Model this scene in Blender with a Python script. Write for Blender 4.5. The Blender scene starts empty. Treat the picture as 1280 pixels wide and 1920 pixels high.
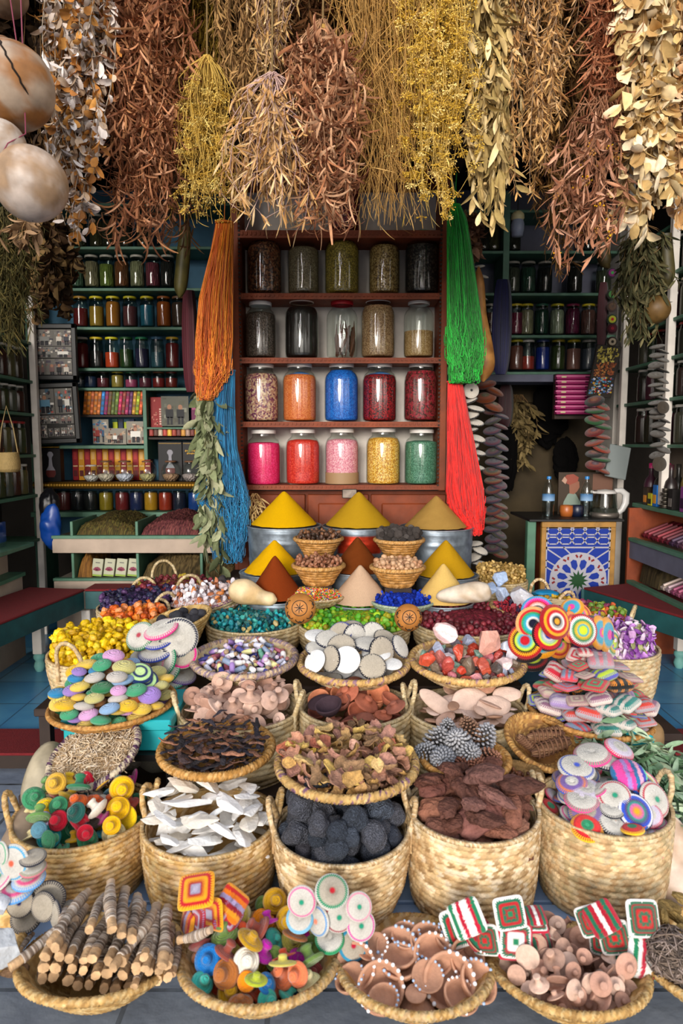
import bpy, math, random
import numpy as np
from mathutils import Vector, Matrix, Euler

scene = bpy.context.scene
COL = scene.collection
PI = math.pi
R_ = math.radians

# ---------------------------------------------------------------- camera
FPX, CZ, PITCH = 1280.0, 1.32, R_(5.8)
cam_data = bpy.data.cameras.new('camera')
cam = bpy.data.objects.new('camera', cam_data)
COL.objects.link(cam)
cam.location = (0, 0, CZ)
cam.rotation_euler = (R_(90) - PITCH, 0, 0)
cam_data.sensor_fit = 'VERTICAL'
cam_data.sensor_height = 36.0
cam_data.lens = 24.0
cam_data.clip_start = 0.05
cam_data.dof.use_dof = True
cam_data.dof.focus_distance = 2.9
cam_data.dof.aperture_fstop = 4.5
scene.camera = cam

# ---------------------------------------------------------------- world: overcast sky over the lane
world = bpy.data.worlds.new('sky')
scene.world = world
world.use_nodes = True
wn, wl = world.node_tree.nodes, world.node_tree.links
wn.clear()
w_out = wn.new('ShaderNodeOutputWorld')
w_bg = wn.new('ShaderNodeBackground')
w_tc = wn.new('ShaderNodeTexCoord')
w_sep = wn.new('ShaderNodeSeparateXYZ')
w_ramp = wn.new('ShaderNodeValToRGB')
w_map = wn.new('ShaderNodeMapRange')
wl.new(w_tc.outputs['Generated'], w_sep.inputs[0])
wl.new(w_sep.outputs['Z'], w_map.inputs['Value'])
w_map.inputs['From Min'].default_value = -0.2
w_map.inputs['From Max'].default_value = 1.0
wl.new(w_map.outputs[0], w_ramp.inputs[0])
e = w_ramp.color_ramp.elements
e[0].position = 0.10; e[0].color = (0.30, 0.28, 0.26, 1)
e[1].position = 1.0; e[1].color = (0.80, 0.92, 1.15, 1)
k = w_ramp.color_ramp.elements.new(0.25); k.color = (2.5, 2.3, 2.08, 1)
k = w_ramp.color_ramp.elements.new(0.50); k.color = (1.15, 1.10, 1.05, 1)
w_at = wn.new('ShaderNodeMath'); w_at.operation = 'ARCTAN2'
w_ng = wn.new('ShaderNodeMath'); w_ng.operation = 'MULTIPLY'; w_ng.inputs[1].default_value = -1
wl.new(w_sep.outputs['Y'], w_ng.inputs[0]); wl.new(w_sep.outputs['X'], w_at.inputs[0]); wl.new(w_ng.outputs[0], w_at.inputs[1])
w_m2 = wn.new('ShaderNodeMapRange'); w_m2.inputs[1].default_value = -1.5; w_m2.inputs[2].default_value = 1.5
wl.new(w_at.outputs[0], w_m2.inputs[0])
w_r2 = wn.new('ShaderNodeValToRGB')           # bright and dim bands like house fronts, shaped to streak the jar reflections
el = w_r2.color_ramp.elements; el[0].position = 0; el[1].position = 1
el[0].color = el[1].color = (.9, .9, .9, 1)
for p_, v_ in ((.30, .6), (.33, 1.5), (.38, .5), (.455, .5), (.465, 4.2), (.50, 3.6), (.505, .7), (.525, .7), (.53, 4.0), (.55, 4.0), (.56, .6), (.66, .6), (.67, 2.6), (.69, .7)):
    q_ = el.new(p_); q_.color = (v_, v_, v_, 1)
wl.new(w_m2.outputs[0], w_r2.inputs[0])
w_m3 = wn.new('ShaderNodeMapRange'); w_m3.inputs[1].default_value = .25; w_m3.inputs[2].default_value = .45; w_m3.inputs[3].default_value = 1; w_m3.inputs[4].default_value = 0
wl.new(w_sep.outputs['Z'], w_m3.inputs[0])
w_mx = wn.new('ShaderNodeMix'); w_mx.data_type = 'RGBA'; w_mx.inputs[6].default_value = (1, 1, 1, 1)
wl.new(w_m3.outputs[0], w_mx.inputs[0]); wl.new(w_r2.outputs[0], w_mx.inputs[7])
w_mu = wn.new('ShaderNodeMix'); w_mu.data_type = 'RGBA'; w_mu.blend_type = 'MULTIPLY'; w_mu.inputs[0].default_value = 1
wl.new(w_ramp.outputs[0], w_mu.inputs[6]); wl.new(w_mx.outputs[2], w_mu.inputs[7])
wl.new(w_mu.outputs[2], w_bg.inputs[0])
w_bg.inputs[1].default_value = 1.0
wl.new(w_bg.outputs[0], w_out.inputs[0])

sun_data = bpy.data.lights.new('sun', 'SUN')
sun_data.energy = 2.7
sun_data.angle = R_(22)
sun_data.color = (1.0, 0.94, 0.86)
sun = bpy.data.objects.new('sun', sun_data)
COL.objects.link(sun)
sun.rotation_euler = (R_(78), 0, R_(-14))     # soft light from the street, low over the viewer's left shoulder

scene.view_settings.view_transform = 'Standard'
scene.view_settings.look = 'None'
scene.view_settings.gamma = 1.0
scene.view_settings.exposure = 0.15
scene.view_settings.use_curve_mapping = False
scene.cycles.use_denoising = True
scene.cycles.max_bounces = 6
scene.cycles.transparent_max_bounces = 12
scene.cycles.diffuse_bounces = 3
scene.cycles.glossy_bounces = 3
scene.cycles.caustics_reflective = False
scene.cycles.caustics_refractive = False
scene.cycles.sample_clamp_indirect = 6.0

# ---------------------------------------------------------------- helpers
CP, SP = math.cos(PITCH), math.sin(PITCH)
def P(px, py, Y):
    """the point on the vertical plane y=Y seen at a pixel of the 1280x1920 frame"""
    u, v = (px - 640) / FPX, (py - 960) / FPX
    dy, dz = CP - v * SP, -SP - v * CP
    t = Y / dy
    return Vector((u * t, Y, CZ + dz * t))
def G(px, py, z):
    u, v = (px - 640) / FPX, (py - 960) / FPX
    dy, dz = CP - v * SP, -SP - v * CP
    t = (z - CZ) / dz
    return Vector((u * t, dy * t, z))
def S(px, py, Y):
    """metres per pixel there"""
    v = (py - 960) / FPX
    return Y / (CP - v * SP) / FPX
def project(p):
    x, y, z = p[0], p[1], p[2] - CZ
    d = y * CP - z * SP
    return 640 + FPX * x / d, 960 - FPX * (y * SP + z * CP) / d

def hx(h):
    return tuple(((int(h[i:i+2], 16) / 255.0 + 0.055) / 1.055) ** 2.4 if int(h[i:i+2], 16) > 10 else int(h[i:i+2], 16) / 255.0 / 12.92 for i in (0, 2, 4))
def A(c):
    return np.array(hx(c) if isinstance(c, str) else c, dtype=float)
def lerp(a, b, t): return a + (b - a) * t

class MB:
    """collects geometry for ONE mesh"""
    def __init__(s):
        s.V, s.C, s.F, s.n = [], [], [], 0
    def raw(s, V, F, c=(1, 1, 1)):
        V = np.asarray(V, dtype=float).reshape(-1, 3)
        c = A(c) if isinstance(c, str) else np.asarray(c, dtype=float)
        if c.ndim == 1: c = np.broadcast_to(c, (len(V), 3))
        s.V.append(V); s.C.append(c.reshape(-1, 3)); F = np.asarray(F, dtype=np.int64)
        s.F.append(F + s.n); s.n += len(V)
        return s
    def grid(s, V, c=(1, 1, 1), wu=False, wv=False):
        """V (a,b,3); wu wraps first axis, wv second"""
        V = np.asarray(V, dtype=float); a, b = V.shape[:2]
        i = np.arange(a if wu else a - 1); j = np.arange(b if wv else b - 1)
        I, J = np.meshgrid(i, j, indexing='ij')
        I2, J2 = (I + 1) % a, (J + 1) % b
        F = np.stack([I * b + J, I2 * b + J, I2 * b + J2, I * b + J2], -1).reshape(-1, 4)
        if not isinstance(c, str):
            c = np.asarray(c, dtype=float)
            if c.ndim == 2: c = np.broadcast_to(c[:, None, :], V.shape)
        return s.raw(V.reshape(-1, 3), F, c if isinstance(c, str) or c.ndim == 1 else c.reshape(-1, 3))
    def xf(s, M, start=0):
        M = np.array(M)
        for k in range(start, len(s.V)):
            s.V[k] = s.V[k] @ M[:3, :3].T + M[:3, 3]
        return s
    def lathe(s, prof, seg=32, c=(1, 1, 1), o=(0, 0, 0), M=None):
        prof = np.asarray(prof, dtype=float)
        th = np.linspace(0, 2 * PI, seg, endpoint=False)
        V = np.stack([prof[:, :1] * np.cos(th), prof[:, :1] * np.sin(th), np.repeat(prof[:, 1:2], seg, 1)], -1)
        V = V[:, ::-1]
        V = V + np.array(o)
        if M is not None:
            M = np.array(M); V = V @ M[:3, :3].T + M[:3, 3]
        return s.grid(V, c, wv=True)
    def box(s, c0, size, col=(1, 1, 1), M=None, bev=0.0):
        x, y, z = (k / 2 for k in size)
        if bev <= 0:
            V = np.array([[sx * x, sy * y, sz * z] for sx in (-1, 1) for sy in (-1, 1) for sz in (-1, 1)])
            F = [[0, 1, 3, 2], [4, 6, 7, 5], [0, 4, 5, 1], [2, 3, 7, 6], [0, 2, 6, 4], [1, 5, 7, 3]]
        else:
            b = min(bev, x * .9, y * .9, z * .9); V = []; idx = {}
            for sx in (-1, 1):
                for sy in (-1, 1):
                    for sz in (-1, 1):
                        for a in range(3):
                            q = [sx * (x - b), sy * (y - b), sz * (z - b)]; q[a] += (sx, sy, sz)[a] * b
                            idx[(sx, sy, sz, a)] = len(V); V.append(q)
            F = []
            for a in range(3):
                o1, o2 = [k for k in range(3) if k != a]
                for sg in (-1, 1):
                    cc = []
                    for p1, p2 in ((-1, -1), (1, -1), (1, 1), (-1, 1)):
                        t = [0, 0, 0]; t[a] = sg; t[o1] = p1; t[o2] = p2
                        cc.append(idx[(t[0], t[1], t[2], a)])
                    flip = (sg > 0) == (a == 1)
                    F.append(cc[::-1] if flip else cc)
                for p1 in (-1, 1):
                    for p2 in (-1, 1):
                        t = [0, 0, 0]; t[o1] = p1; t[o2] = p2; q = []
                        for sg, ax in ((-1, o1), (-1, o2), (1, o2), (1, o1)):
                            t[a] = sg; q.append(idx[(t[0], t[1], t[2], ax)])
                        F.append(q)
            T = [[idx[(sx, sy, sz, 0)], idx[(sx, sy, sz, 1)], idx[(sx, sy, sz, 2)], idx[(sx, sy, sz, 2)]] for sx in (-1, 1) for sy in (-1, 1) for sz in (-1, 1)]
            F = F + T; V = np.array(V)
        if M is not None: V = V @ np.array(M)[:3, :3].T
        return s.raw(V + np.array(c0), F, col)
    def tube(s, pts, r, seg=8, c=(1, 1, 1), cap=True, loop=False, twist=0, relief=0.0, strands=2, oval=1.0):
        pts = np.asarray(pts, dtype=float); n = len(pts)
        r = np.broadcast_to(np.asarray(r, dtype=float), (n,))
        if loop: T = np.roll(pts, -1, 0) - np.roll(pts, 1, 0)
        else: T = np.gradient(pts, axis=0)
        T /= np.linalg.norm(T, axis=1)[:, None] + 1e-12
        up = np.array([0, 0, 1.]) if abs(T[0][2]) < .9 else np.array([1., 0, 0])
        N = np.zeros_like(T); nrm = np.cross(T[0], up); nrm /= np.linalg.norm(nrm); N[0] = nrm
        for k in range(1, n):
            nn = N[k - 1] - T[k] * (N[k - 1] @ T[k]); N[k] = nn / (np.linalg.norm(nn) + 1e-12)
        B = np.cross(T, N)
        th = np.linspace(0, 2 * PI, seg, endpoint=False)[None, :]
        ph = (np.arange(n) / n * twist * 2 * PI)[:, None]
        rr = r[:, None] * (1 + relief * (np.abs(np.sin(strands * .5 * (th + ph))) - .6))
        V = pts[:, None] + N[:, None] * (rr * np.cos(th))[..., None] + B[:, None] * (rr * oval * np.sin(th))[..., None]
        if not isinstance(c, str):
            c = np.asarray(c, dtype=float)
            if c.ndim == 1 and relief > 0:
                c = c * (1 + .35 * (np.abs(np.sin(strands * .5 * (th + ph))) - .6))[..., None]  # grooves between strands darkened in the colour, shading the relief
        s.grid(V, c, wu=loop, wv=True)
        if cap and not loop:
            cl = np.asarray(A(c) if isinstance(c, str) else c); c0 = cl if cl.ndim == 1 else cl[0].reshape(-1, 3)[0]; c1 = cl if cl.ndim == 1 else cl[-1].reshape(-1, 3)[0]
            for end, cc in ((0, c0), (-1, c1)):
                Vc = np.vstack([V[end], pts[end][None]]); m = seg
                F = [[i, (i + 1) % m, m, m] if end == -1 else [(i + 1) % m, i, m, m] for i in range(m)]
                s.raw(Vc, F, cc)
        return s
    def strands(s, Pth, r, c, k=3):
        """Pth (n,m,3) thin fibres, r scalar or (n,1) or (n,m), c (n,3)"""
        Pth = np.asarray(Pth, dtype=float); n, m = Pth.shape[:2]
        T = np.gradient(Pth, axis=1); T /= np.linalg.norm(T, axis=2)[..., None] + 1e-12
        up = np.where(np.abs(T[..., 2:3]) < .8, np.array([0, 0, 1.]), np.array([0, 1., .2]))
        N = np.cross(T, up); N /= np.linalg.norm(N, axis=2)[..., None] + 1e-12
        B = np.cross(T, N)
        th = np.linspace(0, 2 * PI, k, endpoint=False)
        r = np.broadcast_to(np.asarray(r, dtype=float), (n, m))
        V = Pth[:, :, None] + (N[:, :, None] * np.cos(th)[:, None] + B[:, :, None] * np.sin(th)[:, None]) * r[:, :, None, None]
        i = np.arange(n)[:, None, None]; a = np.arange(m - 1)[None, :, None]; b = np.arange(k)[None, None, :]
        base = i * m * k
        F = np.stack([base + a * k + b, base + (a + 1) * k + b, base + (a + 1) * k + (b + 1) % k, base + a * k + (b + 1) % k], -1).reshape(-1, 4)
        c = np.asarray(c, dtype=float)
        C = np.broadcast_to(c.reshape(-1, 1, 1, 3) if c.ndim > 1 else c, (n, m, k, 3))
        return s.raw(V.reshape(-1, 3), F, C.reshape(-1, 3))
    def leaves(s, p, d, L, W, c, curl=0.0, seg=4, rng=None, shape='leaf', nrm=None, fold=.25):
        """p,d (n,3) base and direction; L,W (n,); bent two-sided leaves with a folded midrib"""
        rng = rng or np.random.default_rng(1)
        p = np.asarray(p, dtype=float); n = len(p); d = d / (np.linalg.norm(d, axis=1)[:, None] + 1e-12)
        q = rng.normal(size=(n, 3)) if nrm is None else nrm + rng.normal(size=(n, 3)) * .3
        N = q - d * (q * d).sum(1)[:, None]; N /= np.linalg.norm(N, axis=1)[:, None] + 1e-12
        Sd = np.cross(d, N)
        t = np.linspace(0, 1, seg + 1)
        w = {'leaf': np.sin(PI * np.clip(t * .92 + .05, 0, 1)) ** .8, 'round': np.sqrt(np.clip(1 - (2 * t - 1) ** 2, 0, 1)) * .98 + .02,
             'ribbon': np.sin(PI * (t * .8 + .15)) ** .4, 'heart': np.clip(1.6 * np.sqrt(t + .02) * (1 - t) ** .6, 0, 1)}[shape]
        L = np.broadcast_to(L, (n,)); W = np.broadcast_to(W, (n,))
        cu = np.broadcast_to(curl, (n,)) * (1 if nrm is not None else rng.choice([-1, 1], n))
        a = cu[:, None] * t[None]
        step = L[:, None] / seg
        along = np.concatenate([np.zeros((n, 1)), np.cumsum(np.cos(a[:, 1:]) * step, 1)], 1)
        off = np.concatenate([np.zeros((n, 1)), np.cumsum(np.sin(a[:, 1:]) * step, 1)], 1)
        mid = p[:, None] + d[:, None] * along[..., None] + N[:, None] * off[..., None]
        hw = (W[:, None] * w[None] * .5)[..., None]
        lift = N[:, None] * hw * fold * 2
        V = np.stack([mid - Sd[:, None] * hw + lift, mid, mid + Sd[:, None] * hw + lift], 2)   # n, seg+1, 3, 3
        i = np.arange(n)[:, None, None]; aa = np.arange(seg)[None, :, None]; b = np.arange(2)[None, None, :]
        base = i * (seg + 1) * 3
        F = np.stack([base + aa * 3 + b, base + aa * 3 + b + 1, base + (aa + 1) * 3 + b + 1, base + (aa + 1) * 3 + b], -1).reshape(-1, 4)
        c = np.asarray(c, dtype=float)
        C = np.broadcast_to(c.reshape(-1, 1, 1, 3) if c.ndim > 1 else c, (n, seg + 1, 3, 3))
        return s.raw(V.reshape(-1, 3), F, C.reshape(-1, 3))
    def blob(s, R, sub=2, amp=.15, seed=0, c=(1, 1, 1), o=(0, 0, 0), freq=1.6, flat=False, M=None, power=1.0):
        V, F = ico(sub)
        V = V.copy()
        if power != 1.0: V = np.sign(V) * np.abs(V) ** power
        nz = wobble(V * freq, seed)
        V = V * (1 + amp * nz)[:, None] * np.array(R)
        if M is not None: V = V @ np.array(M)[:3, :3].T
        c = np.asarray(A(c) if isinstance(c, str) else c, dtype=float)
        return s.raw(V + np.array(o), F, c)
    def balls(s, pts, r, c, sub=0):
        V0, F0 = ico(sub); pts = np.asarray(pts); n = len(pts); r = np.broadcast_to(r, (n,))
        V = pts[:, None] + V0[None] * r[:, None, None]
        F = F0[None] + (np.arange(n) * len(V0))[:, None, None]
        c = np.asarray(c, dtype=float); C = np.broadcast_to(c.reshape(-1, 1, 3) if c.ndim > 1 else c, V.shape)
        return s.raw(V.reshape(-1, 3), F.reshape(-1, F0.shape[1]), C.reshape(-1, 3))
    def mesh(s, name, mat=None, smooth=True):
        me = bpy.data.meshes.new(name)
        V = np.vstack(s.V); C = np.vstack(s.C)
        Q, T = [], []
        for F in s.F:
            if F.shape[1] == 3: T.append(F)
            else:
                deg = F[:, 2] == F[:, 3]
                if deg.any(): T.append(F[deg][:, :3])
                if (~deg).any(): Q.append(F[~deg])
        Q = np.vstack(Q) if Q else np.zeros((0, 4), int); T = np.vstack(T) if T else np.zeros((0, 3), int)
        me.vertices.add(len(V)); me.vertices.foreach_set('co', V.astype(np.float32).ravel())
        nl = Q.size + T.size
        me.loops.add(nl); me.loops.foreach_set('vertex_index', np.concatenate([Q.ravel(), T.ravel()]).astype(np.int32))
        npoly = len(Q) + len(T); me.polygons.add(npoly)
        starts = np.concatenate([np.arange(len(Q)) * 4, Q.size + np.arange(len(T)) * 3]).astype(np.int32)
        me.polygons.foreach_set('loop_start', starts)
        me.polygons.foreach_set('use_smooth', np.full(npoly, bool(smooth)))
        at = me.color_attributes.new('Col', 'FLOAT_COLOR', 'POINT')
        at.data.foreach_set('color', np.hstack([np.clip(C, 0, 4), np.ones((len(C), 1))]).astype(np.float32).ravel())
        me.update(calc_edges=True); me.validate()
        if mat is not None: me.materials.append(mat)
        return me
    def build(s, name, mat=None, parent=None, smooth=True, loc=None):
        return obj(name, s.mesh(name, mat, smooth), parent, loc)

def obj(name, me, parent=None, loc=None, rot=None, color=None, scale=None):
    o = bpy.data.objects.new(name, me); COL.objects.link(o)
    if parent is not None: o.parent = parent
    if loc is not None: o.location = loc
    if rot is not None:
        if isinstance(rot, Matrix): o.rotation_euler = rot.to_euler()
        else: o.rotation_euler = rot
    if color is not None: c = A(color); o.color = (c[0], c[1], c[2], 1)
    if scale is not None: o.scale = (scale,) * 3 if np.isscalar(scale) else scale
    return o
def tag(o, label=None, cat=None, group=None, kind=None):
    if label: o['label'] = label
    if cat: o['category'] = cat
    if group: o['group'] = group
    if kind: o['kind'] = kind
    return o
def thing(name, label, cat, loc=(0, 0, 0), rot=(0, 0, 0), group=None):
    o = bpy.data.objects.new(name, None); COL.objects.link(o)
    o.empty_display_size = .05
    o.location = loc; o.rotation_euler = rot.to_euler() if isinstance(rot, Matrix) else rot
    return tag(o, label, cat, group)
def structure(o): o['kind'] = 'structure'; return o
def copy_tree(o, parent=None):
    c = o.copy(); COL.objects.link(c); c.parent = parent
    for ch in list(o.children): copy_tree(ch, c)
    return c

_ico = {}
def ico(sub):
    if sub in _ico: return _ico[sub]
    t = (1 + 5 ** .5) / 2
    V = [(-1, t, 0), (1, t, 0), (-1, -t, 0), (1, -t, 0), (0, -1, t), (0, 1, t), (0, -1, -t), (0, 1, -t), (t, 0, -1), (t, 0, 1), (-t, 0, -1), (-t, 0, 1)]
    F = [(0, 11, 5), (0, 5, 1), (0, 1, 7), (0, 7, 10), (0, 10, 11), (1, 5, 9), (5, 11, 4), (11, 10, 2), (10, 7, 6), (7, 1, 8), (3, 9, 4), (3, 4, 2), (3, 2, 6), (3, 6, 8), (3, 8, 9), (4, 9, 5), (2, 4, 11), (6, 2, 10), (8, 6, 7), (9, 8, 1)]
    V = [np.array(v) / np.linalg.norm(v) for v in V]
    for _ in range(sub):
        cache = {}; NF = []
        def mid(a, b):
            kk = (min(a, b), max(a, b))
            if kk not in cache:
                m = V[a] + V[b]; V.append(m / np.linalg.norm(m)); cache[kk] = len(V) - 1
            return cache[kk]
        for a, b, c in F:
            ab, bc, ca = mid(a, b), mid(b, c), mid(c, a)
            NF += [(a, ab, ca), (b, bc, ab), (c, ca, bc), (ab, bc, ca)]
        F = NF
    _ico[sub] = (np.array(V), np.array(F)); return _ico[sub]
def wobble(X, seed=0, octaves=3):
    """cheap smooth noise, about -1..1"""
    rg = np.random.default_rng(seed + 977); out = np.zeros(X.shape[:-1]); amp = 1; tot = 0
    for o in range(octaves):
        acc = 0
        for _ in range(3):
            k = rg.normal(size=3) * (1.6 * 2 ** o); acc = acc + np.sin(X @ k + rg.uniform(0, 6.28))
        out += amp * acc / 2; tot += amp; amp *= .5
    return out / tot
def rnd_rot(rg, tilt=PI):
    return Euler((rg.uniform(-tilt, tilt), rg.uniform(-tilt, tilt), rg.uniform(0, 2 * PI)))
def face_rot(n, spin=0.0):
    """rotation taking local +Z to direction n"""
    n = Vector(n).normalized()
    return (n.to_track_quat('Z', 'Y').to_matrix() @ Matrix.Rotation(spin, 3, 'Z'))

# ---------------------------------------------------------------- materials
def mat(name, base='vcol', rough=.8, var=0.0, vscale=20.0, rvar=0.0, bump=None, metal=0.0, spec=.5, sheen=0.0, trans=0.0, two=None, twoscale=30, zs=1.0, sss=0.0, coat=0.0, emit=0):
    m = bpy.data.materials.new(name); m.use_nodes = True
    nt = m.node_tree; N, L = nt.nodes, nt.links
    b = N['Principled BSDF']
    tc = N.new('ShaderNodeTexCoord')
    if base == 'vcol':
        a = N.new('ShaderNodeAttribute'); a.attribute_name = 'Col'; col = a.outputs['Color']
    elif base == 'obj':
        a = N.new('ShaderNodeObjectInfo'); col = a.outputs['Color']
    elif base == 'vobj':
        a = N.new('ShaderNodeAttribute'); a.attribute_name = 'Col'
        a2 = N.new('ShaderNodeObjectInfo')
        mx = N.new('ShaderNodeMix'); mx.data_type = 'RGBA'; mx.blend_type = 'MULTIPLY'; mx.inputs[0].default_value = 1
        L.new(a.outputs['Color'], mx.inputs[6]); L.new(a2.outputs['Color'], mx.inputs[7]); col = mx.outputs[2]
    else:
        a = N.new('ShaderNodeRGB'); c = A(base); a.outputs[0].default_value = (c[0], c[1], c[2], 1); col = a.outputs[0]
    if two:                                # speckles of further colours
        vo = N.new('ShaderNodeTexVoronoi'); vo.inputs['Scale'].default_value = twoscale
        mp = N.new('ShaderNodeMapping'); mp.inputs['Scale'].default_value = (1, 1, zs)
        L.new(tc.outputs['Object'], mp.inputs[0]); L.new(mp.outputs[0], vo.inputs['Vector'])
        sp = N.new('ShaderNodeSeparateColor'); L.new(vo.outputs['Color'], sp.inputs[0])
        rp = N.new('ShaderNodeValToRGB'); rp.color_ramp.interpolation = 'CONSTANT'
        cols = two
        for i, cc in enumerate(cols):
            el = rp.color_ramp.elements[i] if i < 2 else rp.color_ramp.elements.new(i / len(cols))
            el.position = i / len(cols); cc = A(cc); el.color = (cc[0], cc[1], cc[2], 1)
        L.new(sp.outputs[0], rp.inputs[0]); col = rp.outputs[0]
    if var > 0:
        nz = N.new('ShaderNodeTexNoise'); nz.inputs['Scale'].default_value = vscale; nz.inputs['Detail'].default_value = 4
        L.new(tc.outputs['Object'], nz.inputs['Vector'])
        mr = N.new('ShaderNodeMapRange'); mr.inputs[1].default_value = .3; mr.inputs[2].default_value = .7
        mr.inputs[3].default_value = 1 - var; mr.inputs[4].default_value = 1 + var
        L.new(nz.outputs[0], mr.inputs[0])
        mx = N.new('ShaderNodeMix'); mx.data_type = 'RGBA'; mx.blend_type = 'MULTIPLY'; mx.inputs[0].default_value = 1
        L.new(col, mx.inputs[6]); L.new(mr.outputs[0], mx.inputs[7]); col = mx.outputs[2]
    if rvar > 0:
        oi = N.new('ShaderNodeObjectInfo')
        mr = N.new('ShaderNodeMapRange'); mr.inputs[3].default_value = 1 - rvar; mr.inputs[4].default_value = 1 + rvar
        L.new(oi.outputs['Random'], mr.inputs[0])
        mx = N.new('ShaderNodeMix'); mx.data_type = 'RGBA'; mx.blend_type = 'MULTIPLY'; mx.inputs[0].default_value = 1
        L.new(col, mx.inputs[6]); L.new(mr.outputs[0], mx.inputs[7]); col = mx.outputs[2]
    L.new(col, b.inputs['Base Color'])
    b.inputs['Roughness'].default_value = rough
    b.inputs['Metallic'].default_value = metal
    b.inputs['Specular IOR Level'].default_value = spec
    if sheen: b.inputs['Sheen Weight'].default_value = sheen; b.inputs['Sheen Roughness'].default_value = .5
    if coat: b.inputs['Coat Weight'].default_value = coat
    if sss: b.inputs['Subsurface Weight'].default_value = sss; b.inputs['Subsurface Radius'].default_value = (.02, .015, .01)
    if trans: b.inputs['Transmission Weight'].default_value = trans
    if bump:
        kind, sc, st = bump
        if kind == 'noise':
            t = N.new('ShaderNodeTexNoise'); t.inputs['Detail'].default_value = 6; out = t.outputs[0]
        elif kind == 'pits':
            t = N.new('ShaderNodeTexVoronoi'); out = t.outputs['Distance']
        elif kind == 'wave':
            t = N.new('ShaderNodeTexWave'); t.bands_direction = 'Z'; t.inputs['Distortion'].default_value = 2; out = t.outputs['Fac']
        t.inputs['Scale'].default_value = sc
        L.new(tc.outputs['Object'], t.inputs['Vector'])
        bp = N.new('ShaderNodeBump'); bp.inputs['Strength'].default_value = st; bp.inputs['Distance'].default_value = .01
        L.new(out, bp.inputs['Height']); L.new(bp.outputs[0], b.inputs['Normal'])
    m.diffuse_color = (.5, .5, .5, 1)
    return m

def glass_mat(name, tint=(.93, .97, .95), ior=1.5, boost=1.0):
    m = bpy.data.materials.new(name); m.use_nodes = True
    N, L = m.node_tree.nodes, m.node_tree.links; N.clear()
    out = N.new('ShaderNodeOutputMaterial'); mx = N.new('ShaderNodeMixShader')
    tr = N.new('ShaderNodeBsdfTransparent'); tr.inputs[0].default_value = (*tint, 1)
    gl = N.new('ShaderNodeBsdfGlossy'); gl.inputs['Roughness'].default_value = .04
    lw = N.new('ShaderNodeLayerWeight'); lw.inputs[0].default_value = .5
    pw = N.new('ShaderNodeMath'); pw.operation = 'POWER'; pw.inputs[1].default_value = 4
    ma = N.new('ShaderNodeMath'); ma.operation = 'MULTIPLY_ADD'; ma.inputs[1].default_value = .85; ma.inputs[2].default_value = .05 * boost; ma.use_clamp = True
    L.new(lw.outputs['Facing'], pw.inputs[0]); L.new(pw.outputs[0], ma.inputs[0]); L.new(ma.outputs[0], mx.inputs[0])
    L.new(tr.outputs[0], mx.inputs[1]); L.new(gl.outputs[0], mx.inputs[2]); L.new(mx.outputs[0], out.inputs[0])
    return m

M_GLASS = glass_mat('jar_glass', (.94, .98, .96), 1.5, 1.3)
M_GLASSD = glass_mat('shade_tinted_glass', (.62, .70, .66), 1.5, 1.0)  # tinted darker, putting the shade of the back shelves into the glass colour
M_STRAW = mat('braided_palm_straw', 'vcol', .75, var=.12, vscale=60, bump=('noise', 180, .35), spec=.3)
M_WOOL = mat('crochet_wool', 'vcol', .95, var=.10, vscale=9, bump=('noise', 22, .5), sheen=.3, spec=.1)
M_WOOLO = mat('crochet_wool_plain', 'vobj', .95, var=.10, vscale=8, bump=('wave', 7, .5), sheen=.3, spec=.1)
M_YARN = mat('rayon_yarn', 'vcol', .5, spec=.4, sheen=.2)
M_DRY = mat('dried_plant', 'vcol', .8, var=.15, vscale=60, spec=.25)
M_STONE = mat('stone_matte', 'vobj', .85, var=.25, vscale=2.5, rvar=.15, bump=('noise', 5, .6), spec=.3)
M_LAVA = mat('lava_rock', 'obj', .9, var=.35, vscale=7, rvar=.3, bump=('pits', 11, 1.0), spec=.3)
M_CHALK = mat('chalky_white', 'vobj', .7, var=.06, vscale=3, rvar=.06, bump=('noise', 5, .35), spec=.3)
M_CLAY = mat('fired_clay', 'vobj', .85, var=.12, vscale=2.5, rvar=.12, bump=('noise', 9, .25), spec=.25)
M_BARK = mat('bark_wood', 'vobj', .8, var=.3, vscale=3, rvar=.2, bump=('noise', 5, 1.0), spec=.3)
M_SEED = mat('seeds_and_stones', 'vobj', .5, var=.2, vscale=2, rvar=.25, spec=.5)
M_CRYST = mat('rough_crystal', 'vobj', .25, var=.18, vscale=1.8, rvar=.12, spec=.6, sss=.15, bump=('noise', 3, .4))
M_GOURD = mat('gourd_skin', 'vcol', .5, var=.22, vscale=22, spec=.4, bump=('noise', 14, .25))
M_VC = mat('painted', 'vcol', .6, spec=.4)
M_VCG = mat('glossy_print', 'vcol', .5, spec=.25)
M_PLAST = mat('plastic', 'vcol', .35, spec=.5)
M_ZINC = mat('galvanised_zinc', 'vcol', .42, var=.4, vscale=18, metal=.7, bump=('noise', 30, .15))
M_OBJ = mat('plain_colour', 'obj', .5, spec=.4)
M_POWDER = mat('ground_spice', 'vcol', .95, var=.07, vscale=250, bump=('noise', 500, .5), spec=.1)
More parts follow.
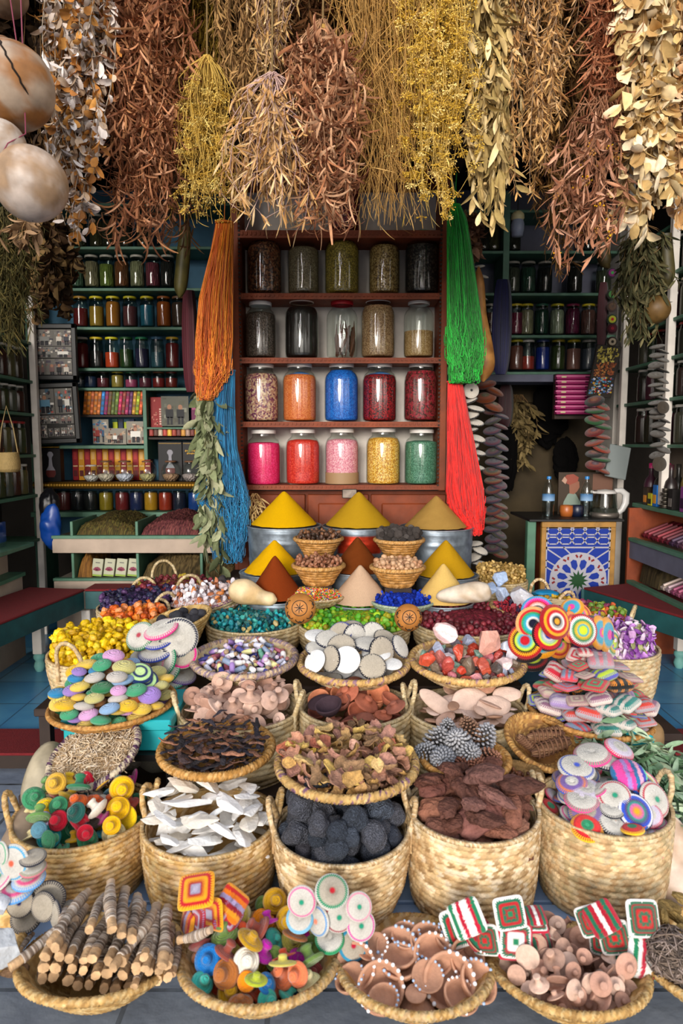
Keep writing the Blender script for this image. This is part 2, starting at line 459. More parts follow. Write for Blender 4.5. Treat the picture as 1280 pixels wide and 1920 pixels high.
# ================================================================= THE SETTING
def tile_mat(name, c1, c2, c3, w, h, mortar, cm, rough, bump=.2, offs=.5):
    m = bpy.data.materials.new(name); m.use_nodes = True
    N, L = m.node_tree.nodes, m.node_tree.links; b = N['Principled BSDF']
    tc = N.new('ShaderNodeTexCoord'); br = N.new('ShaderNodeTexBrick')
    br.offset = offs
    br.inputs['Scale'].default_value = 1; br.inputs['Brick Width'].default_value = w; br.inputs['Row Height'].default_value = h
    br.inputs['Mortar Size'].default_value = mortar; br.inputs['Bias'].default_value = 0
    for k, c in (('Color1', c1), ('Color2', c2), ('Mortar', cm)): br.inputs[k].default_value = (*hx(c), 1)
    L.new(tc.outputs['Object'], br.inputs['Vector'])
    nz = N.new('ShaderNodeTexNoise'); nz.inputs['Scale'].default_value = 9; nz.inputs['Detail'].default_value = 8
    L.new(tc.outputs['Object'], nz.inputs['Vector'])
    mx = N.new('ShaderNodeMix'); mx.data_type = 'RGBA'; mx.blend_type = 'MIX'
    mr = N.new('ShaderNodeMapRange'); mr.inputs[1].default_value = .35; mr.inputs[2].default_value = .7; mr.inputs[4].default_value = .6
    L.new(nz.outputs[0], mr.inputs[0]); L.new(mr.outputs[0], mx.inputs[0])
    L.new(br.outputs[0], mx.inputs[6]); mx.inputs[7].default_value = (*hx(c3), 1)
    L.new(mx.outputs[2], b.inputs['Base Color']); b.inputs['Roughness'].default_value = rough
    bp = N.new('ShaderNodeBump'); bp.inputs['Strength'].default_value = bump; bp.inputs['Distance'].default_value = .01
    ad = N.new('ShaderNodeMath'); ad.operation = 'SUBTRACT'
    L.new(nz.outputs[0], ad.inputs[0]); L.new(br.outputs['Fac'], ad.inputs[1]); L.new(ad.outputs[0], bp.inputs['Height']); L.new(bp.outputs[0], b.inputs['Normal'])
    return m
M_STREET = tile_mat('street_slabs', '6c7686', '7c8696', '98a2b0', .34, .2, .006, '22262b', .6, .8)
M_TILE = tile_mat('blue_floor_tiles', '3f8ab8', '62a0c0', '3a78ac', .3, .3, .004, '3a5868', .3, .15, 0)
M_PLASTER = mat('dark_plaster', '2e2822', .9, var=.25, vscale=5, bump=('noise', 12, .4))
M_CEIL = mat('dark_timber_ceiling', '2a1c12', .9, var=.3, vscale=8)
M_GREEN = mat('green_paint', '46705a', .55, var=.18, vscale=14)
M_BLUEP = mat('blue_paint', '36647f', .7, var=.2, vscale=6)
M_GREYP = mat('grey_lilac_paint', '5c5e70', .7, var=.2, vscale=6)
M_CREAM = mat('cream_paint', 'a89686', .7, var=.12, vscale=8)
M_WHITEP = mat('white_paint', 'd5cdc4', .6, var=.12, vscale=10)
M_TEAL = mat('dark_teal_paint', '1f5052', .6, var=.25, vscale=14)
M_RED = mat('dark_red_cloth', '6e1016', .9, var=.12, vscale=60, bump=('noise', 200, .3))
M_TURQ = mat('turquoise_wood', '6fa8a0', .6, var=.15, vscale=20)
M_WOOD = mat('red_brown_wood', '7c340e', .65, var=.3, vscale=9, bump=('noise', 20, .3))
M_DWOOD = mat('dark_wood', '2b1a10', .7, var=.3, vscale=12)
M_PLANK = mat('pale_blue_plank', '88a4ca', .5, var=.18, vscale=10, bump=('noise', 14, .3))
M_MIRROR = mat('mirror', 'a8a49c', .06, metal=1.0)
M_BLACK = mat('black_lacquer', '0c0b0b', .5)

def boxo(name, x0, x1, y0, y1, z0, z1, m, parent=None, bev=0):
    c = ((x0 + x1) / 2, (y0 + y1) / 2, (z0 + z1) / 2)
    return MB().box((0, 0, 0), (x1 - x0, y1 - y0, z1 - z0), (1, 1, 1), bev=bev).build(name, m, parent, smooth=False, loc=c)

structure(boxo('floor_street', -6, 6, -4, 2.66, -.1, 0, M_STREET))
structure(boxo('floor_shop', -3, 3, 2.70, 6, -.1, .08, M_TILE))
structure(boxo('trim_step', -3, 3, 2.66, 2.70, -.1, .078, M_DWOOD))
structure(boxo('wall_back', -3, 3, 5.3, 5.4, 0, 3.3, M_PLASTER))
structure(boxo('wall_left', -2.75, -2.65, 2.0, 5.4, 0, 3.3, M_PLASTER))
structure(boxo('wall_right', 2.65, 2.75, 2.0, 5.4, 0, 3.3, M_PLASTER))
structure(boxo('ceiling', -3, 3, 2.30, 5.4, 3.2, 3.3, M_CEIL))
structure(boxo('trim_lintel', -3, 3, 2.30, 2.42, 2.97, 3.2, M_CEIL))
for yy in (2.75, 3.2, 3.65):
    structure(boxo('trim_ceiling_beam', -3, 3, yy, yy + .08, 3.05, 3.2, M_CEIL))

# red door mats and wooden threshold
for (xa, xb, l) in ((-2.0, P(118, 1380, 2.7).x, 'dark red mat on the threshold beside the turquoise box'), (P(1195, 1380, 2.7).x, 1.9, 'dark red mat on the threshold behind the sage leaves')):
    o = boxo('door_mat', xa, xb, 2.60, 2.84, .081, .092, M_RED, bev=.004)
    tag(o, l, 'mat')

# ----------------------------------------------------------------- the tiered stand and the low blue platform

st = thing('display_platform', 'low pale blue plank platform under the five tall front baskets', 'platform', (0, 1.74, 0))
for i, (a, b) in enumerate(((1.575, 1.70), (1.712, 1.83), (1.842, 2.0))):
    boxo('plank', -1.15, 1.15, a - 1.74, b - 1.74, .082, .10, M_PLANK, st, bev=.003)
boxo('front_board', -1.15, 1.15, 1.578 - 1.74, 1.592 - 1.74, .035, .082, M_PLANK, st)
for xx in (-1.0, -.35, .35, 1.0):
    boxo('support', xx - .03, xx + .03, -.12, .24, 0, .082, M_DWOOD, st)
st = thing('tiered_stand', 'dark wooden tiered stand carrying the baskets, trays and spice tubs', 'stand', (0, 2.9, 0))
for (x0, x1, a, b, z) in ((-1.0, 1.0, 2.01, 2.40, .235), (-.62, .66, 2.40, 3.08, .44), (-.62, .62, 3.08, 3.42, .45), (-.62, .72, 3.42, 3.84, .60)):
    boxo('tier', x0, x1, a - 2.9, b - 2.9, .0 if z < .2 else .002, z, M_DWOOD, st, bev=.004)

# ----------------------------------------------------------------- jars
def jar_meshes(neck=.68, shoulder=.82, glass=M_GLASS):
    pr = [(0, .01), (.85, .01), (.97, .03), (1, .08), (1, shoulder - .1), (.97, shoulder - .04), (.86, shoulder + .02), (neck + .04, shoulder + .06), (neck, shoulder + .09), (neck, .95), (neck + .02, .97)]
    g = MB().lathe(pr, 36).mesh('glass', glass)
    lid = [(0, .985), (neck * .98, .985), (neck + .05, 1.0), (neck + .07, .99), (neck + .07, .935), (neck + .03, .93)]
    l = MB().lathe([(0, 1.0), (neck * .9, 1.0), (neck + .04, .998), (neck + .07, .985), (neck + .07, .935), (neck + .03, .93)], 36, [1, 1, 1]).mesh('lid', M_OBJ)
    return g, l
def fill_profile(fill, neck=.68, shoulder=.82):
    k = .955; pr = [(0, .02), (.83 * k, .02), (.97 * k, .04), (k, .09)]
    top = fill
    if top < shoulder - .1: pr += [(k, top), (k * .6, top + .015), (0, top + .02)]
    elif top < shoulder + .06:
        pr += [(k, shoulder - .1), (.95 * k, min(top, shoulder - .03)), (.84 * k, top), (.4, top + .02), (0, top + .02)]
    else: pr += [(k, shoulder - .1), (.97 * k, shoulder - .04), (.86 * k, shoulder + .02), (neck * .95, shoulder + .08), (neck * .9, top), (0, top)]
    return pr
BIG = jar_meshes(.66, .80); BIGN = jar_meshes(.62, .76)
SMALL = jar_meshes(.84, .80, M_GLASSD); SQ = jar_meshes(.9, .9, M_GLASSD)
_fillcache = {}
def jar(px, ytop, ybot, w, Y, fill, m_fill, lid, label, group=None, kind=None, xoff=0, chunks=None, meshes=BIG, ns=(.66, .80), name='glass_jar', cat='jar', fcol=None, at=None, band=None):
    if at is None:
        b = P(px, ybot, Y - w * S(px, ybot, Y) * .5); r = w * S(px, ybot, b.y) * .5
        h = P(px, ytop, Y).z - b.z; loc = (P(px, ybot, Y).x, Y, b.z)
    else: loc, r, h = at
    t = thing(name, label, cat, loc, group=group)
    t.scale = (r, r, h)
    obj('glass', meshes[0], t)
    if lid: obj('lid', meshes[1], t, color=lid)
    if fill > 0:
        key = (round(fill, 2), m_fill.name, ns)
        if key not in _fillcache: _fillcache[key] = MB().lathe(fill_profile(fill, *ns), 36).mesh('filling', m_fill)
        obj('filling', _fillcache[key], t, color=fcol or 'ffffff')
    if band:
        obj('paper_label', MB().lathe([(1.004, band[0]), (1.006, band[0] + .01), (1.006, band[1])], 36, A('9a7c5a')).mesh('paper_label', M_VC), t)
    return t

# ================================================================= THE CENTRAL JAR RACK
RY = 3.80
rack = thing('jar_rack', 'red-brown wooden wall rack holding twenty big glass jars, above the spice cones', 'rack', (0, RY, 0))
def rb(name, x0, x1, z0, z1, y0=0.0, y1=.27, m=M_WOOD, bev=.003):
    return boxo(name, x0, x1, y0, y1, z0, z1, m, rack, bev)
xl0, xl1 = P(436, 700, RY).x, P(450, 700, RY).x
xr0, xr1 = P(825, 700, RY).x, P(838, 700, RY).x
zb, zt = P(640, 920, RY).z, P(640, 300, RY).z
rb('side_panel', xl0, xl1, zb, zt); rb('side_panel', xr0, xr1, zb, zt)
rb('back_panel', xl0, xr1, zb, zt, .27, .285, M_WHITEP)
for yy, th in ((916, .016), (797, .02), (677, .02), (556, .022), (438, .03), (322, .03)):
    z = P(640, yy - 6, RY).z
    rb('shelf', xl1, xr0, z - th, z, .012, .27)
    # toothed moulding on the front edge
    mb = MB(); mb.box(((xl1 + xr0) / 2, .004, z - th / 2 - .004), (xr0 - xl1 + .01, .012, th + .010), (1, 1, 1))
    n = 46
    for k in range(n):
        x = lerp(xl1 + .01, xr0 - .01, (k + .5) / n)
        mb.box((x, -.005, z - th * .55), (.010, .008, th * .6), (1, 1, 1))
    mb.build('moulding', M_WOOD, rack, smooth=False)
for xx in (xl1 + .005, xr0 - .005):
    mb = MB()
    for k in range(78):
        mb.box((xx, -.004, lerp(zb + .02, zt - .02, (k + .5) / 78)), (.010, .008, .010), (1, 1, 1))
    mb.build('side_moulding', M_DWOOD, rack, smooth=False)
# metal latch under the rack
o = MB().box((0, 0, 0), (.082, .02, .052), hx('6a6058'), bev=.004).build('metal_latch', M_ZINC, rack, smooth=False, loc=(P(655, 925, RY - .02).x, -.02, P(655, 925, RY).z))
# cupboard behind the tubs that the rack stands on
cab = thing('panelled_cupboard', 'red-brown panelled wooden cupboard below the jar rack', 'cupboard', (0, RY + .12, .08))
CW = P(838, 1000, RY + .12).x
boxo('carcass', -CW * 1.02, CW * 1.02, .03, .4, 0, zb - .09, M_WOOD, cab)
for (a, b) in ((-CW + .01, -.21), (-.195, .155), (.17, CW - .01)):
    d = boxo('door', a, b, .0, .03, .05, zb - .11, M_WOOD, cab, .004)
    c = ((b - a) / 2)
    boxo('door_panel', -c + .06, c - .06, -.028, -.012, -(zb - .16) / 2 + .05, (zb - .16) / 2 - .05, M_WOOD, d, .01)
boxo('top_rail', -CW * 1.02, CW * 1.02, .0, .4, zb - .09, zb - .083, M_DWOOD, cab)

def fm(name, cols, sc, rough=.6):
    return mat(name, 'vcol', rough, two=cols, twoscale=sc, zs=3.2, spec=.4)
# filling textures live in the jar's own (scaled) coordinates
F = dict(
 beans=fm('coffee_brown_beans', ['3a1c0e', '5c2e18', '7a4426', '2a140a', '8a5c3c'], 11),
 seedg=fm('grey_brown_seeds', ['5c4e38', '7a6a4e', '4a3e2c', '8c7c60'], 26),
 anise=fm('olive_yellow_seeds', ['8a7226', '6a5a20', 'a8903c', '5c4c1c'], 20),
 shell=fm('tan_flakes', ['a08048', '7c5c30', 'b89860', '5c4424'], 14),
 black=fm('black_sticks', ['1c1614', '2c2420', '0e0c0c', '4a4038'], 12),
 lav=fm('dark_lavender', ['3c3028', '5c4c42', '2a221e', '74645a'], 24),
 pods=mat('black_pods', '17100c', .5, bump=('noise', 4, .8)),
 rice=fm('brown_grain', ['8c6844', 'a88460', '6c4c30', 'b89870'], 26),
 rice2=fm('tan_grain', ['b08c5c', 'c8a878', '94703f', 'a07c4c'], 24),
 rose=fm('dried_rose_petals', ['b87f6c', '8a4660', 'd0a888', '6e2c50', 'c09a78', 'e0c0a0'], 11),
 orange=fm('orange_crystals', ['d4622a', 'e07a3c', 'c45220', 'e89050'], 30),
 blue=fm('blue_crystals', ['0e58b8', '1468cc', '0a48a0', '2a7cd8'], 22),
 redb=fm('red_black_beads', ['8c0c14', '30060a', 'b01420', '1c0608'], 24),
 hib=fm('dried_red_hibiscus', ['5c1c1c', '8a1c28', '3a1210', '74382c', 'a02838'], 13),
 pink=fm('pink_crystals', ['e0165c', 'ec2468', 'd20e50', 'f04080'], 24),
 red=fm('red_crystals', ['c82418', 'd83424', 'b41a10', 'e04c38'], 24),
 ppink=fm('pale_pink_crystals', ['e88ca0', 'f0a8b4', 'd87890', 'f4c0c8', 'c86078'], 26),
 amber=fm('amber_crystals', ['c8861c', 'dca030', 'a86810', 'e8b850', 'f0d080'], 22),
 green=fm('grey_green_crystals', ['3c6c54', '4c8066', '2c5844', '6a9880'], 26),
 plain=mat('coloured_powder', 'obj', .8, var=.12, vscale=6),
 lumpy=mat('coloured_lumps', 'obj', .7, var=.5, vscale=3.2, bump=('pits', 5, 1.0)),
)
W_ = 'e6e2dc'
RJ = [
 (496, 440, 547, 66, .84, 'beans', W_, 'large glass jar of glossy brown beans on the top rack shelf'),
 (569, 446, 547, 60, .80, 'seedg', W_, 'glass jar of grey-brown seeds on the top rack shelf'),
 (641, 439, 547, 66, .84, 'anise', W_, 'glass jar of olive yellow seeds on the top rack shelf'),
 (720, 444, 547, 59, .82, 'shell', W_, 'glass jar of tan flakes under the longest hanging stems'),
 (790, 437, 546, 64, .78, 'black', '1f8a6c', 'glass jar of black sticks with a green lid'),
 (489, 567, 669, 59, .80, 'lav', W_, 'glass jar of dark lavender buds with a white lid'),
 (566, 561, 669, 64, .84, 'pods', 'd8c0b0', 'glass jar packed with long black pods'),
 (641, 566, 668, 59, .0, None, 'b01824', 'glass jar with a red lid and a few curved brown pods'),
 (708, 560, 668, 65, .86, 'rice', W_, 'glass jar full of brown grain, second rack shelf from the top'),
 (784, 565, 668, 57, .46, 'rice2', W_, 'glass jar half filled with tan grain'),
 (491, 683, 790, 65, .82, 'rose', W_, 'glass jar of dried rose petals'),
 (562, 682, 790, 65, .80, 'orange', W_, 'glass jar of orange crystals'),
 (640, 682, 790, 65, .88, 'blue', W_, 'glass jar of bright blue crystals'),
 (711, 682, 790, 65, .80, 'redb', W_, 'glass jar of red and black beads'),
 (788, 682, 789, 64, .86, 'hib', W_, 'glass jar of dried dark red hibiscus'),
 (495, 806, 911, 64, .76, 'pink', W_, 'glass jar of vivid pink crystals'),
 (568, 805, 910, 65, .80, 'red', W_, 'glass jar of bright red crystals'),
 (641, 804, 910, 64, .80, 'ppink', W_, 'glass jar of pale pink crystals with a beige band round its foot'),
 (718, 803, 910, 65, .82, 'amber', W_, 'glass jar of golden amber crystals'),
 (789, 805, 910, 64, .78, 'green', W_, 'glass jar of grey-green crystals'),
]
for (px, yt, yb, w, fl, f, lid, lab) in RJ:
    t = jar(px, yt, yb, w, RY + .13, fl, F[f] if f else None, lid, lab, 'big jars in the central rack', band=(.02, .22) if f == 'ppink' else None)
    if f is None:                              # a few curved pods
        mb = MB(); rg = random.Random(3)
        for k in range(12):
            a = rg.uniform(0, 6.28); r0 = rg.uniform(.3, .8)
            pts = [(r0 * math.cos(a + .25 * u), r0 * math.sin(a + .25 * u), .03 + u * rg.uniform(.10, .17)) for u in range(5)]
            mb.tube(pts, [.04, .1, .12, .09, .02], 6, hx('5a3826'), oval=.5)
        mb.build('pods', M_DRY, t)
    if f == 'orange' or f == 'redb':           # blue paper tucked in at the top
        MB().blob((.62, .62, .05), 2, .2, 4, '3c6ea8', (0, 0, .80)).build('blue_wrapper', M_VC, t)
# two half hidden jars behind the hanging herbs on the uppermost shelf
jar(645, 335, 426, 62, RY + .13, .82, F['hib'], '5a5048', 'dim jar half hidden behind the pink-brown herb bunch above the rack')
# the same cabinet carries up to the ceiling
structure(boxo('wall_above_rack', -.66, .66, RY + .0, RY + .3, zt, 3.2, M_DWOOD))

# ================================================================= LEFT BACK SHELVES
BY = 4.50
def zat(py, Y=BY, px=300): return P(px, py, Y).z
def xat(px, Y=BY, py=800): return P(px, py, Y).x
un = thing('shelf_unit', 'green-edged blue shelf unit full of small jars at the back, beside the orange yarn', 'shelves', (0, BY, .08))
zo = .08
def sb(u, name, x0, x1, y0, y1, z0, z1, m, bev=.002): return boxo(name, x0, x1, y0 - BY, y1 - BY, z0 - zo, z1 - zo, m, u, bev)
XL, XM, XR = xat(62), xat(272), xat(455)
sb(un, 'back_panel', XL, XR, BY + .26, BY + .275, .6, 3.0, M_BLUEP)
for yy in (380, 462, 540, 613, 690, 727):
    sb(un, 'shelf', XL, XR, BY, BY + .26, zat(yy) - .018, zat(yy), M_GREEN)
sb(un, 'shelf', XL, XM, BY, BY + .26, zat(835) - .022, zat(835), M_GREEN)
sb(un, 'shelf', XM, XR, BY, BY + .26, zat(801) - .012, zat(801), M_GREEN)
sb(un, 'divider', XM - .012, XM + .012, BY - .002, BY + .26, zat(862), zat(727), M_GREEN)
sb(un, 'shelf', XL, XR, BY - .03, BY + .26, zat(916), zat(904), M_DWOOD)
sb(un, 'shelf', XL - .02, XR, BY - .05, BY + .26, zat(968), zat(959), M_GREEN)
for xx in (XL, XR): sb(un, 'post', xx - .02, xx + .02, BY - .005, BY + .26, .1, 3.0, M_GREEN)
mb = MB()
mb.box((0, 0, 0), (XR - XL, .008, zat(903) - zat(915)), hx('6a4c18'))
n = 74
mb.balls([(lerp(XL, XR, (k + .5) / n) - (XL + XR) / 2, -.006, 0) for k in range(n)], .011, hx('b88a30'), 1)
mb.build('gilt_moulding', mat('gilt', 'vcol', .4, metal=.4), un, loc=((XL + XR) / 2, -.036, zat(909) - zo))
GL = 'small jars on the back shelves'
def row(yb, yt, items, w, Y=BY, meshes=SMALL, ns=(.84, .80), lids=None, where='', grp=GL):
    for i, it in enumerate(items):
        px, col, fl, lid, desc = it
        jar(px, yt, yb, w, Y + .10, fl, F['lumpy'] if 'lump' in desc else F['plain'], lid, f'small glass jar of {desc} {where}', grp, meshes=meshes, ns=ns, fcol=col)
y_, dk = 'a89a20', '3a342c'
row(461, 404, [(150, '3c3820', .8, dk, 'dull olive lumps'), (182, '4a4020', .8, 'a09c90', 'dark brown lumps'), (205, '30301c', .8, dk, 'dark green lumps'), (236, '38301c', .8, dk, 'near-black lumps'), (270, '4c3a28', .8, dk, 'dusky brown lumps')], 27, where='on the highest visible left shelf')
row(536, 480, [(121, '6a6040', .8, 'a8a498', 'khaki lumps'), (144, '5c7860', .8, 'a8a498', 'grey-green lumps'), (173, 'b09878', .8, 'a8a498', 'cream lumps'), (201, '8a9440', .7, 'a8a498', 'lime green lumps'), (229, '8a4a24', .8, 'a8a498', 'rust brown lumps'), (258, 'a89c78', .8, 'a8a498', 'pale grey lumps'), (287, '90384c', .75, 'a8a498', 'rose red lumps'), (315, '241c1c', .8, 'a8a498', 'black lumps')], 27, where='on the second left shelf')
row(611, 557, [(152, '7c0c14', .6, '9a7420', 'dark red powder'), (182, 'c08c28', .66, 'c8b820', 'mustard powder'), (213, 'd47c24', .82, 'c8b820', 'light orange powder'), (245, '7c3c44', .66, 'b0a820', 'dull pink powder'), (277, '2c84a8', .7, 'c8b820', 'sky blue powder'), (308, 'd8641c', .82, '8c4c18', 'deep orange powder'), (336, '5c3c30', .8, '6a4a30', 'brown powder')], 27, where='on the third left shelf')
row(689, 633, [(154, 'b02024', .8, 'c8beb4', 'crimson powder with a paper tag'), (182, '140c10', .55, 'c8b020', 'black powder'), (211, 'f04818', .5, 'c8c020', 'vivid orange powder'), (238, '2c4a1c', .6, '1c4c20', 'moss green powder'), (267, '38305c', .62, '187048', 'violet powder'), (296, '48768c', .5, '38607c', 'pale blue grains'), (324, '8c1c20', .8, 'b09020', 'brick red powder')], 26, where='on the fourth left shelf')
row(726, 698, [(150, '20344c', .5, '30384c', 'navy bits'), (170, '284070', .7, '40484c', 'slate blue powder'), (194, '6c1428', .6, '3a2c20', 'wine red powder'), (221, 'b89440', .8, 'b8a420', 'honey powder'), (247, 'd04c80', .5, '186c40', 'candy pink powder'), (273, '7c2c44', .6, '3c4c24', 'plum powder'), (298, 'a02020', .6, '7c4420', 'cherry red powder'), (322, '8c2018', .6, '6c1c14', 'tomato red powder')], 23, where='on the low fifth left shelf')
# tall straight jars on the lowest shelf of the unit
row(958, 920, [(93, '201c28', .88, None, 'dark grey glassware dye'), (121, '5c1016', .9, None, 'dark crimson dye'), (147, '14101c', .9, None, 'blue-black dye'), (171, '100e14', .9, None, 'inky black dye'), (200, 'a88410', .9, None, 'yellow ochre dye'), (230, '7c0c14', .9, None, 'ruby dye'), (257, '101c54', .9, None, 'royal blue dye'), (284, 'd08c10', .9, None, 'golden dye'), (311, 'b02c0c', .9, None, 'burnt orange dye'), (337, '0c1030', .9, None, 'midnight blue dye'), (366, '083c90', .9, None, 'cobalt dye')], 26, Y=BY - .04, meshes=SQ, ns=(.9, .9), where='on the shelf under the gilt moulding')
# globe jars standing on the gilt shelf
gp = [(0, .01), (.5, .01), (.62, .05), (.86, .2), (1, .42), (.93, .64), (.72, .80), (.55, .87), (.55, .94), (.6, .96)]
GGL = MB().lathe(gp, 32).mesh('glass', M_GLASS)
GLID = MB().lathe([(0, 1.0), (.5, 1.0), (.62, .97), (.62, .93), (.5, .92)], 32, [1, 1, 1]).mesh('stopper', M_OBJ)
for (px, w, c, l) in ((168, 32, 'd8d0cc', 'white powder'), (196, 36, 'c8b8a4', 'pale shells'), (231, 38, 'c4c4d4', 'bluish white crystals'), (274, 34, 'a89c70', 'beige chips'), (318, 36, '98765c', 'light brown bits'), (355, 36, '9a8a88', 'grey-pink lumps')):
    b = P(px, 905, BY + .02); r = w * S(px, 905, BY) * .5; h = P(px, 864 if px > 170 else 872, BY).z - zat(904)
    t = thing('globe_jar', f'round-bellied clear glass jar of {l} on the gilt-edged shelf', 'jar', (b.x, BY + .06, zat(904)), group='globe jars on the gilt shelf')
    t.scale = (r, r, h)
    obj('glass', GGL, t); obj('stopper', GLID, t, color='c8c4c0' if px < 170 else '6a4a34')
    obj('filling', MB().lathe([(0, .03), (.5, .03), (.8, .2), (.9, .32), (.6, .38), (0, .40)], 24).mesh('filling', F['lumpy']), t, color=c)
o = thing('glass_jar', 'black lidded clear globe jar nearest the blue yarn on the gilt-edged shelf', 'jar', (xat(384), BY + .08, zat(904))); o.scale = (.055, .055, .14); obj('glass', GGL, o); obj('stopper', GLID, o, color='2a2420')

# packets and boxes in the cells -------------------------------------------------
rg = random.Random(5)
inc = ['b8641c', 'c8781c', '9c4c18', 'c07020', 'a85c20', '1c70b0', '8c1c5c', '6c4c24', '4c5820', '5c7024', 'a8184c', '7c3020', '8c1c4c', '501c50', 'a87c20', '98a81c', 'c0501c']
nm = ['amber', 'honey brown', 'rust', 'marigold', 'copper', 'bright blue', 'magenta', 'umber', 'olive', 'leaf green', 'crimson pink', 'maroon', 'raspberry', 'purple', 'straw yellow', 'lime', 'orange red']
for k, c in enumerate(inc):
    px = 158 + k * 6.6
    x = xat(px); mb = MB()
    zz0, zz1 = zat(778), zat(734)
    mb.box((0, 0, 0), (.021, .06, (zz1 - zz0)), hx(c), M=Euler((0, R_(7), 0)).to_matrix(), bev=.002)
    for q in range(4):
        mb.box((.004 * (q - 1.5), -.031, -.055 + q * .036), (.015, .002, .016), A(c) * rg.choice([.4, 1.9]) + .03, M=Euler((0, R_(7), 0)).to_matrix())
    tag(mb.build('incense_packet', M_VCG, None, False, loc=(x, BY + .06, (zz0 + zz1) / 2 + .004)), f'{nm[k]} upright incense packet in the packed row under the small jars', 'packet', 'incense packets in a row')
rail = boxo('packet_rail', xat(152), xat(268), BY + .005, BY + .012, zat(782), zat(778), M_DWOOD, bev=.001)
tag(rail, 'thin dark rail holding the row of incense packets', 'rail')
# photographs pinned in the cells
def photo(name, px0, py0, px1, py1, Y, pal, label, seed, tilt=0, people=2, cat='photograph', frame=None, sky='8a8478', figs=True, parent=None):
    a, b = P(px0, py1, Y), P(px1, py0, Y); w, h = b.x - a.x, b.z - a.z
    rg = random.Random(seed)
    mb = MB(); mb.box((0, 0, 0), (w, .004, h), hx(sky))
    for k in range(26):
        cw, ch = w * rg.uniform(.05, .2), h * rg.uniform(.04, .16)
        mb.box((rg.uniform(-1, 1) * (w - cw) / 2, -.0022 - k * .00004, rg.uniform(-1, 1) * (h - ch) / 2), (cw, .0008, ch), hx(rg.choice(pal)))
    if figs:
        for k in range(people):                 # small printed figures
            fx = (k + .5) / people * w * .8 - w * .4; fh = h * rg.uniform(.5, .62); y0 = -.0036
            sh = rg.choice(pal + ['e0dcd4', '15151a'])
            mb.box((fx, y0, -h * .08), (w * .55 / people, .0006, fh * .5), hx(sh))
            mb.box((fx - w * .1 / people, y0, -h * .08 - fh * .42), (w * .18 / people, .0006, fh * .45), hx('1a1a20'))
            mb.box((fx + w * .14 / people, y0, -h * .08 - fh * .42), (w * .18 / people, .0006, fh * .45), hx('1a1a20'))
            th = np.linspace(0, 2 * PI, 12, endpoint=False); hr = min(w * .16 / people, h * .08)
            V = np.array([[fx + hr * math.cos(t), y0, -h * .08 + fh * .25 + hr + hr * 1.2 * math.sin(t)] for t in th] + [[fx, y0 - .0003, -h * .08 + fh * .25 + hr]])
            mb.raw(V, [[i, (i + 1) % 12, 12, 12] for i in range(12)], hx('a8785c'))
    o = mb.build(name, M_VCG, parent, False)
    o.location = ((a.x + b.x) / 2, Y, (a.z + b.z) / 2); o.rotation_euler = (0, tilt, 0)
    if parent is None: tag(o, label, cat)
    return o
photo('photograph', 175, 786, 203, 832, BY + .07, ['4c7ca0', '8a2c24', 'b8b0a4', '2c5070'], 'colour photograph of two dark-suited people on a blue deck, under the incense packets', 2)
photo('photograph', 196, 803, 236, 833, BY + .05, ['6c2424', '402018', 'b09880', '7c6c5c'], 'colour photograph of three smiling people beside the suited pair photograph', 4, people=3)
photo('photograph', 238, 790, 270, 832, BY + .06, ['b08870', '7c4c3c', '503028', 'c0a890'], 'reddish photograph leaning at the right end of the low cell', 6, people=1)
photo('photograph', 303, 743, 353, 799, BY + .06, ['6c6c5c', '585848', '888878', '504c40'], 'photograph of two people in white shirts beside the red box', 8, people=2, sky='5c5c50')
for i, (px, c1, c2, d) in enumerate(((202, 'b8c020', '1c5038', 'yellow-green'), (213, '1c2c4c', '141c34', 'navy'), (224, 'a8b81c', '1c4c60', 'lime and teal'), (234, '101c38', '182850', 'dark blue'))):
    mb = MB(); mb.box((0, 0, 0), (.033, .03, .07), hx(c1), bev=.002); mb.box((0, -.001, .025), (.034, .031, .02), hx(c2))
    tag(mb.build('small_carton', M_VCG, None, False, loc=(xat(px), BY + .16, zat(803) + .03)), f'small {d} carton behind the photographs in the low cell', 'carton', 'small cartons behind the photographs')
mb = MB(); mb.box((0, 0, 0), (.078, .04, .20), hx('8c1414'), bev=.002)
for k in range(7): mb.box((.026, -.021, -.075 + k * .016), (.012, .002, .010), hx('d8b8a8'))
rgs = random.Random(9)
for k in range(14): mb.box((rgs.uniform(-.03, .01), -.021, rgs.uniform(-.08, .09)), (.012, .002, .008), hx('c87868'), M=Euler((0, rgs.uniform(0, 3), 0)).to_matrix())
tag(mb.build('red_box', M_VCG, None, False, loc=(xat(289), BY + .08, (zat(799) + zat(746)) / 2)), 'red box with pale writing down its side, in the right-hand cell', 'box')
mb = MB(); mb.box((0, 0, 0), (.10, .03, .16), hx('6a1c48'), bev=.002)
mb.box((0.02, -.016, -.03), (.04, .002, .07), hx('c07c3c')); mb.box((-.03, -.016, .04), (.03, .002, .03), hx('a84c74'))
tag(mb.build('purple_box', M_VCG, None, False, loc=(xat(368), BY + .10, (zat(799) + zat(750)) / 2)), 'purple patterned box beside the white-shirts photograph', 'box')
cols = ['8c2418', '502818', 'b0a08c', 'a03020', 'd0a030', '903018', '60241c', 'b8802c', '987c6c', '642418', 'c08828', '443028']
cn = ['brick', 'umber', 'cream', 'scarlet', 'gold', 'rust', 'oxblood', 'amber', 'dusty pink', 'maroon', 'mustard', 'dark brown']
for k, c in enumerate(cols):
    mb = MB(); mb.box((0, 0, 0), (.028, .05, .052), hx(c), bev=.002); mb.box((0, -.026, 0), (.006, .002, .035), A(c) * 1.8 + .05)
    tag(mb.build('small_packet', M_VCG, None, False, loc=(xat(281 + k * 8.6), BY + .05, zat(818) + .028)), f'{cn[k]} small packet lined up below the red box', 'packet', 'small packets below the red box')
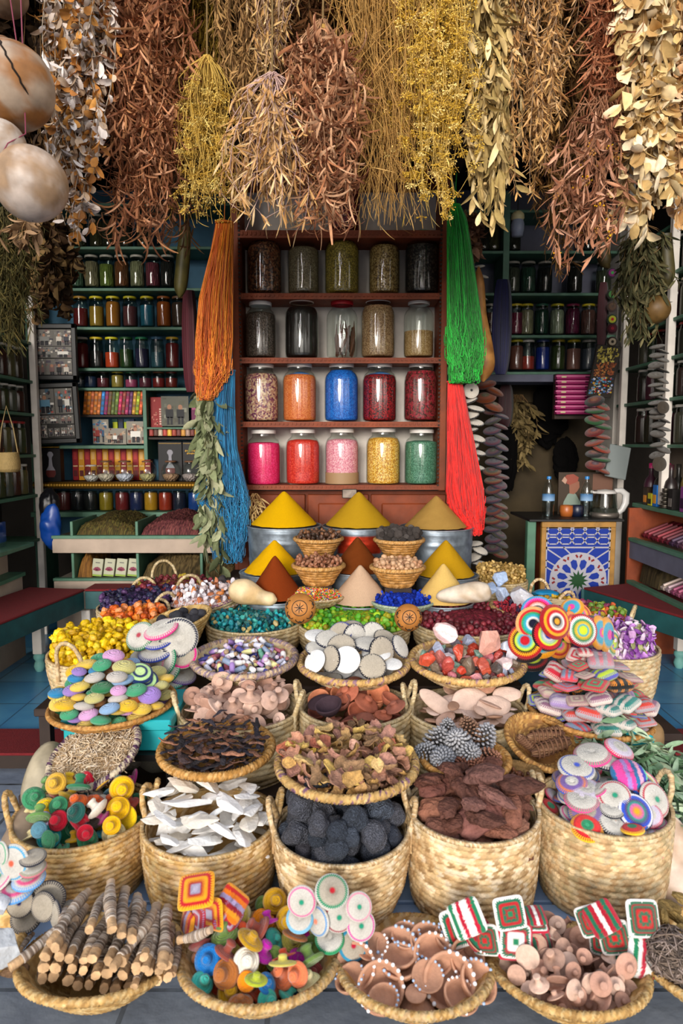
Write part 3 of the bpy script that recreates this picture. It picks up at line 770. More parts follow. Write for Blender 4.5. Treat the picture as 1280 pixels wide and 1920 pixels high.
tag(boxo('packet_ledge', XM + .01, XR, BY + .02, BY + .2, zat(824), zat(820), M_DWOOD), 'thin ledge under the small packets', 'ledge')
# red-yellow cartons in a row behind the globe jars
for k in range(13):
    x = xat(119 + k * 11.8); c = ('8c101c', 'd09018')[k % 2]
    mb = MB(); mb.box((0, 0, 0), (.040, .05, zat(842) - zat(903)), hx(c), bev=.002)
    mb.box((0, -.026, .06), (.022, .002, .05), hx('d8a860' if k % 2 else 'b02c2c')); mb.box((0, -.0262, -.01), (.030, .002, .008), hx('e0c090')); mb.box((0, -.026, -.06), (.026, .002, .04), hx('5c1418'))
    tag(mb.build('spice_carton', M_VCG, None, False, loc=(x, BY + .20, (zat(842) + zat(903)) / 2)), 'dark red carton in the row behind the globe jars' if k % 2 == 0 else 'golden yellow carton in the row behind the globe jars', 'carton', 'dark red cartons behind the globe jars' if k % 2 == 0 else 'yellow cartons behind the globe jars')
for (px, w, tx, lab) in ((92, 37, 0, 'black carton printed with a long-necked flask, beside the picture frame'), (311, 46, 0, 'black carton printed with a flask, below the small packets'), (354, 38, 1, 'black carton with two lines of gold lettering')):
    z0, z1 = zat(903), zat(835 if px < 200 else 828)
    wm = w * S(px, 870, BY); mb = MB(); mb.box((0, 0, 0), (wm, .06, z1 - z0), hx('0e0a0c'), bev=.002)
    mb.box((0, -.031, (z1 - z0) / 2 - .012), (wm * .92, .002, .003), hx('b89030'))
    if not tx:
        fp = [(0, -.09), (.02, -.09), (.032, -.07), (.03, -.045), (.013, -.015), (.009, .03), (.012, .045), (.018, .05), (.02, .062), (.012, .075), (0, .078)]
        V = np.array([[x_, -.0325, z_] for x_, z_ in fp] + [[-x_, -.0325, z_] for x_, z_ in fp]); m = len(fp)
        mb.raw(V, [[i, i + 1, m + i + 1, m + i] for i in range(m - 1)], hx('8a8890'))
        V2 = V[[1, 2, 3]]; V3 = V[[m + 1, m + 2, m + 3]]
        mb.raw(np.vstack([V2, V3]) + [0, -.001, 0], [[0, 1, 4, 3], [1, 2, 5, 4]], hx('5c2420'))
    else:
        for r_ in range(2):
            for k in range(10 - 3 * r_):
                mb.box((-.045 + k * .010 + r_ * .012, -.0315, .07 - r_ * .018), (.006, .002, .008 + .004 * (k % 3 == 0)), hx('c89820'), M=Euler((0, .3, 0)).to_matrix())
    tag(mb.build('black_carton', M_VCG, None, False, loc=(xat(px), BY + .12 if px > 200 else BY + .03, (z0 + z1) / 2)), lab, 'carton')
# two big black picture frames hanging over the left edge of the shelves
FY = BY - .10
for (a, tl, lab, cells) in (((56, 607, 143, 713), 0.0, 'black picture frame with six crowded photographs, the upper of two', ((66, 618, 100, 649), (101, 618, 135, 649), (66, 650, 100, 671), (101, 650, 136, 671), (67, 673, 86, 708), (87, 673, 136, 708))),
                        ((58, 718, 147, 832), R_(-2), 'black picture frame with full-length and portrait photographs, the lower of two', ((68, 729, 102, 776), (105, 729, 136, 776), (71, 779, 90, 794), (91, 779, 110, 794), (111, 779, 138, 795), (73, 796, 88, 820), (91, 803, 100, 818), (102, 803, 112, 818), (114, 802, 126, 818), (127, 798, 139, 818)))):
    A0, B0 = P(a[0], a[3], FY), P(a[2], a[1], FY); cx, cz_ = (A0.x + B0.x) / 2, (A0.z + B0.z) / 2; w, h = B0.x - A0.x, B0.z - A0.z
    t = thing('picture_frame', lab, 'picture frame', (cx, FY, cz_), (0, tl, 0), 'black picture frames')
    mb = MB(); fw = .034
    for (x, z, sx, sz) in ((0, h / 2 - fw / 2, w, fw), (0, -h / 2 + fw / 2, w, fw), (-w / 2 + fw / 2, 0, fw, h), (w / 2 - fw / 2, 0, fw, h)):
        mb.box((x, 0, z), (sx, .03, sz), (.012, .012, .014), bev=.006)
    mb.build('frame_moulding', M_BLACK, t, False)
    MB().box((0, .01, 0), (w - .02, .01, h - .02), hx('24221f')).build('mount', M_VC, t, False)
    for i, q in enumerate(cells):
        o = photo('photo_print', q[0], q[1], q[2], q[3], FY, [['7c7c78', '4c4450', 'c8c0b4', '30303c', '785c58'], ['5c88a0', 'b85044', '2c2c30', 'd8d4cc', '405c70']][(i < 2) and a[1] > 700], None, 20 + i, people=1 + (i % 3), parent=t, sky='6c6862')
        o.location = o.location - Vector((cx, FY, cz_)); o.location.y = -.004

# ----------------------------------------------------------------- back counter (spice trays with mirrors) on the left
def counter(name, label, x0, x1, Y, yb, M=None, cells=(), z_edges=(), depth=.34, at=None):
    pass
CY = 3.95
cn_ = thing('spice_counter', 'cream and green two-tier spice counter with mirrors, behind the teal bench', 'counter', (0, CY, .08))
XCL, XCR = xat(88, CY), xat(450, CY)
def cb(name, x0, x1, y0, y1, z0, z1, m, par=None, bev=.002): return boxo(name, x0, x1, y0 - CY, y1 - CY, z0 - .08, z1 - .08, m, par or cn_, bev)
zc = lambda py: P(300, py, CY).z
cb('shelf_edge', XCL, XCR, CY - .01, CY + .03, zc(1010), zc(1004), M_GREEN)
cb('tray_floor', XCL, XCR, CY + .02, CY + .40, zc(1012), zc(1008), M_CREAM)
cb('fascia', XCL, XCR, CY, CY + .02, zc(1037), zc(1010), M_CREAM)
cb('shelf_edge', XCL, XCR, CY - .01, CY + .03, zc(1089), zc(1084), M_GREEN)
cb('tray_floor', XCL, XCR, CY + .02, CY + .40, zc(1092), zc(1088), M_CREAM)
cb('fascia', XCL, XCR, CY, CY + .02, zc(1104), zc(1089), M_CREAM)
cb('lower_panel', XCL, XCR, CY + .02, CY + .04, .08, zc(1104), M_CREAM)
cb('mirror_panel', XCL + .1, XCR, CY + .40, CY + .41, zc(1010), zat(964), M_MIRROR)
cb('mirror_panel', XCL + .1, XCR, CY + .40, CY + .41, zc(1088), zc(1040), M_MIRROR)
for px in (126, 250, 372):
    for (ya, yb_) in ((1006, 978), (1086, 1038)):
        cb('cell_divider', xat(px, CY) - .008, xat(px, CY) + .008, CY + .0, CY + .40, zc(ya), zc(yb_), M_GREEN)
def heapstuff(name, x0, x1, y0, y1, z0, h, cols, label, seed=0, n=(90, 60), m=None, grain=.012):
    u = np.linspace(0, 1, n[0]); v = np.linspace(0, 1, n[1]); U, V = np.meshgrid(u, v, indexing='ij')
    rgn = np.random.default_rng(seed)
    H = h * (np.clip(np.sin(PI * U) ** .35, 0, 1)) * (.85 + .4 * V) * (1 + .12 * wobble(np.stack([U * 4, V * 3, U * 0], -1), seed)) + rgn.uniform(0, grain, U.shape)
    H *= np.clip(V / .14, 0, 1) ** .5 * np.clip(U / .04, 0, 1) ** .5 * np.clip((1 - U) / .04, 0, 1) ** .5
    pal = np.array([hx(c) for c in cols]); C = pal[rgn.integers(0, len(pal), U.shape)]
    o = MB().grid(np.stack([lerp(x0, x1, U), lerp(y0, y1, V), z0 + H], -1), C).build(name, M_DRY, None)
    return tag(o, label, 'dried herbs', kind='stuff')
heapstuff('dried_leaves', xat(130, CY), xat(247, CY), CY + .03, CY + .38, zc(1006) + .003, .09, ['3c3418', '5c5424', '2c2810', '4c3c1c'], 'dull green dried leaves heaped in the upper counter cell', 1)
heapstuff('dried_berries', xat(254, CY), xat(368, CY), CY + .03, CY + .38, zc(1006) + .003, .09, ['5c2c30', '3c1a1c', '74403c'], 'dark red dried berries heaped in the upper counter cell', 2)
heapstuff('dried_flowers', xat(130, CY), xat(158, CY), CY + .03, CY + .38, zc(1086) + .003, .13, ['7c5424', '5c3c1c', '94682c'], 'orange-brown dried flowers heaped beside four herb boxes', 3, (24, 20))
heapstuff('dried_herb', xat(254, CY), xat(440, CY), CY + .03, CY + .38, zc(1086) + .003, .13, ['4c3c20', '30260f', '5c4c2c'], 'brown dried herb heaped in the lower counter cell', 4)
for k in range(4):
    px = 172 + k * 23
    mb = MB(); mb.box((0, 0, 0), (.062, .03, .105), hx('a8a890'), bev=.002); mb.box((0, -.0155, -.047), (.060, .002, .010), hx('7c9828'))
    for q in range(5):
        a = R_(-70 + q * 35); mb.box((math.sin(a) * .012, -.016, -.018 + math.cos(a) * .010), (.010, .002, .022), hx('7c2040'), M=Euler((0, a, 0)).to_matrix())
    mb.box((0, -.016, .028), (.026, .002, .005), hx('50504c'))
    o = mb.build('herb_box', M_VC, None, False, loc=(xat(px, CY + .05), CY + .07, zc(1086) + .057)); o.rotation_euler = (R_(-12), R_(5), 0)
    tag(o, 'pale box with a plum flower, ' + ('leftmost', 'second from left', 'third from left', 'rightmost')[k] + ' of four in the counter', 'box', 'herb boxes')

# ----------------------------------------------------------------- left side shelves and counter
LX = -1.93
su = thing('side_shelves', 'green and cream side shelves of herb jars behind the hanging gourds', 'shelves', (LX, 4.0, .08))
def zl(py): return P(60, py, 4.3).z
for (py) in (400, 640, 713, 775, 852, 927, 1010):
    boxo('shelf', -.30, 0, -1.2, .42, zl(py) - .098, zl(py) - .08, M_GREEN, su, .002)
boxo('back_panel', -.32, -.30, -1.2, .42, .4, 2.9, M_CREAM, su)
boxo('post', -.02, .02, .33, .37, 0, 2.9, M_WHITEP, su, .004)
names = ('olive', 'tan', 'grey', 'brown', 'dusky red')
colr = ('4c4a28', '7c6840', '6a6458', '4c3018', '5c2820')
for ri, (py, h) in enumerate(((712, .19), (774, .16), (851, .20), (926, .19))):
    for k in range(5):
        y = 3.86 + k * .095; c = (k * 2 + ri) % 5
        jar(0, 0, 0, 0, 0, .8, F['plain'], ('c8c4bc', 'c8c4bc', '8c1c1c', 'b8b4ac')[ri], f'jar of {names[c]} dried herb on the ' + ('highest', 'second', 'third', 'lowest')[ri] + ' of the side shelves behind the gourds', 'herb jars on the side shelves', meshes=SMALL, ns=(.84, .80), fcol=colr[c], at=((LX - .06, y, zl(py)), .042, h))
# counter along the left side with spice cones behind glass
sc = thing('side_counter', 'cream side counter with green edges running toward the left bench', 'counter', (LX, 3.4, .08))
ztop = P(100, 1018, 3.85).z
boxo('counter_top', -.5, .16, -.9, .5, ztop - .105, ztop - .08, M_GREEN, sc, .003)
boxo('upper_panel', -.02, .0, -.9, .5, P(100, 1085, 3.7).z - .08, ztop - .105, M_CREAM, sc)
boxo('lower_shelf', -.4, .10, -.9, .5, P(100, 1085, 3.7).z - .10, P(100, 1085, 3.7).z - .08, M_GREEN, sc)
boxo('base_panel', .06, .08, -.9, .5, 0, P(100, 1085, 3.7).z - .10, M_CREAM, sc)
mb = MB(); mb.lathe([(.17, 0), (.12, .075), (.05, .165), (0, .19)], 40, A('8a6414')); o = mb.build('spice_cone', M_POWDER, None, loc=(LX - .12, 3.62, ztop + .002)); tag(o, 'dim mustard spice cone behind small glass panes on the side counter', 'spice', kind='stuff')
gb = thing('glass_box', 'low glass-sided box around the mustard cone on the side counter', 'glass box', (LX - .0, 3.55, ztop + .001))
for k in range(4):
    boxo('glass_pane', .072, .076, -.2 + k * .1, -.104 + k * .1, 0, .135, M_GLASS, gb)
    boxo('pane_frame', .068, .08, -.204 + k * .1, -.198 + k * .1, 0, .14, M_ZINC, gb)
mb = MB(); mb.blob((.05, .04, .11), 3, .3, 7, '101014', power=.8); tag(mb.build('plastic_bag', M_PLAST, None, loc=(xat(92, 4.2), 4.15, P(90, 950, 4.2).z)), 'black crumpled plastic bag hanging at the corner of the shelves', 'bag')
mb = MB(); mb.blob((.06, .05, .12), 3, .35, 17, '0c3c8c'); tag(mb.build('plastic_bag', M_PLAST, None, loc=(xat(86, 4.0), 3.98, P(85, 990, 4.0).z)), 'blue crumpled plastic bag below the black bag', 'bag')
# little straw basket hanging at the far left
def frill(n, r, w):
    return r
# ----------------------------------------------------------------- benches
def bench(name, label, pts, z, h=.11, w=.28, side=1):
    """pts: front edge polyline from above; the red top extends to the wall side"""
    t = thing(name, label, 'bench', (pts[0][0], pts[0][1], .08))
    o0 = Vector((pts[0][0], pts[0][1]))
    for (a, b, nx, ny) in pts_seg(pts, side):
        A_, B_ = Vector(a) - o0, Vector(b) - o0
        n = Vector((nx, ny)); d = (B_ - A_).normalized(); mid = (A_ + B_) / 2; L_ = (B_ - A_).length
        ang = math.atan2(d.y, d.x); Mx = Matrix.Rotation(ang, 3, 'Z')
        c = mid + n * w / 2
        MB().box((0, 0, 0), (L_ + .0, w, .012), (1, 1, 1), M=Mx, bev=.003).build('red_cover', M_RED, t, False, loc=(c.x, c.y, z - .08))
        c = mid + n * .012
        MB().box((0, 0, 0), (L_, .02, h), (1, 1, 1), M=Mx, bev=.002).build('apron', M_TEAL, t, False, loc=(c.x, c.y, z - .08 - h / 2 - .007))
    return t
def pts_seg(pts, side):
    for a, b in zip(pts[:-1], pts[1:]):
        d = (Vector(b) - Vector(a)).normalized(); n = Vector((-d.y, d.x)) * side
        yield a, b, n.x, n.y
BZ = .50
def turned_leg(t, x, y, s=.05):
    l = boxo('leg', -s / 2, s / 2, -s / 2, s / 2, .10, BZ - .2, M_WHITEP, t, .003)
    l.location = (x, y, l.location.z)
    f = MB().lathe([(.018, 0), (.024, .01), (.03, .03), (.024, .052), (.02, .058), (.03, .075), (.03, .09), (.02, .10)], 20).build('leg_foot', M_TURQ, l, loc=(0, 0, -(BZ - .2 + .10) / 2))
    return l
bl = [(-1.02 - .9, 3.66), (P(480, 1107, 3.66).x, 3.66)]
c1 = G(158, 1107, BZ); c2 = G(0, 1170, BZ); ext = c2 + (c2 - c1) * .6
bl = thing('bench', 'teal bench with a dark red top running along the counter and the left side', 'bench', (c1.x, c1.y, .08))
def bseg(t, a, b, n, w, z=BZ, h=.10):
    a, b, n = Vector(a), Vector(b), Vector(n).normalized(); o0 = Vector((t.location.x, t.location.y))
    d = (b - a).normalized(); L_ = (b - a).length; Mx = Matrix.Rotation(math.atan2(d.y, d.x), 3, 'Z')
    c = (a + b) / 2 + n * w / 2 - o0
    MB().box((0, 0, 0), (L_, w, .012), (1, 1, 1), M=Mx, bev=.003).build('red_cover', M_RED, t, False, loc=(c.x, c.y, z - .08))
    c = (a + b) / 2 + n * .012 - o0
    MB().box((0, 0, 0), (L_ - .004, .02, h), (1, 1, 1), M=Mx, bev=.002).build('apron', M_TEAL, t, False, loc=(c.x, c.y, z - .08 - h / 2 - .007))
bseg(bl, (c1.x, c1.y), (P(470, 1107, c1.y).x, c1.y), (0, 1), .16)
bseg(bl, (ext.x, ext.y), (c1.x, c1.y), (-1, .2), .34)
for (px, py) in ((165, 1200), (225, 1190), (330, 1190)):
    turned_leg(bl, P(px, py, c1.y + .05).x - c1.x, .05)
for (px, py, dz) in ((75, 1258, 0), (22, 1270, .12)):
    g = G(px, py, .08); turned_leg(bl, g.x - c1.x - dz, g.y - c1.y)
d1 = G(1093, 1103, BZ); d2 = G(1280, 1158, BZ); ext2 = d2 + (d2 - d1) * .5
br_ = thing('bench', 'teal bench with a dark red top below the right counter, beside the mosaic panel', 'bench', (d1.x, d1.y, .08))
bseg(br_, (d1.x, d1.y), (ext2.x, ext2.y), (1, .35), .36, h=.10)
boxo('apron', -.01, .30, -.005, .01, BZ - .08 - .11, BZ - .08 - .007, M_TEAL, br_)
for (px, py) in ((1203, 1248), (1262, 1252), (1150, 1225)):
    g = G(px, py, .08); turned_leg(br_, g.x - d1.x + .03, g.y - d1.y)

# ================================================================= RIGHT BACK SHELVES
ur = thing('shelf_unit', 'green-edged grey shelf unit of jars at the back, beyond the green yarn', 'shelves', (0, BY, .08))
XA, XB, XP = xat(838), xat(1150), xat(941)
sb(ur, 'back_panel', XA, XB, BY + .26, BY + .275, zat(715), 3.0, M_GREYP)
for yy in (393, 470, 549, 628, 697):
    sb(ur, 'shelf', XA, XB, BY, BY + .26, zat(yy) - .018, zat(yy), M_GREEN)
sb(ur, 'divider', XP - .02, XP + .02, BY - .004, BY + .26, zat(545), 2.9, M_GREEN)
sb(ur, 'fascia', XA, XB - .3, BY + .0, BY + .02, zat(716), zat(702), M_GREYP)
sb(ur, 'post', XB - .01, XB + .03, BY - .01, BY + .26, .08, 3.0, M_WHITEP)
sb(ur, 'post', XA - .01, XA + .03, BY - .01, BY + .26, .08, 3.0, M_GREEN)
row(468, 412, [(905, '2c2418', .8, '6a6458', 'brown-black lumps'), (925, '5c5030', .8, '6a6458', 'mossy lumps'), (962, '30281c', .8, '50483c', 'bark brown lumps'), (1100, '241c14', .8, '50483c', 'charcoal lumps')], 27, where='on the highest visible right shelf')
row(547, 492, [(960, '5c584c', .8, '8a867c', 'stone grey lumps'), (989, '3c5c4c', .8, '8a867c', 'sea green lumps'), (1020, '1c1c1c', .8, '8a867c', 'coal black lumps'), (1076, '1c1410', .8, '50483c', 'sooty lumps'), (1130, '4c4c38', .7, '8a867c', 'greenish grey lumps')], 28, where='on the second right shelf')
row(626, 571, [(918, '7c4438', .7, '8a867c', 'red-brown lumps'), (966, 'a02c50', .7, 'b09c20', 'pink lumps'), (986, 'c8b08c', .8, 'b8a81c', 'ivory lumps'), (1014, '1c4838', .8, '1c4c3c', 'bottle green lumps'), (1043, 'c8c4a8', .8, 'a89c1c', 'off-white lumps'), (1072, '8c1c50', .85, '7c1c40', 'magenta lumps'), (1101, 'a86860', .8, 'b8a81c', 'salmon lumps'), (1126, '4c2c2c', .7, '50483c', 'dull maroon lumps')], 26, where='on the third right shelf')
row(693, 638, [(920, '8c1c18', .7, '6a6458', 'dark scarlet powder'), (967, '8c4c40', .8, 'a89c1c', 'dusky salmon powder'), (988, 'c83c30', .45, 'b8b4ac', 'coral red powder'), (1016, '1030a0', .75, '20305c', 'ultramarine powder'), (1045, '3c4418', .8, '8c7c1c', 'olive green powder'), (1074, 'b8746c', .7, 'c8b020', 'pale pink powder'), (1102, '5c5c70', .7, 'a8a49c', 'lavender grey powder')], 26, where='on the fourth right shelf')
# dark alcove under them: back wall, cloth, dried bunches
structure(boxo('wall_alcove', XA, XB + .2, 5.0, 5.05, .08, zat(700), mat('peeling_plaster', '3a2f1c', .9, var=.5, vscale=3.5, bump=('noise', 10, .5))))
# long pink incense boxes, stacked
for k in range(8):
    y = 707 + k * 9.4
    mb = MB(); mb.box((0, 0, 0), (xat(1116 - (k % 3) * 2) - xat(1033), .05, .028), hx('9c2460'), bev=.003)
    mb.box((-.02, -.026, .004), (.26, .002, .007), hx('d87ca4')); mb.box((.06, -.0265, -.002), (.05, .002, .010), hx('4c1030')); mb.box((-.10, -.0265, -.001), (.03, .002, .010), hx('c8c090'))
    tag(mb.build('incense_box', M_VCG, None, False, loc=((xat(1033) + xat(1113)) / 2, 4.42, P(1075, y, 4.42).z)), 'long magenta incense box, ' + ('topmost', 'second from the top', 'third from the top', 'fourth from the top', 'fourth from the bottom', 'third from the bottom', 'second from the bottom', 'lowest')[k] + ' in the stack by the painting', 'box', 'long magenta incense boxes')
tag(boxo('incense_box_rack', xat(1034), xat(1112), 4.45, 4.50, P(1075, 782, 4.42).z - .012, P(1075, 700, 4.42).z, M_DWOOD, bev=.002), 'dark upright board behind the long magenta incense boxes', 'board')
# painting of a market
A0, B0 = P(1103, 745, 4.2), P(1160, 648, 4.2); t = thing('painting', 'small colourful tilted painting hanging over the long incense boxes', 'painting', ((A0.x + B0.x) / 2, 4.2, (A0.z + B0.z) / 2), (R_(12), R_(6), 0))
w, h = (B0.x - A0.x) * .86, (B0.z - A0.z); mb = MB(); mb.box((0, 0, 0), (w, .02, h), (.02, .015, .012), bev=.003); mb.build('frame_moulding', M_VC, t, False)
mb = MB(); mb.box((0, -.011, 0), (w * .92, .002, h * .94), hx('241c14')); rg = random.Random(11)
for k in range(260):
    v = rg.uniform(-.45, .45)
    c = rg.choice(['b8a83c', 'd0c060', '8c7c28', 'a09038'] if v > .18 else (['8c4420', 'a85c28', '6c3418', 'b87c3c'] if v > -.1 else ['2c5c9c', 'c8c8d0', '1c3c6c', 'b02c24', 'c89c30', '4c90b8', '8c98a0']))
    mb.box((rg.uniform(-.43, .43) * w, -.0125 - k * .000005, v * h), (rg.uniform(.004, .016), .001, rg.uniform(.004, .02 if v > .1 else .012)), hx(c), M=Euler((0, rg.uniform(-.5, .5), 0)).to_matrix())
mb.build('canvas', M_VC, t, False)
# ----------------------------------------------------------------- right side shelves
RX = 1.76
ru = thing('side_shelves', 'cream side shelves with green boards on the right wall', 'shelves', (RX, 4.0, .08))
def zr(py): return P(1160, py, 4.3).z
for py in (470, 551, 628, 690, 757, 833):
    boxo('shelf', 0, .32, -1.1, .42, zr(py) - .098, zr(py) - .08, M_GREEN, ru, .002)
boxo('back_panel', .32, .34, -1.1, .42, .4, 2.9, M_CREAM, ru)
boxo('post', -.02, .02, .30, .34, 0, 2.9, M_WHITEP, ru, .004)
boxo('post', -.02, .02, -.29, -.25, .9, 2.9, M_WHITEP, ru, .004)
cc = ('241a14', '3a2c20', '3c1c1c', '2c3424', '504438', '5c1c34')
cnn = ('near-black', 'dark brown', 'oxblood', 'forest green', 'taupe', 'wine')
for ri, (py, h) in enumerate(((549, .20), (627, .20), (689, .17), (756, .19), (832, .21))):
    for k in range(7):
        y = 3.46 + k * .115 + (.02 if k > 2 else 0)
        if abs(y - 3.73) < .03: continue
        c = (k + ri * 2) % 6
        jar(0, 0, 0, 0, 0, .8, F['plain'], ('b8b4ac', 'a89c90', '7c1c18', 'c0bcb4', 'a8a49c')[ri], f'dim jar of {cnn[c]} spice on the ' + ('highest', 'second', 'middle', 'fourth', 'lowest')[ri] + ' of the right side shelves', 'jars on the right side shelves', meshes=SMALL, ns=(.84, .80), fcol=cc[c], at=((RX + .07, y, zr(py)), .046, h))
# right counter
rc = thing('side_counter', 'green and grey two-tier counter on the right with packets of spice', 'counter', (RX, 3.5, .08))
zg = P(1175, 945, 3.95).z; z1 = P(1170, 1008, 3.9).z; z2 = P(1170, 1088, 3.9).z
boxo('counter_top', -.03, .45, -1.0, .55, zg - .105, zg - .08, M_GREEN, rc, .003)
boxo('shelf_edge', -.10, -.06, -1.0, .42, z1 - .10, z1 - .08, M_GREEN, rc, .002)
boxo('tray_floor', -.08, .4, -1.0, .42, z1 - .12, z1 - .10, M_CREAM, rc)
boxo('fascia', -.09, -.07, -1.0, .42, z1 - .20, z1 - .10, M_GREYP, rc)
boxo('shelf_edge', -.10, -.06, -1.0, .42, z2 - .10, z2 - .08, M_GREEN, rc, .002)
boxo('tray_floor', -.08, .4, -1.0, .42, z2 - .12, z2 - .10, M_CREAM, rc)
boxo('fascia', -.09, -.07, -1.0, .42, z2 - .16, z2 - .10, M_GREYP, rc)
boxo('back_panel', .25, .27, -1.0, .42, 0, zg - .1, M_CREAM, rc)
boxo('end_panel', -.10, .27, .42, .44, 0, zg - .1, M_WOOD, rc)
rg = random.Random(21)
for ri, (zz, cols, nms) in enumerate(((z1, ['5c1420', '6a1a28', '4c101c', '701c28', '5c1824', '481020', '38243c', '40283c', '5c3848', '6a4450', '54303c'], ['dark red', 'plum']), (z2, ['b8a8a0', 'a89098', '8c4464', '98506c', '8c4464', '9c5870'], ['pale', 'mauve']))):
    for k, c in enumerate(cols):
        y = 3.86 - k * .055 - (0.26 if ri else 0)
        mb = MB(); mb.box((0, 0, 0), (.20, .04, .022), hx(c), bev=.004, M=Euler((0, R_(-22), 0)).to_matrix()); mb.box((-.02, 0, .009), (.14, .012, .010), A(c) * 2 + .06, M=Euler((0, R_(-22), 0)).to_matrix())
        nmn = ('dark red' if k < 6 else 'plum coloured') if ri == 0 else ('pale' if k < 2 else 'mauve')
        tag(mb.build('spice_packet', M_VCG, None, False, loc=(RX + .05, y, zz + .052)), f'glossy {nmn} packet in the row on the ' + ('upper' if ri == 0 else 'lower') + ' tier of the right counter', 'packet', f'{nmn} packets on the right counter')
heapstuff('dried_herb', RX - .05, RX + .2, 3.62, 3.86, z2 + .003, .12, ['3c3420', '2c2414', '4c4028'], 'heap of brown-green dried herb on the lower right counter tier', 9, (20, 30))
# bottles and cartons on the counter top
def bottle_mesh(pr, c, name='glass', m=M_PLAST): return MB().lathe(pr, 20, A(c)).mesh(name, m)
BPR = [(0, 0), (.03, 0), (.032, .01), (.032, .10), (.026, .125), (.011, .145), (.010, .185)]
items = [(1182, 'bottle', '3c1c2c', 'c0286c', 'dark bottle with a pink cap'), (1189, 'bottle', '301824', 'b82460', 'second dark bottle with a pink cap'), (1200, 'bottle', '302c28', 'd8d4cc', 'brown bottle with a white spray cap'), (1214, 'bottle', '1c1a18', '2c2824', 'black bottle behind the metal ornaments'), (1225, 'bottle', '241c1c', '3a1c24', 'small dark red-capped bottle'), (1263, 'bottle', '6c5c30', '8a7c5c', 'amber glass bottle on the right counter')]
for i, (px, _, c, cap, l) in enumerate(items):
    y = 3.95 - i * .06
    t = thing('bottle', l, 'bottle', (RX + .03 + (i % 2) * .07, y, zg + .001), group='bottles on the right counter')
    sc_ = 1.15 if i != 5 else 1.35; t.scale = (sc_,) * 3
    obj('bottle_body', bottle_mesh(BPR, c), t); obj('cap', MB().lathe([(.012, .18), (.012, .205), (0, .206)], 14, A(cap)).mesh('cap', M_PLAST), t)
    obj('bottle_label', MB().lathe([(.0325, .02), (.033, .021), (.033, .08)], 20, A(c) * 2.2 + .03).mesh('bottle_label', M_VC), t)
for i, (y, h, c, c2, l) in enumerate(((3.90, .10, '2c1c10', 'c87c1c', 'small dark carton with amber dots'), (3.84, .07, 'b8b020', '1c1a14', 'yellow and black carton'), (3.78, .12, '1c64b0', 'd09020', 'blue and orange carton'), (3.60, .11, '181414', '6a6460', 'black carton with grey pattern'), (3.47, .13, '7c3c7c', '301438', 'purple carton with a dark letter-like mark'))):
    mb = MB(); mb.box((0, 0, h / 2), (.045, .05, h), hx(c), bev=.002); mb.box((-.0235, 0, h * .35), (.002, .034, h * .4), hx(c2))
    tag(mb.build('small_carton', M_VCG, None, False, loc=(RX - .0, y, zg + .001)), l + ' at the front of the right counter top', 'carton')
# metal ornaments
mb = MB()
for k, r in enumerate((.034, .028, .024, .03, .02)): mb.lathe([(0, k * .022), (r, k * .022 + .004), (r * .6, k * .022 + .012), (r, k * .022 + .018), (0, k * .022 + .022)], 18, A('4c463e'))
tag(mb.build('metal_ornament', M_ZINC, None, loc=(RX - .01, 3.68, zg + .001)), 'stacked grey metal ornament on the right counter top', 'ornament')

# ----------------------------------------------------------------- mosaic-fronted cabinet
TY = 3.95
A0, B0 = P(1017, 1122, TY), P(1147, 987, TY)
tb = thing('mosaic_cabinet', 'low cabinet with a blue and white star mosaic front', 'cabinet', ((A0.x + B0.x) / 2, TY, .08))
w = B0.x - A0.x; zT = B0.z - .08; z0 = .15
boxo('carcass', -w / 2, w / 2, .02, .40, 0, zT + .02, M_WOOD, tb)
M_YEL = mat('ochre_painted_frame', '9a7030', .6, var=.25, vscale=20)
for (a, b, c, d) in ((-w / 2 - .02, w / 2 + .02, zT - .005, zT + .03), (-w / 2 - .02, w / 2 + .02, z0 - .14, z0 - .10), (-w / 2 - .02, -w / 2 + .008, z0 - .10, zT - .005), (w / 2 - .008, w / 2 + .02, z0 - .10, zT - .005)):
    boxo('frame_rail', a, b, -.012, .02, c, d, M_YEL, tb, .003)
boxo('top_board', -w / 2 - .10, w / 2 + .06, -.03, .42, zT + .03, zT + .045, M_BLACK, tb, .003)
boxo('side_post', -w / 2 - .10, -w / 2 - .05, .0, .05, 0, zT + .03, M_GREEN, tb, .003)
pw, ph = w - .016, zT - .005 - (z0 - .10)
mb = MB(); mb.box((0, 0, (z0 - .10 + zT) / 2), (pw, .01, ph), hx('14308c'))
def poly(pts, c, yo=-.007):
    pts = np.array(pts, float); cc_ = pts.mean(0); n = len(pts)
    V = np.vstack([np.c_[pts[:, 0], np.full(n, yo), pts[:, 1]], [[cc_[0], yo, cc_[1]]]])
    mb.raw(V, [[i, (i + 1) % n, n, n] for i in range(n)], hx(c))
zc0 = z0 + .20
PTS = lambda px, py: ((px - 1082) * S(1082, 1000, TY), P(1082, py, TY).z - .08)
sx, sz = PTS(1084, 1088); BL, RD, GN = '14308c', '7c1c1c', '1c4424'
poly([(sx + .168 * math.cos(k * PI / 12), sz + .168 * math.sin(k * PI / 12)) for k in range(24)], 'a4a2ac', -.0062)
st12 = []
for k in range(24):
    a = k * PI / 12; r = .062 if k % 2 == 0 else .034; st12.append((sx + r * math.cos(a), sz + r * math.sin(a)))
poly(st12, GN)
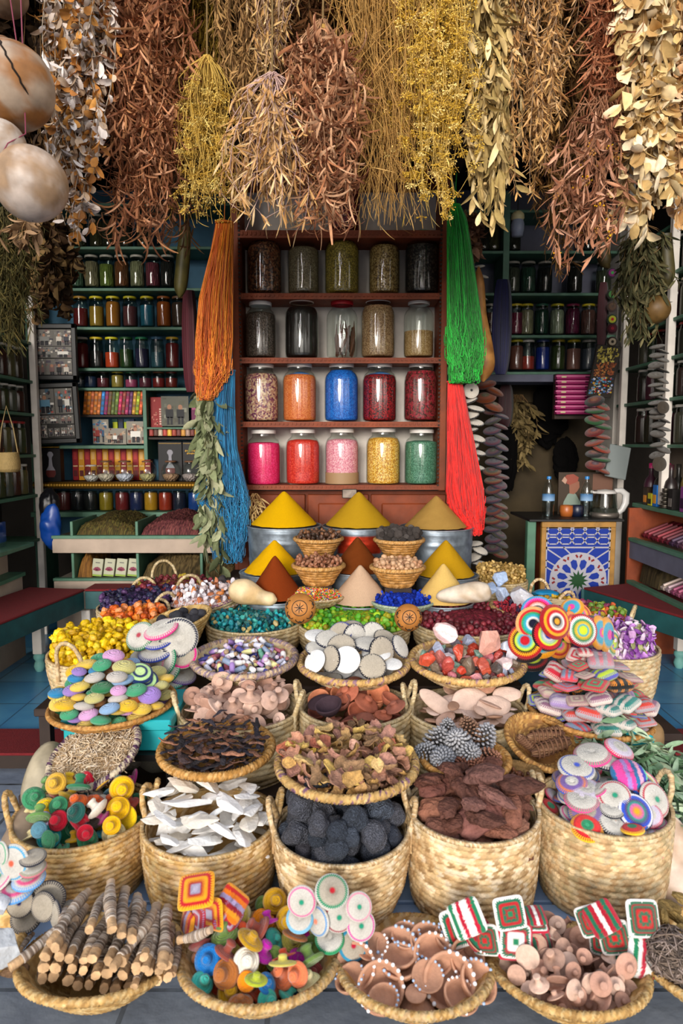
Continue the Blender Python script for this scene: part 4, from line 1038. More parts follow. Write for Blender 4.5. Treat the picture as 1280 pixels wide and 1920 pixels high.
for k in range(12):
    a = (k + .5) * PI / 6; ca, sa = math.cos(a), math.sin(a)
    q = lambda r, t: (sx + r * ca - t * sa, sz + r * sa + t * ca)
    kite = [q(.062, 0), q(.085, .018), q(.118, .018), q(.128, .0), q(.118, -.018), q(.085, -.018)]
    if max(abs(p[0]) for p in kite) < pw / 2 - .004: poly(kite, BL)
    a = k * PI / 6; ca, sa = math.cos(a), math.sin(a)
    for f in (1, -1):
        kt = [q(.140, .002 * f), q(.155, .012 * f), q(.150, .022 * f), q(.132, .010 * f)]
        if max(abs(p[0]) for p in kt) < pw / 2 - .004: poly(kt, RD)
def bar(x0, z0_, x1, z1_, w_=.009):
    a_ = math.atan2(z1_ - z0_, x1 - x0); L_ = math.hypot(x1 - x0, z1_ - z0_)
    mb.box(((x0 + x1) / 2, -.0055, (z0_ + z1_) / 2), (L_ + w_ * .6, .0035, w_), hx('a4a2ac'), M=Euler((0, -a_, 0)).to_matrix())
zt_, zb_ = zT - .008, z0 - .098; hw_ = pw / 2 - .003; zr_ = zt_ - .115
for z_ in (zt_, zb_, zr_): bar(-hw_, z_, hw_, z_)
for x_ in (-hw_, hw_): bar(x_, zb_, x_, zt_)
for k in range(5):
    x_ = -hw_ + (k + .5) * hw_ * .4; xn = x_ + hw_ * .4
    for zz in (zr_ + .02, zr_ + .075):
        bar(x_ - .022, zz, x_ + .022, zz, .007); bar(x_ - .022, zz, x_ - .038, zz + .02, .007); bar(x_ + .022, zz, x_ + .038, zz + .02, .007); bar(x_ - .038, zz + .02, x_ - .022, zz + .04, .007); bar(x_ + .038, zz + .02, x_ + .022, zz + .04, .007); bar(x_ - .022, zz + .04, x_ + .022, zz + .04, .007)
for f in (-1, 1):
    for (p_, q_, r_, t_) in ((.10, .13, .19, .19), (.155, .06, .19, .08), (.165, -.02, .19, -.04), (.14, .09, .19, .12), (.05, .158, .09, .20)): bar(sx + f * p_, sz + q_, sx + f * r_, min(zr_, sz + t_), .008)
mb.build('mosaic_panel', M_VCG, tb, False)
TZ = zT + .08 + .046
# water bottles
WP = [(0, 0), (.9, 0), (1, .03), (.93, .10), (1, .16), (.94, .22), (1, .28), (1, .58), (.96, .66), (.6, .82), (.33, .90), (.33, .94)]
WG = MB().lathe(WP, 28).mesh('bottle_body', M_GLASS)
WW = MB().lathe([(0, .02), (.88, .02), (.94, .05), (.88, .10), (.94, .3), (.94, .42), (0, .42)], 24, A('50585c')).mesh('water', glass_mat('water', (.75, .82, .85), 1.33, 1))
for (px, l) in ((1027, 'clear plastic water bottle with a blue cap, standing left of the painted portrait'), (1098, 'clear plastic water bottle with a blue cap, in front of the painted portrait')):
    x = P(px, 960, TY + .1).x; t = thing('water_bottle', l, 'bottle', (x, TY + .10, TZ)); hh = P(px, 893, TY + .1).z - TZ; t.scale = (.036, .036, hh)
    obj('bottle_body', WG, t); obj('water', WW, t); obj('cap', MB().lathe([(.36, .93), (.36, .995), (0, 1)], 18, A('2c7cc0')).mesh('cap', M_PLAST), t)
    obj('bottle_label', MB().lathe([(1.01, .40), (1.02, .41), (1.02, .56)], 24, np.array([[.05, .16, .35], [.25, .4, .6], [.05, .16, .35]])).mesh('bottle_label', M_VC), t)
# portrait panel of a seated man seen from the side
A0, B0 = P(1046, 974, TY + .22), P(1152, 895, TY + .22); w, h = B0.x - A0.x, B0.z - A0.z
mb = MB(); mb.box((0, 0, 0), (w, .012, h), hx('382a1c')); mb.box((w * .30, -.0065, .01), (w * .36, .002, h * .85), hx('6a4838'))
def pol2(pts, c, yo):
    pts = np.array(pts, float) * [w, h]; cc_ = pts.mean(0); n = len(pts)
    mb.raw(np.vstack([np.c_[pts[:, 0], np.full(n, yo), pts[:, 1]], [[cc_[0], yo, cc_[1]]]]), [[i, (i + 1) % n, n, n] for i in range(n)], hx(c))
pol2([(-.44, -.48), (-.40, -.2), (-.33, -.02), (-.25, .05), (-.18, -.02), (-.10, -.2), (-.10, -.48)], '7c8c80', -.009)
pol2([(-.30, .0), (-.31, .2), (-.22, .32), (-.13, .28), (-.12, .15), (-.16, .05), (-.22, -.02)], '8a5844', -.010)
pol2([(-.42, .35), (-.36, .44), (-.24, .46), (-.14, .38), (-.16, .28), (-.30, .20), (-.36, .24)], '8c4434', -.011)
pol2([(-.45, .30), (-.40, .40), (-.35, .32), (-.38, .22)], 'b08c78', -.0112)
o = mb.build('portrait_panel', M_VC, None, False, loc=((A0.x + B0.x) / 2, TY + .24, (A0.z + B0.z) / 2)); o.location.z = TZ + h / 2
tag(o, 'painted panel of a turbaned man in profile behind the water bottles', 'painting')
# cups
for (px, c, l) in ((1062, 'a85c28', 'orange-brown pottery cup below the painted portrait'), (1082, '141c34', 'dark blue cup beside the pottery cup')):
    t = MB().lathe([(0, 0), (.034, 0), (.040, .03), (.038, .062), (.034, .066), (.031, .06), (.03, .01), (0, .008)], 24, A(c)).build('cup', M_PLAST, None, loc=(P(px, 970, TY + .12).x, TY + .13, TZ)); tag(t, l, 'cup')
# kettle
t = thing('electric_kettle', 'glass and steel electric kettle with a white handle', 'kettle', (P(1132, 970, TY + .1).x, TY + .10, TZ)); t.scale = (1.25, 1.25, 1.0)
KH = P(1140, 917, TY + .1).z - TZ
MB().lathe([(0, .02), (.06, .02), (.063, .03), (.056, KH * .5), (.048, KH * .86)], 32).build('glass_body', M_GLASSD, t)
MB().lathe([(0, 0), (.066, 0), (.068, .015), (.064, .028), (.058, .032), (.058, .05), (0, .05)], 32, A('807870')).build('steel_base', M_ZINC, t)
MB().lathe([(.05, KH * .85), (.052, KH * .9), (.04, KH * .96), (0, KH)], 32, A('c8c4c0')).box((-.045, 0, KH * .9), (.04, .03, .02), hx('c8c4c0'), bev=.005).build('kettle_lid', M_PLAST, t)
MB().tube([(.045, 0, KH * .93), (.075, 0, KH * .95), (.10, 0, KH * .82), (.10, 0, KH * .5), (.085, 0, KH * .25), (.062, 0, KH * .12)], [.01, .013, .013, .012, .011, .010], 10, hx('c8c6c4'), oval=1.4).build('handle', M_PLAST, t)
# grey plastic box lid leaning behind the kettle
o = boxo('tablet_cover', -.065, .065, -.006, .006, -.10, .10, mat('pale_grey_plastic', '7c8484', .4), bev=.004); o.location = (P(1155, 870, 4.15).x, 4.13, P(1155, 866, 4.15).z); o.rotation_euler = (R_(-10), R_(12), 0)
tag(o, 'pale grey flat plastic panel leaning behind the kettle', 'panel')
# ================================================================= HANGING HERBS
def pick(rg, cols, n):
    pal = np.array([hx(c) for c in cols]); C = pal[rg.integers(0, len(pal), n)]
    return C * rg.uniform(.8, 1.2, (n, 1))
def bunch(name, label, px, ty, by, wpx, Y, kind, cols, seed, lean=0, ns=40, nl=700, L=.05, W=.008, curl=1.0, stem='8a6a44', top=.25, shape='leaf', drop=1.0, bulge=.5, cat='dried herbs', flowers=0, fcol=None, fr=.004, wv=.38, seg=4, twine=True, tmin=.12, taper=.65):
    rg = np.random.default_rng(seed)
    a = P(px, ty, Y); b = P(px + lean, by, Y); R = wpx * S(px, (ty + by) / 2, Y) / 2; H = a.z - b.z
    t = thing(name, label, cat, (a.x, a.y, a.z))
    th = rg.uniform(0, 2 * PI, ns); rad = np.sqrt(rg.uniform(.02, 1, ns)) * R
    u = np.linspace(0, 1, 12)[None, :]
    ln = rg.uniform(.55, 1.0, ns)[:, None] * H
    env = (top + (1 - top) * np.clip(u / bulge, 0, 1) ** (1.15 if top < .3 else .8)) * np.where(u > bulge, 1 - (1 - taper) * (u - bulge) / (1 - bulge), 1)
    dx = (b.x - a.x)
    wob = rg.normal(size=(ns, 2, 1)) * wv * R * np.sin(u[:, None] * PI * rg.uniform(1, 2.5, (ns, 1, 1)))
    X = (rad * np.cos(th))[:, None] * env + dx * u + wob[:, 0]
    Yy = (rad * np.sin(th))[:, None] * env * .8 + wob[:, 1] * .7
    Z = -u * ln
    pth = np.stack([X, Yy, Z + 0 * X], -1)
    MB().strands(pth, np.linspace(.0022, .0008, 12)[None], pick(rg, [stem], ns)).build('stems', M_DRY, t)
    def on(n, lo=tmin, hi=1.0):
        i = rg.integers(0, ns, n); tt = rg.uniform(lo, hi, n) * 10.99; k = tt.astype(int); f = (tt - k)[:, None]
        p0, p1 = pth[i, k], pth[i, k + 1]; return lerp(p0, p1, f), (p1 - p0)
    nl = int(nl * 1.7)
    if nl:
        p, d = on(nl); d = d / (np.linalg.norm(d, axis=1)[:, None] + 1e-9)
        out = rg.normal(size=(nl, 3)) * [.55, .45, .35]
        dd = d * drop + out
        MB().leaves(p, dd, L * rg.uniform(.6, 1.3, nl), W * rg.uniform(.7, 1.3, nl), pick(rg, cols, nl), curl=rg.uniform(.2, 1, nl) * curl, rng=rg, shape=shape, seg=seg).build('leaves', M_DRY, t)
    if flowers:
        p, d = on(flowers, max(tmin, .25)); c = pick(rg, fcol or cols, flowers)
        if kind == 'umbel':
            m = 11; off = rg.normal(size=(flowers, m, 3)); off /= np.linalg.norm(off, axis=2)[..., None]
            off[..., 2] = -np.abs(off[..., 2]) * .8; sc_ = rg.uniform(.012, .026, (flowers, 1, 1)); tips = p[:, None] + off * sc_
            mb = MB(); base = np.repeat(p[:, None], m, 1)
            pp = np.stack([base, lerp(base, tips, .5), tips], 2).reshape(-1, 3, 3)
            cc_ = np.repeat(c, m, 0)
            mb.strands(pp, .0006, cc_)
            mb.balls(tips.reshape(-1, 3), rg.uniform(.0014, .003, flowers * m), cc_ * 1.1)
            mb.build('flower_heads', M_DRY, t)
        else:
            m = 7; tips = p[:, None] + rg.normal(size=(flowers, m, 3)) * fr * 2
            MB().balls(tips.reshape(-1, 3), rg.uniform(fr * .6, fr * 1.3, flowers * m), np.repeat(c, m, 0), sub=1).build('flower_heads', M_DRY, t)
    if twine:
        hh = max(.02, 3.04 - a.z)
        mb = MB(); mb.tube([(0, 0, hh), (.003, 0, hh * .5), (0, 0, -.01)], .0035, 6, hx('7a6440'))
        ringp = [(math.cos(q) * R * top * .9, math.sin(q) * R * top * .7, -.02 - .004 * k) for k in range(3) for q in np.linspace(0, 2 * PI, 16, endpoint=False)]
        mb.tube(ringp, .003, 5, hx('b8924c'))
        mb.build('twine', M_DRY, t)
    return t
TAN = ['b8925c', 'c8a46c', '9c7444', 'd4b684', '84603a']
RB = ['a06a48', 'b87e58', '86543a', 'c89470', '744a32', 'ac7850']
PK = ['b07c58', 'c08c68', '94603f', 'c89c78', '7c4c34']
YL = ['c8a040', 'b08a30', 'd8b860', '94742c', 'e0c878']
CR = ['d8bc84', 'e8d0a0', 'c0a068', 'f0dcb8', 'b08c58']
EU = ['c8b8ac', 'e8e0dc', 'd8ccc4', 'b09880', 'b07434', 'c0a890', 'c08844', 'dcd0c8', 'a06c34', 'a08468', '946030']
bunch('herb_bunch', 'long hanging bunch of curled silvery and orange-brown round leaves beside the gourds', 148, -90, 470, 118, 2.38, 'leaf', EU, 1, lean=-2, ns=34, nl=900, L=.042, W=.028, curl=1.8, stem='a89884', shape='heart', top=.8, taper=.42, bulge=.3, drop=.9)
bunch('herb_bunch', 'thick hanging bunch of curly red-brown ribbon leaves next to the silvery leaves', 268, -110, 462, 128, 2.52, 'leaf', RB, 2, lean=6, ns=70, nl=1500, L=.11, W=.0072, curl=3.0, seg=7, shape='ribbon', stem='8a5030', top=.55, taper=.85)
bunch('herb_bunch', 'hanging bunch of yellow dill-like umbels above the orange yarn', 388, 105, 425, 108, 2.55, 'umbel', YL, 3, ns=90, nl=160, L=.05, W=.003, stem='c8a450', top=.14, flowers=420, taper=1.0, bulge=.7)
bunch('herb_bunch', 'dim yellow-green umbel bunch hanging behind the one above the orange yarn', 372, -110, 300, 110, 2.75, 'umbel', ['a8842c', '84681f', '6c5420'], 4, ns=70, nl=300, L=.05, W=.004, stem='94762c', top=.5, flowers=200)
bunch('herb_bunch', 'tan willow-leaved bunch tied in the middle with straw, showing pale stems', 510, 138, 435, 158, 2.42, 'leaf', ['d0a874', 'bc9058', 'e0c090', 'a87c48', 'c89c68'], 5, ns=64, nl=900, L=.052, W=.0068, curl=.4, stem='c8a8a0', top=.13, taper=.9, drop=1.4, bulge=.75)
bunch('herb_bunch', 'upper half of tan twigs above the straw tie', 515, -120, 140, 90, 2.46, 'leaf', TAN, 6, ns=40, nl=420, L=.05, W=.006, curl=.4, stem='b89888', top=1.0, taper=.25, bulge=.1, twine=False)
bunch('herb_bunch', 'tan needle-leaved bunch hanging behind the straw-tied bunch', 458, -110, 262, 100, 2.62, 'leaf', ['a07c4c', '84623a', 'b8905c'], 7, ns=46, nl=900, L=.05, W=.006, curl=.4, stem='8a6844', top=.6, drop=1.3)
bunch('herb_bunch', 'pinkish brown bunch of long twisted leaves ending above the middle jar', 605, 38, 425, 112, 2.40, 'leaf', PK, 8, ns=70, nl=1150, L=.10, W=.0078, curl=3.0, seg=7, shape='ribbon', stem='a07858', top=.16, taper=.55, bulge=.45, lean=14)
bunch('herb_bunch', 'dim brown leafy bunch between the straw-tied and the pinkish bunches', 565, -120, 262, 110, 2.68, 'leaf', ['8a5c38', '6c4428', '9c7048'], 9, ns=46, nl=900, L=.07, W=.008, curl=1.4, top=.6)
bunch('herb_bunch', 'wispy golden brown grass bunch hanging over the fourth column of jars', 712, -115, 428, 105, 2.45, 'leaf', ['c8a060', 'b08848', 'a07434'], 10, ns=230, nl=500, L=.07, W=.0028, curl=1.2, wv=.75, stem='b48a4c', top=.75, taper=.8, lean=14)
bunch('herb_bunch', 'dense golden umbel bunch hanging beside the green yarn', 800, -110, 422, 138, 2.42, 'umbel', ['e0bc58', 'd0a840', 'f0d484', 'b8902c', 'c8a038'], 11, ns=110, nl=220, L=.05, W=.003, stem='d0ac58', top=.6, flowers=1050, taper=.85, bulge=.6, lean=8)
bunch('herb_bunch', 'hanging bunch of broad pale olive leaves with small seed heads', 906, -110, 420, 92, 2.46, 'leaf', ['c8ac74', 'b89c64', 'dcc490', '9c8450', 'a89058'], 12, ns=44, nl=560, L=.085, W=.019, curl=.9, stem='a48c5c', top=.7, taper=.6, drop=1.7, flowers=44, fr=.005, fcol=['c8a870', 'b08c50'], lean=6)
bunch('herb_bunch', 'hanging bunch of short tan needle leaves on pale twigs', 1000, -115, 372, 138, 2.48, 'leaf', ['b88c54', 'a07444', 'c8a070', '80582f', 'c89c60'], 13, ns=44, nl=2100, L=.038, W=.0058, curl=.5, stem='a08468', top=.8, taper=.55, lean=-10, drop=.9)
bunch('herb_bunch', 'red-brown twisted bunch beside the cream leaves at the upper right', 1150, -110, 245, 92, 2.44, 'leaf', ['a86848', 'b87854', '8c5034', 'c08a68'], 14, ns=60, nl=800, L=.10, W=.0055, curl=2.8, seg=7, shape='ribbon', stem='8c4c30', top=.7, taper=.7)
bunch('mimosa_branch', 'drooping branch of pink-brown leaves with tiny yellow balls at the right', 1120, 190, 500, 118, 2.40, 'berry', ['b07c5c', '94644a', 'c8967a', '7c4c34'], 15, ns=34, nl=420, L=.060, W=.009, curl=1.0, stem='94684c', top=.6, taper=.75, flowers=34, fr=.0032, fcol=['d8a81c', 'c89014', 'a8743c'], lean=-26, twine=False, cat='dried branch')
bunch('herb_bunch', 'hanging bunch of large cream-coloured round leaves at the right', 1218, -110, 445, 104, 2.38, 'leaf', CR, 16, ns=36, nl=560, L=.062, W=.036, curl=1.2, stem='b89468', shape='round', top=.8, taper=.75, lean=-14, drop=1.2)
bunch('herb_bunch', 'narrow bunch of pale leaves and seed pods at the far upper right', 1268, -110, 470, 60, 2.52, 'leaf', ['c89c68', 'dcb890', 'b08450'], 17, ns=30, nl=360, L=.06, W=.03, curl=1.2, shape='round', top=.9, lean=0)
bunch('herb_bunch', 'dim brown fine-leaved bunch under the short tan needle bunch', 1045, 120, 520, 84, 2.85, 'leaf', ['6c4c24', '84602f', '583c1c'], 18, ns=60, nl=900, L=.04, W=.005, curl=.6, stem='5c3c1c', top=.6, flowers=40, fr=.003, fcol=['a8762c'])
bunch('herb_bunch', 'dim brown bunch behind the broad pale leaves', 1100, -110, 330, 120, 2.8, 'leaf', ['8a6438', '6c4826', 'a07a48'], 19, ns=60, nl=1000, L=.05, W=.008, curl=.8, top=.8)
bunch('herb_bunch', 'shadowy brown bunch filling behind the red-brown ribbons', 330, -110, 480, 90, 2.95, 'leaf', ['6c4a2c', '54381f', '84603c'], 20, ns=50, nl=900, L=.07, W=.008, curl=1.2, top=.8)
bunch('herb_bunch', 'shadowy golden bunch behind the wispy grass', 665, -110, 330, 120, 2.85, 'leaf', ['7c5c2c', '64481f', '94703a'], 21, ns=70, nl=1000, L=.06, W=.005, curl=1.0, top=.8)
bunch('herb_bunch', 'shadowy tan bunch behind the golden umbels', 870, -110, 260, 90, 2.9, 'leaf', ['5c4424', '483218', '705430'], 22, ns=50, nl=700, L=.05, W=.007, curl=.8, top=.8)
bunch('herb_bunch', 'dark brown dried leaf string hanging before the left shelves', 98, 395, 600, 74, 3.6, 'leaf', ['5c4428', '4a3420', '6c5432', '3a2a1a'], 23, ns=24, nl=600, L=.075, W=.04, curl=1.6, shape='round', top=.8, taper=.9, twine=False)
bunch('herb_bunch', 'dim olive dried grass hanging on the far left shelves', 20, 395, 660, 78, 3.1, 'leaf', ['4a4420', '3c3a1c', '5c5028'], 24, ns=90, nl=1200, L=.06, W=.005, curl=.7, stem='4a4224', top=.8, taper=.8, twine=False)
bunch('herb_bunch', 'dim olive-green leafy bunch above the round gourd on the right', 1200, 420, 640, 78, 3.3, 'leaf', ['5c5838', '4c4c30', '6c6444', '3c3c24'], 25, ns=40, nl=760, L=.06, W=.013, curl=.6, top=.35, twine=False, drop=1.5)
bunch('herb_bunch', 'dim brown bunch against the alcove wall behind the red yarn', 968, 740, 880, 50, 4.85, 'leaf', ['6c5c38', '54462a', '7c6a44'], 26, ns=30, nl=420, L=.09, W=.025, curl=.8, top=.5, twine=False)
bunch('herb_bunch', 'eucalyptus garland of grey-green leaves beside the blue yarn', 385, 700, 1090, 40, 3.62, 'leaf', ['7c8460', '6c7454', '949878', '5c6444', 'a0a080'], 27, ns=14, nl=330, L=.095, W=.04, curl=.7, stem='7c6c4c', top=.9, taper=1.2, twine=False, lean=10, drop=1.2)
bunch('herb_bunch', 'thin sprig of brown leaves at the far left below the gourds', 30, 400, 480, 84, 2.3, 'leaf', ['8a6c4c', '6c5238', 'a08060'], 28, ns=8, nl=26, L=.05, W=.018, curl=.6, top=.4, twine=False)
bunch('herb_bunch', 'small tan straw bunch between the blue yarn and the zinc tub', 478, 925, 980, 26, 3.66, 'leaf', ['b89c68', 'a08450', 'c8b080'], 29, ns=18, nl=40, L=.05, W=.008, curl=.6, top=.4, twine=False)
bunch('herb_bunch', 'brown leafy strip hanging just behind the green yarn', 880, 395, 500, 34, 3.7, 'leaf', ['6c4830', '543420', '84604a'], 30, ns=12, nl=170, L=.08, W=.03, curl=1.2, top=.8, twine=False)
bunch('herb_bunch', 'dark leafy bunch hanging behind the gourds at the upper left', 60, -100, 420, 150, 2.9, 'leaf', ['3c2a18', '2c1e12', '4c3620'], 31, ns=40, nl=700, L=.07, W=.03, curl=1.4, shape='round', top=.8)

# ================================================================= YARN HANKS
def hank(label, outline, Y, cols, n, seed, loops=.18, depth=.05, r=.0022, curly=.0):
    """outline: rows of (py, px_left, px_right)"""
    rg = np.random.default_rng(seed)
    pys = np.array([o[0] for o in outline], float)
    base = P((outline[0][1] + outline[0][2]) / 2, outline[0][0], Y)
    t = thing('yarn_hank', label, 'yarn', base, group='hanging yarn hanks')
    m = 30; s = rg.uniform(0, 1, n); u = np.linspace(0, 1, m)
    end = 1 - loops * rg.uniform(0, 1, n) ** 1.5
    py = pys[0] + (pys[-1] - pys[0]) * u[None] * end[:, None]
    xl = np.interp(py, pys, [o[1] for o in outline]); xr = np.interp(py, pys, [o[2] for o in outline])
    q = s[:, None] + .06 * np.sin(u[None] * rg.uniform(2, 7, (n, 1)) + rg.uniform(0, 6, (n, 1))) + curly * np.clip(u[None] - .55, 0, 1) * np.sin(u[None] * rg.uniform(30, 60, (n, 1)) + rg.uniform(0, 6, (n, 1)))
    px = xl + (xr - xl) * np.clip(q, 0, 1)
    dq = rg.uniform(-1, 1, n)[:, None] * depth * np.sqrt(np.clip(1 - (2 * np.clip(q, 0, 1) - 1) ** 2, .05, 1)) * np.clip(u * 3 + .35, 0, 1)[None]
    sc_ = np.array([[S(640, y, Y) for y in row] for row in py[:1]]).mean()
    X = (px - 640) / FPX * Y / (CP - (py - 960) / FPX * SP) - base.x
    v = (py - 960) / FPX; Z = CZ + (-SP - v * CP) / (CP - v * SP) * Y - base.z
    pth = np.stack([X, dq + curly * .3 * np.sin(u[None] * 40 + s[:, None] * 9) * np.clip(u[None] - .5, 0, 1) * .1, Z], -1)
    # turn each end up into a little loop
    mb = MB(); mb.strands(pth, r, pick(rg, cols, n))
    th = np.linspace(-.2, PI + .2, 8); lr = rg.uniform(.004, .008, n)
    e0 = pth[:, -1]
    side = rg.choice([-1, 1], n)
    lp = np.stack([e0[:, None, 0] + side[:, None] * (lr[:, None] - lr[:, None] * np.cos(th)), e0[:, None, 1] + 0 * th, e0[:, None, 2] - lr[:, None] * 1.4 * np.sin(th)], -1)
    up = lp[:, -1:] + np.array([0, 0, .03]); lp = np.concatenate([lp, up], 1)
    mb.strands(lp, r, pick(rg, cols, n))
    mb.build('strands', M_YARN, t)
    w0 = (outline[0][2] - outline[0][1]) * S(640, outline[0][0], Y) / 2
    mb = MB(); mb.tube([(math.cos(a) * w0 * 1.05, math.sin(a) * w0 * .8, .0) for a in np.linspace(0, 2 * PI, 20, endpoint=False)], .005, 6, A(cols[0]), loop=True)
    mb.tube([(0, 0, 0), (0, 0, .05), (.005, .01, .16)], .0028, 5, A(cols[0])); mb.build('tie', M_YARN, t)
    return t
hank('long orange yarn hank hanging beside the jar rack', [(418, 405, 437), (470, 396, 437), (560, 374, 436), (640, 367, 436), (700, 367, 430), (748, 374, 400)], 3.60, ['e8780c', 'd86408', 'f08c14', 'c05404', 'f49c20'], 620, 1, loops=.2, curly=.09)
hank('long turquoise blue yarn hank hanging below the orange yarn', [(695, 404, 440), (760, 396, 440), (840, 388, 444), (930, 366, 466), (990, 388, 466), (1052, 405, 452)], 3.64, ['0c70a4', '1484b8', '085c8c', '2090c4', '106c98'], 640, 2, loops=.35, curly=.12)
hank('bright green yarn hank hanging beside the jar rack', [(385, 845, 862), (410, 838, 874), (500, 838, 888), (600, 838, 902), (660, 838, 907), (716, 846, 895)], 3.58, ['10a428', '0c8c20', '1cc038', '08741a', '20cc40'], 680, 3, loops=.28, curly=.16)
hank('scarlet yarn hank hanging below the green yarn', [(716, 839, 866), (780, 838, 878), (850, 838, 892), (920, 836, 906), (960, 846, 906), (1000, 880, 900)], 3.62, ['f41408', 'e01008', 'fc2010', 'd00c08'], 620, 4, loops=.22)
def big_hank(label, px0, px1, y0, y1, Y, cols, seed):
    rg = np.random.default_rng(seed); a = P((px0 + px1) / 2, y0, Y); b = P((px0 + px1) / 2, y1, Y); R = (px1 - px0) / 2 * S(640, (y0 + y1) / 2, Y); H = a.z - b.z
    t = thing('yarn_hank', label, 'yarn', (a.x, a.y, a.z), group='thick yarn hanks'); n = 260; u = np.linspace(0, 1, 16)
    env = np.sqrt(np.clip(np.sin(PI * (u * .94 + .04)), 0, 1)) ** .5
    ph = rg.uniform(0, 2 * PI, n); X = R * np.cos(ph)[:, None] * env; Yy = R * .6 * np.sin(ph)[:, None] * env
    MB().strands(np.stack([X, Yy, -u[None] * H + 0 * X], -1), .004, pick(rg, cols, n)).build('strands', M_YARN, t)
    MB().blob((R * .93, R * .55, H * .485), 3, .03, seed, cols[0], (0, 0, -H / 2), power=.7).build('core', M_YARN, t)
big_hank('thick navy blue yarn hank before the right shelves', 925, 960, 525, 702, 4.15, ['0c1040', '101450', '080c30'], 1)
big_hank('thick wine red yarn hank between the left shelves and the orange yarn', 340, 368, 545, 735, 4.1, ['4c0818', '3c0614', '5c0c20'], 2)
big_hank('thin wine red yarn hank by the strip of coloured discs', 1122, 1141, 530, 655, 4.2, ['4c0818', '3c0614'], 3)
big_hank('dark red cloth-like hank in the alcove', 935, 962, 722, 800, 4.7, ['3c1018', '2c0c14'], 4)

# ================================================================= GOURDS AND LUFFAS
def gourd(label, pts, radii, c, name='gourd', stem=None, spots=None, cat='gourd', mat_=None, seg=28, seed=0, string=None, parent_loc=None):
    """pts: world points of the axis"""
    pts = [Vector(p) for p in pts]; o0 = pts[0]
    k = 8; P_, Rr = [], []
    n = len(pts)
    for i in range((n - 1) * k + 1):            # Catmull-Rom through the axis
        j = min(i // k, n - 2); f = i / k - j
        p0, p1, p2, p3 = pts[max(j - 1, 0)], pts[j], pts[j + 1], pts[min(j + 2, n - 1)]
        q = .5 * ((2 * p1) + (p2 - p0) * f + (2 * p0 - 5 * p1 + 4 * p2 - p3) * f * f + (3 * p1 - p0 - 3 * p2 + p3) * f ** 3)
        r0, r1, r2, r3 = radii[max(j - 1, 0)], radii[j], radii[j + 1], radii[min(j + 2, n - 1)]
        r = .5 * (2 * r1 + (r2 - r0) * f + (2 * r0 - 5 * r1 + 4 * r2 - r3) * f * f + (3 * r1 - r0 - 3 * r2 + r3) * f ** 3)
        P_.append(np.array(q - o0)); Rr.append(max(r, .0008))
    col = np.array([A(c)] * len(P_))
    if spots:
        w = wobble(np.array(P_)[:, None, :] * 18 + np.stack([np.cos(np.linspace(0, 2 * PI, seg, endpoint=False)), np.sin(np.linspace(0, 2 * PI, seg, endpoint=False)), np.zeros(seg)], -1)[None] * 1.2, seed)
        f = np.clip(w * 1.6 + .3, 0, 1)[..., None]
        colg = A(c) * (1 - f) + A(spots) * f
    else: colg = col
    t = thing(name, label, cat, o0)
    mb = MB(); mb.tube(P_, Rr, seg, colg, cap=False); mb.build('skin', mat_ or M_GOURD, t)
    if stem:
        d = (P_[0] - P_[2]); d = d / np.linalg.norm(d)
        MB().tube([P_[0] - d * .004, P_[0] + d * .012, P_[0] + d * .024 + np.array([.004, 0, .002])], [.007, .005, .006], 8, hx(stem)).build('stem', M_DRY, t)
    if string:
        MB().tube([Vector(string[0]) - o0, Vector(string[1]) - o0], .0015, 5, hx('7c2440')).build('string', M_YARN, t)
    return t
def gp_(px, py, Y): return P(px, py, Y)
def round_gourd(label, px, py, rx, ry, Y, c, spots, seed, crack=False, neck=None):
    s_ = S(px, py, Y); c0 = P(px, py, Y)
    n = 15; zz = np.cos(np.linspace(.04, PI - .04, n)); rr = np.sin(np.linspace(.04, PI - .04, n))
    pts = [(0, 0, ry * s_ * z) for z in zz]
    t = thing('calabash_gourd', label, 'gourd', c0)
    th = np.linspace(0, 2 * PI, 48, endpoint=False)
    zz = np.cos(np.linspace(.02, PI - .02, 36)); rr = np.sin(np.linspace(.02, PI - .02, 36))
    V = np.stack([rr[:, None] * np.cos(th), rr[:, None] * np.sin(th), np.repeat(zz[:, None], 48, 1)], -1)
    V = V * (1 + .02 * wobble(V * 1.2, seed))[..., None] * np.array([rx * s_, rx * s_, ry * s_])
    f = np.clip(wobble(V * 22, seed + 5, 4) * 1.5 + .35 - V[..., 2] * 1.0, 0, 1)[..., None]
    mb = MB(); mb.grid(V, A(c) * (1 - f) + A(spots) * f, wv=True)
    mb.build('skin', M_GOURD, t)
    if crack:
        pts = []
        for k in range(14):
            u = k / 13; cx_ = -.18 + .55 * u ** 1.4 + .02 * math.sin(k * 2.1); cz_ = .68 - 1.15 * u; cy_ = -math.sqrt(max(0, 1 - cx_ ** 2 - cz_ ** 2))
            d = (Matrix.Rotation(R_(22), 3, 'Z') @ Vector((cx_, cy_, cz_))).normalized(); pts.append((d.x * rx * s_ * 1.002, d.y * rx * s_ * 1.002, d.z * ry * s_ * 1.002))
        MB().tube(pts, [.001] + [.003] * 12 + [.001], 6, hx('1c120a')).build('crack', M_DRY, t)
    return t, s_, c0
t, s_, c0 = round_gourd('cracked brown calabash gourd hanging at the upper left', 22, 162, 76, 76, 2.05, 'a08c78', '8a5c30', 3, crack=True)
MB().tube([(.02, .0, .11), (.0, 0, .3), (0, 0, .9)], .0018, 5, hx('7c2440')).build('string', M_YARN, t)
t, s_, c0 = round_gourd('big pale round-bellied gourd hanging lowest at the left', 58, 345, 66, 67, 2.0, 'b8a89c', '94785c', 8)
mbn = MB(); V = ico(3)[0] * np.array([47, 47, 45]) * s_; f = np.clip(wobble(V * 22, 3, 4) * 1.5 + .2, 0, 1)[:, None]
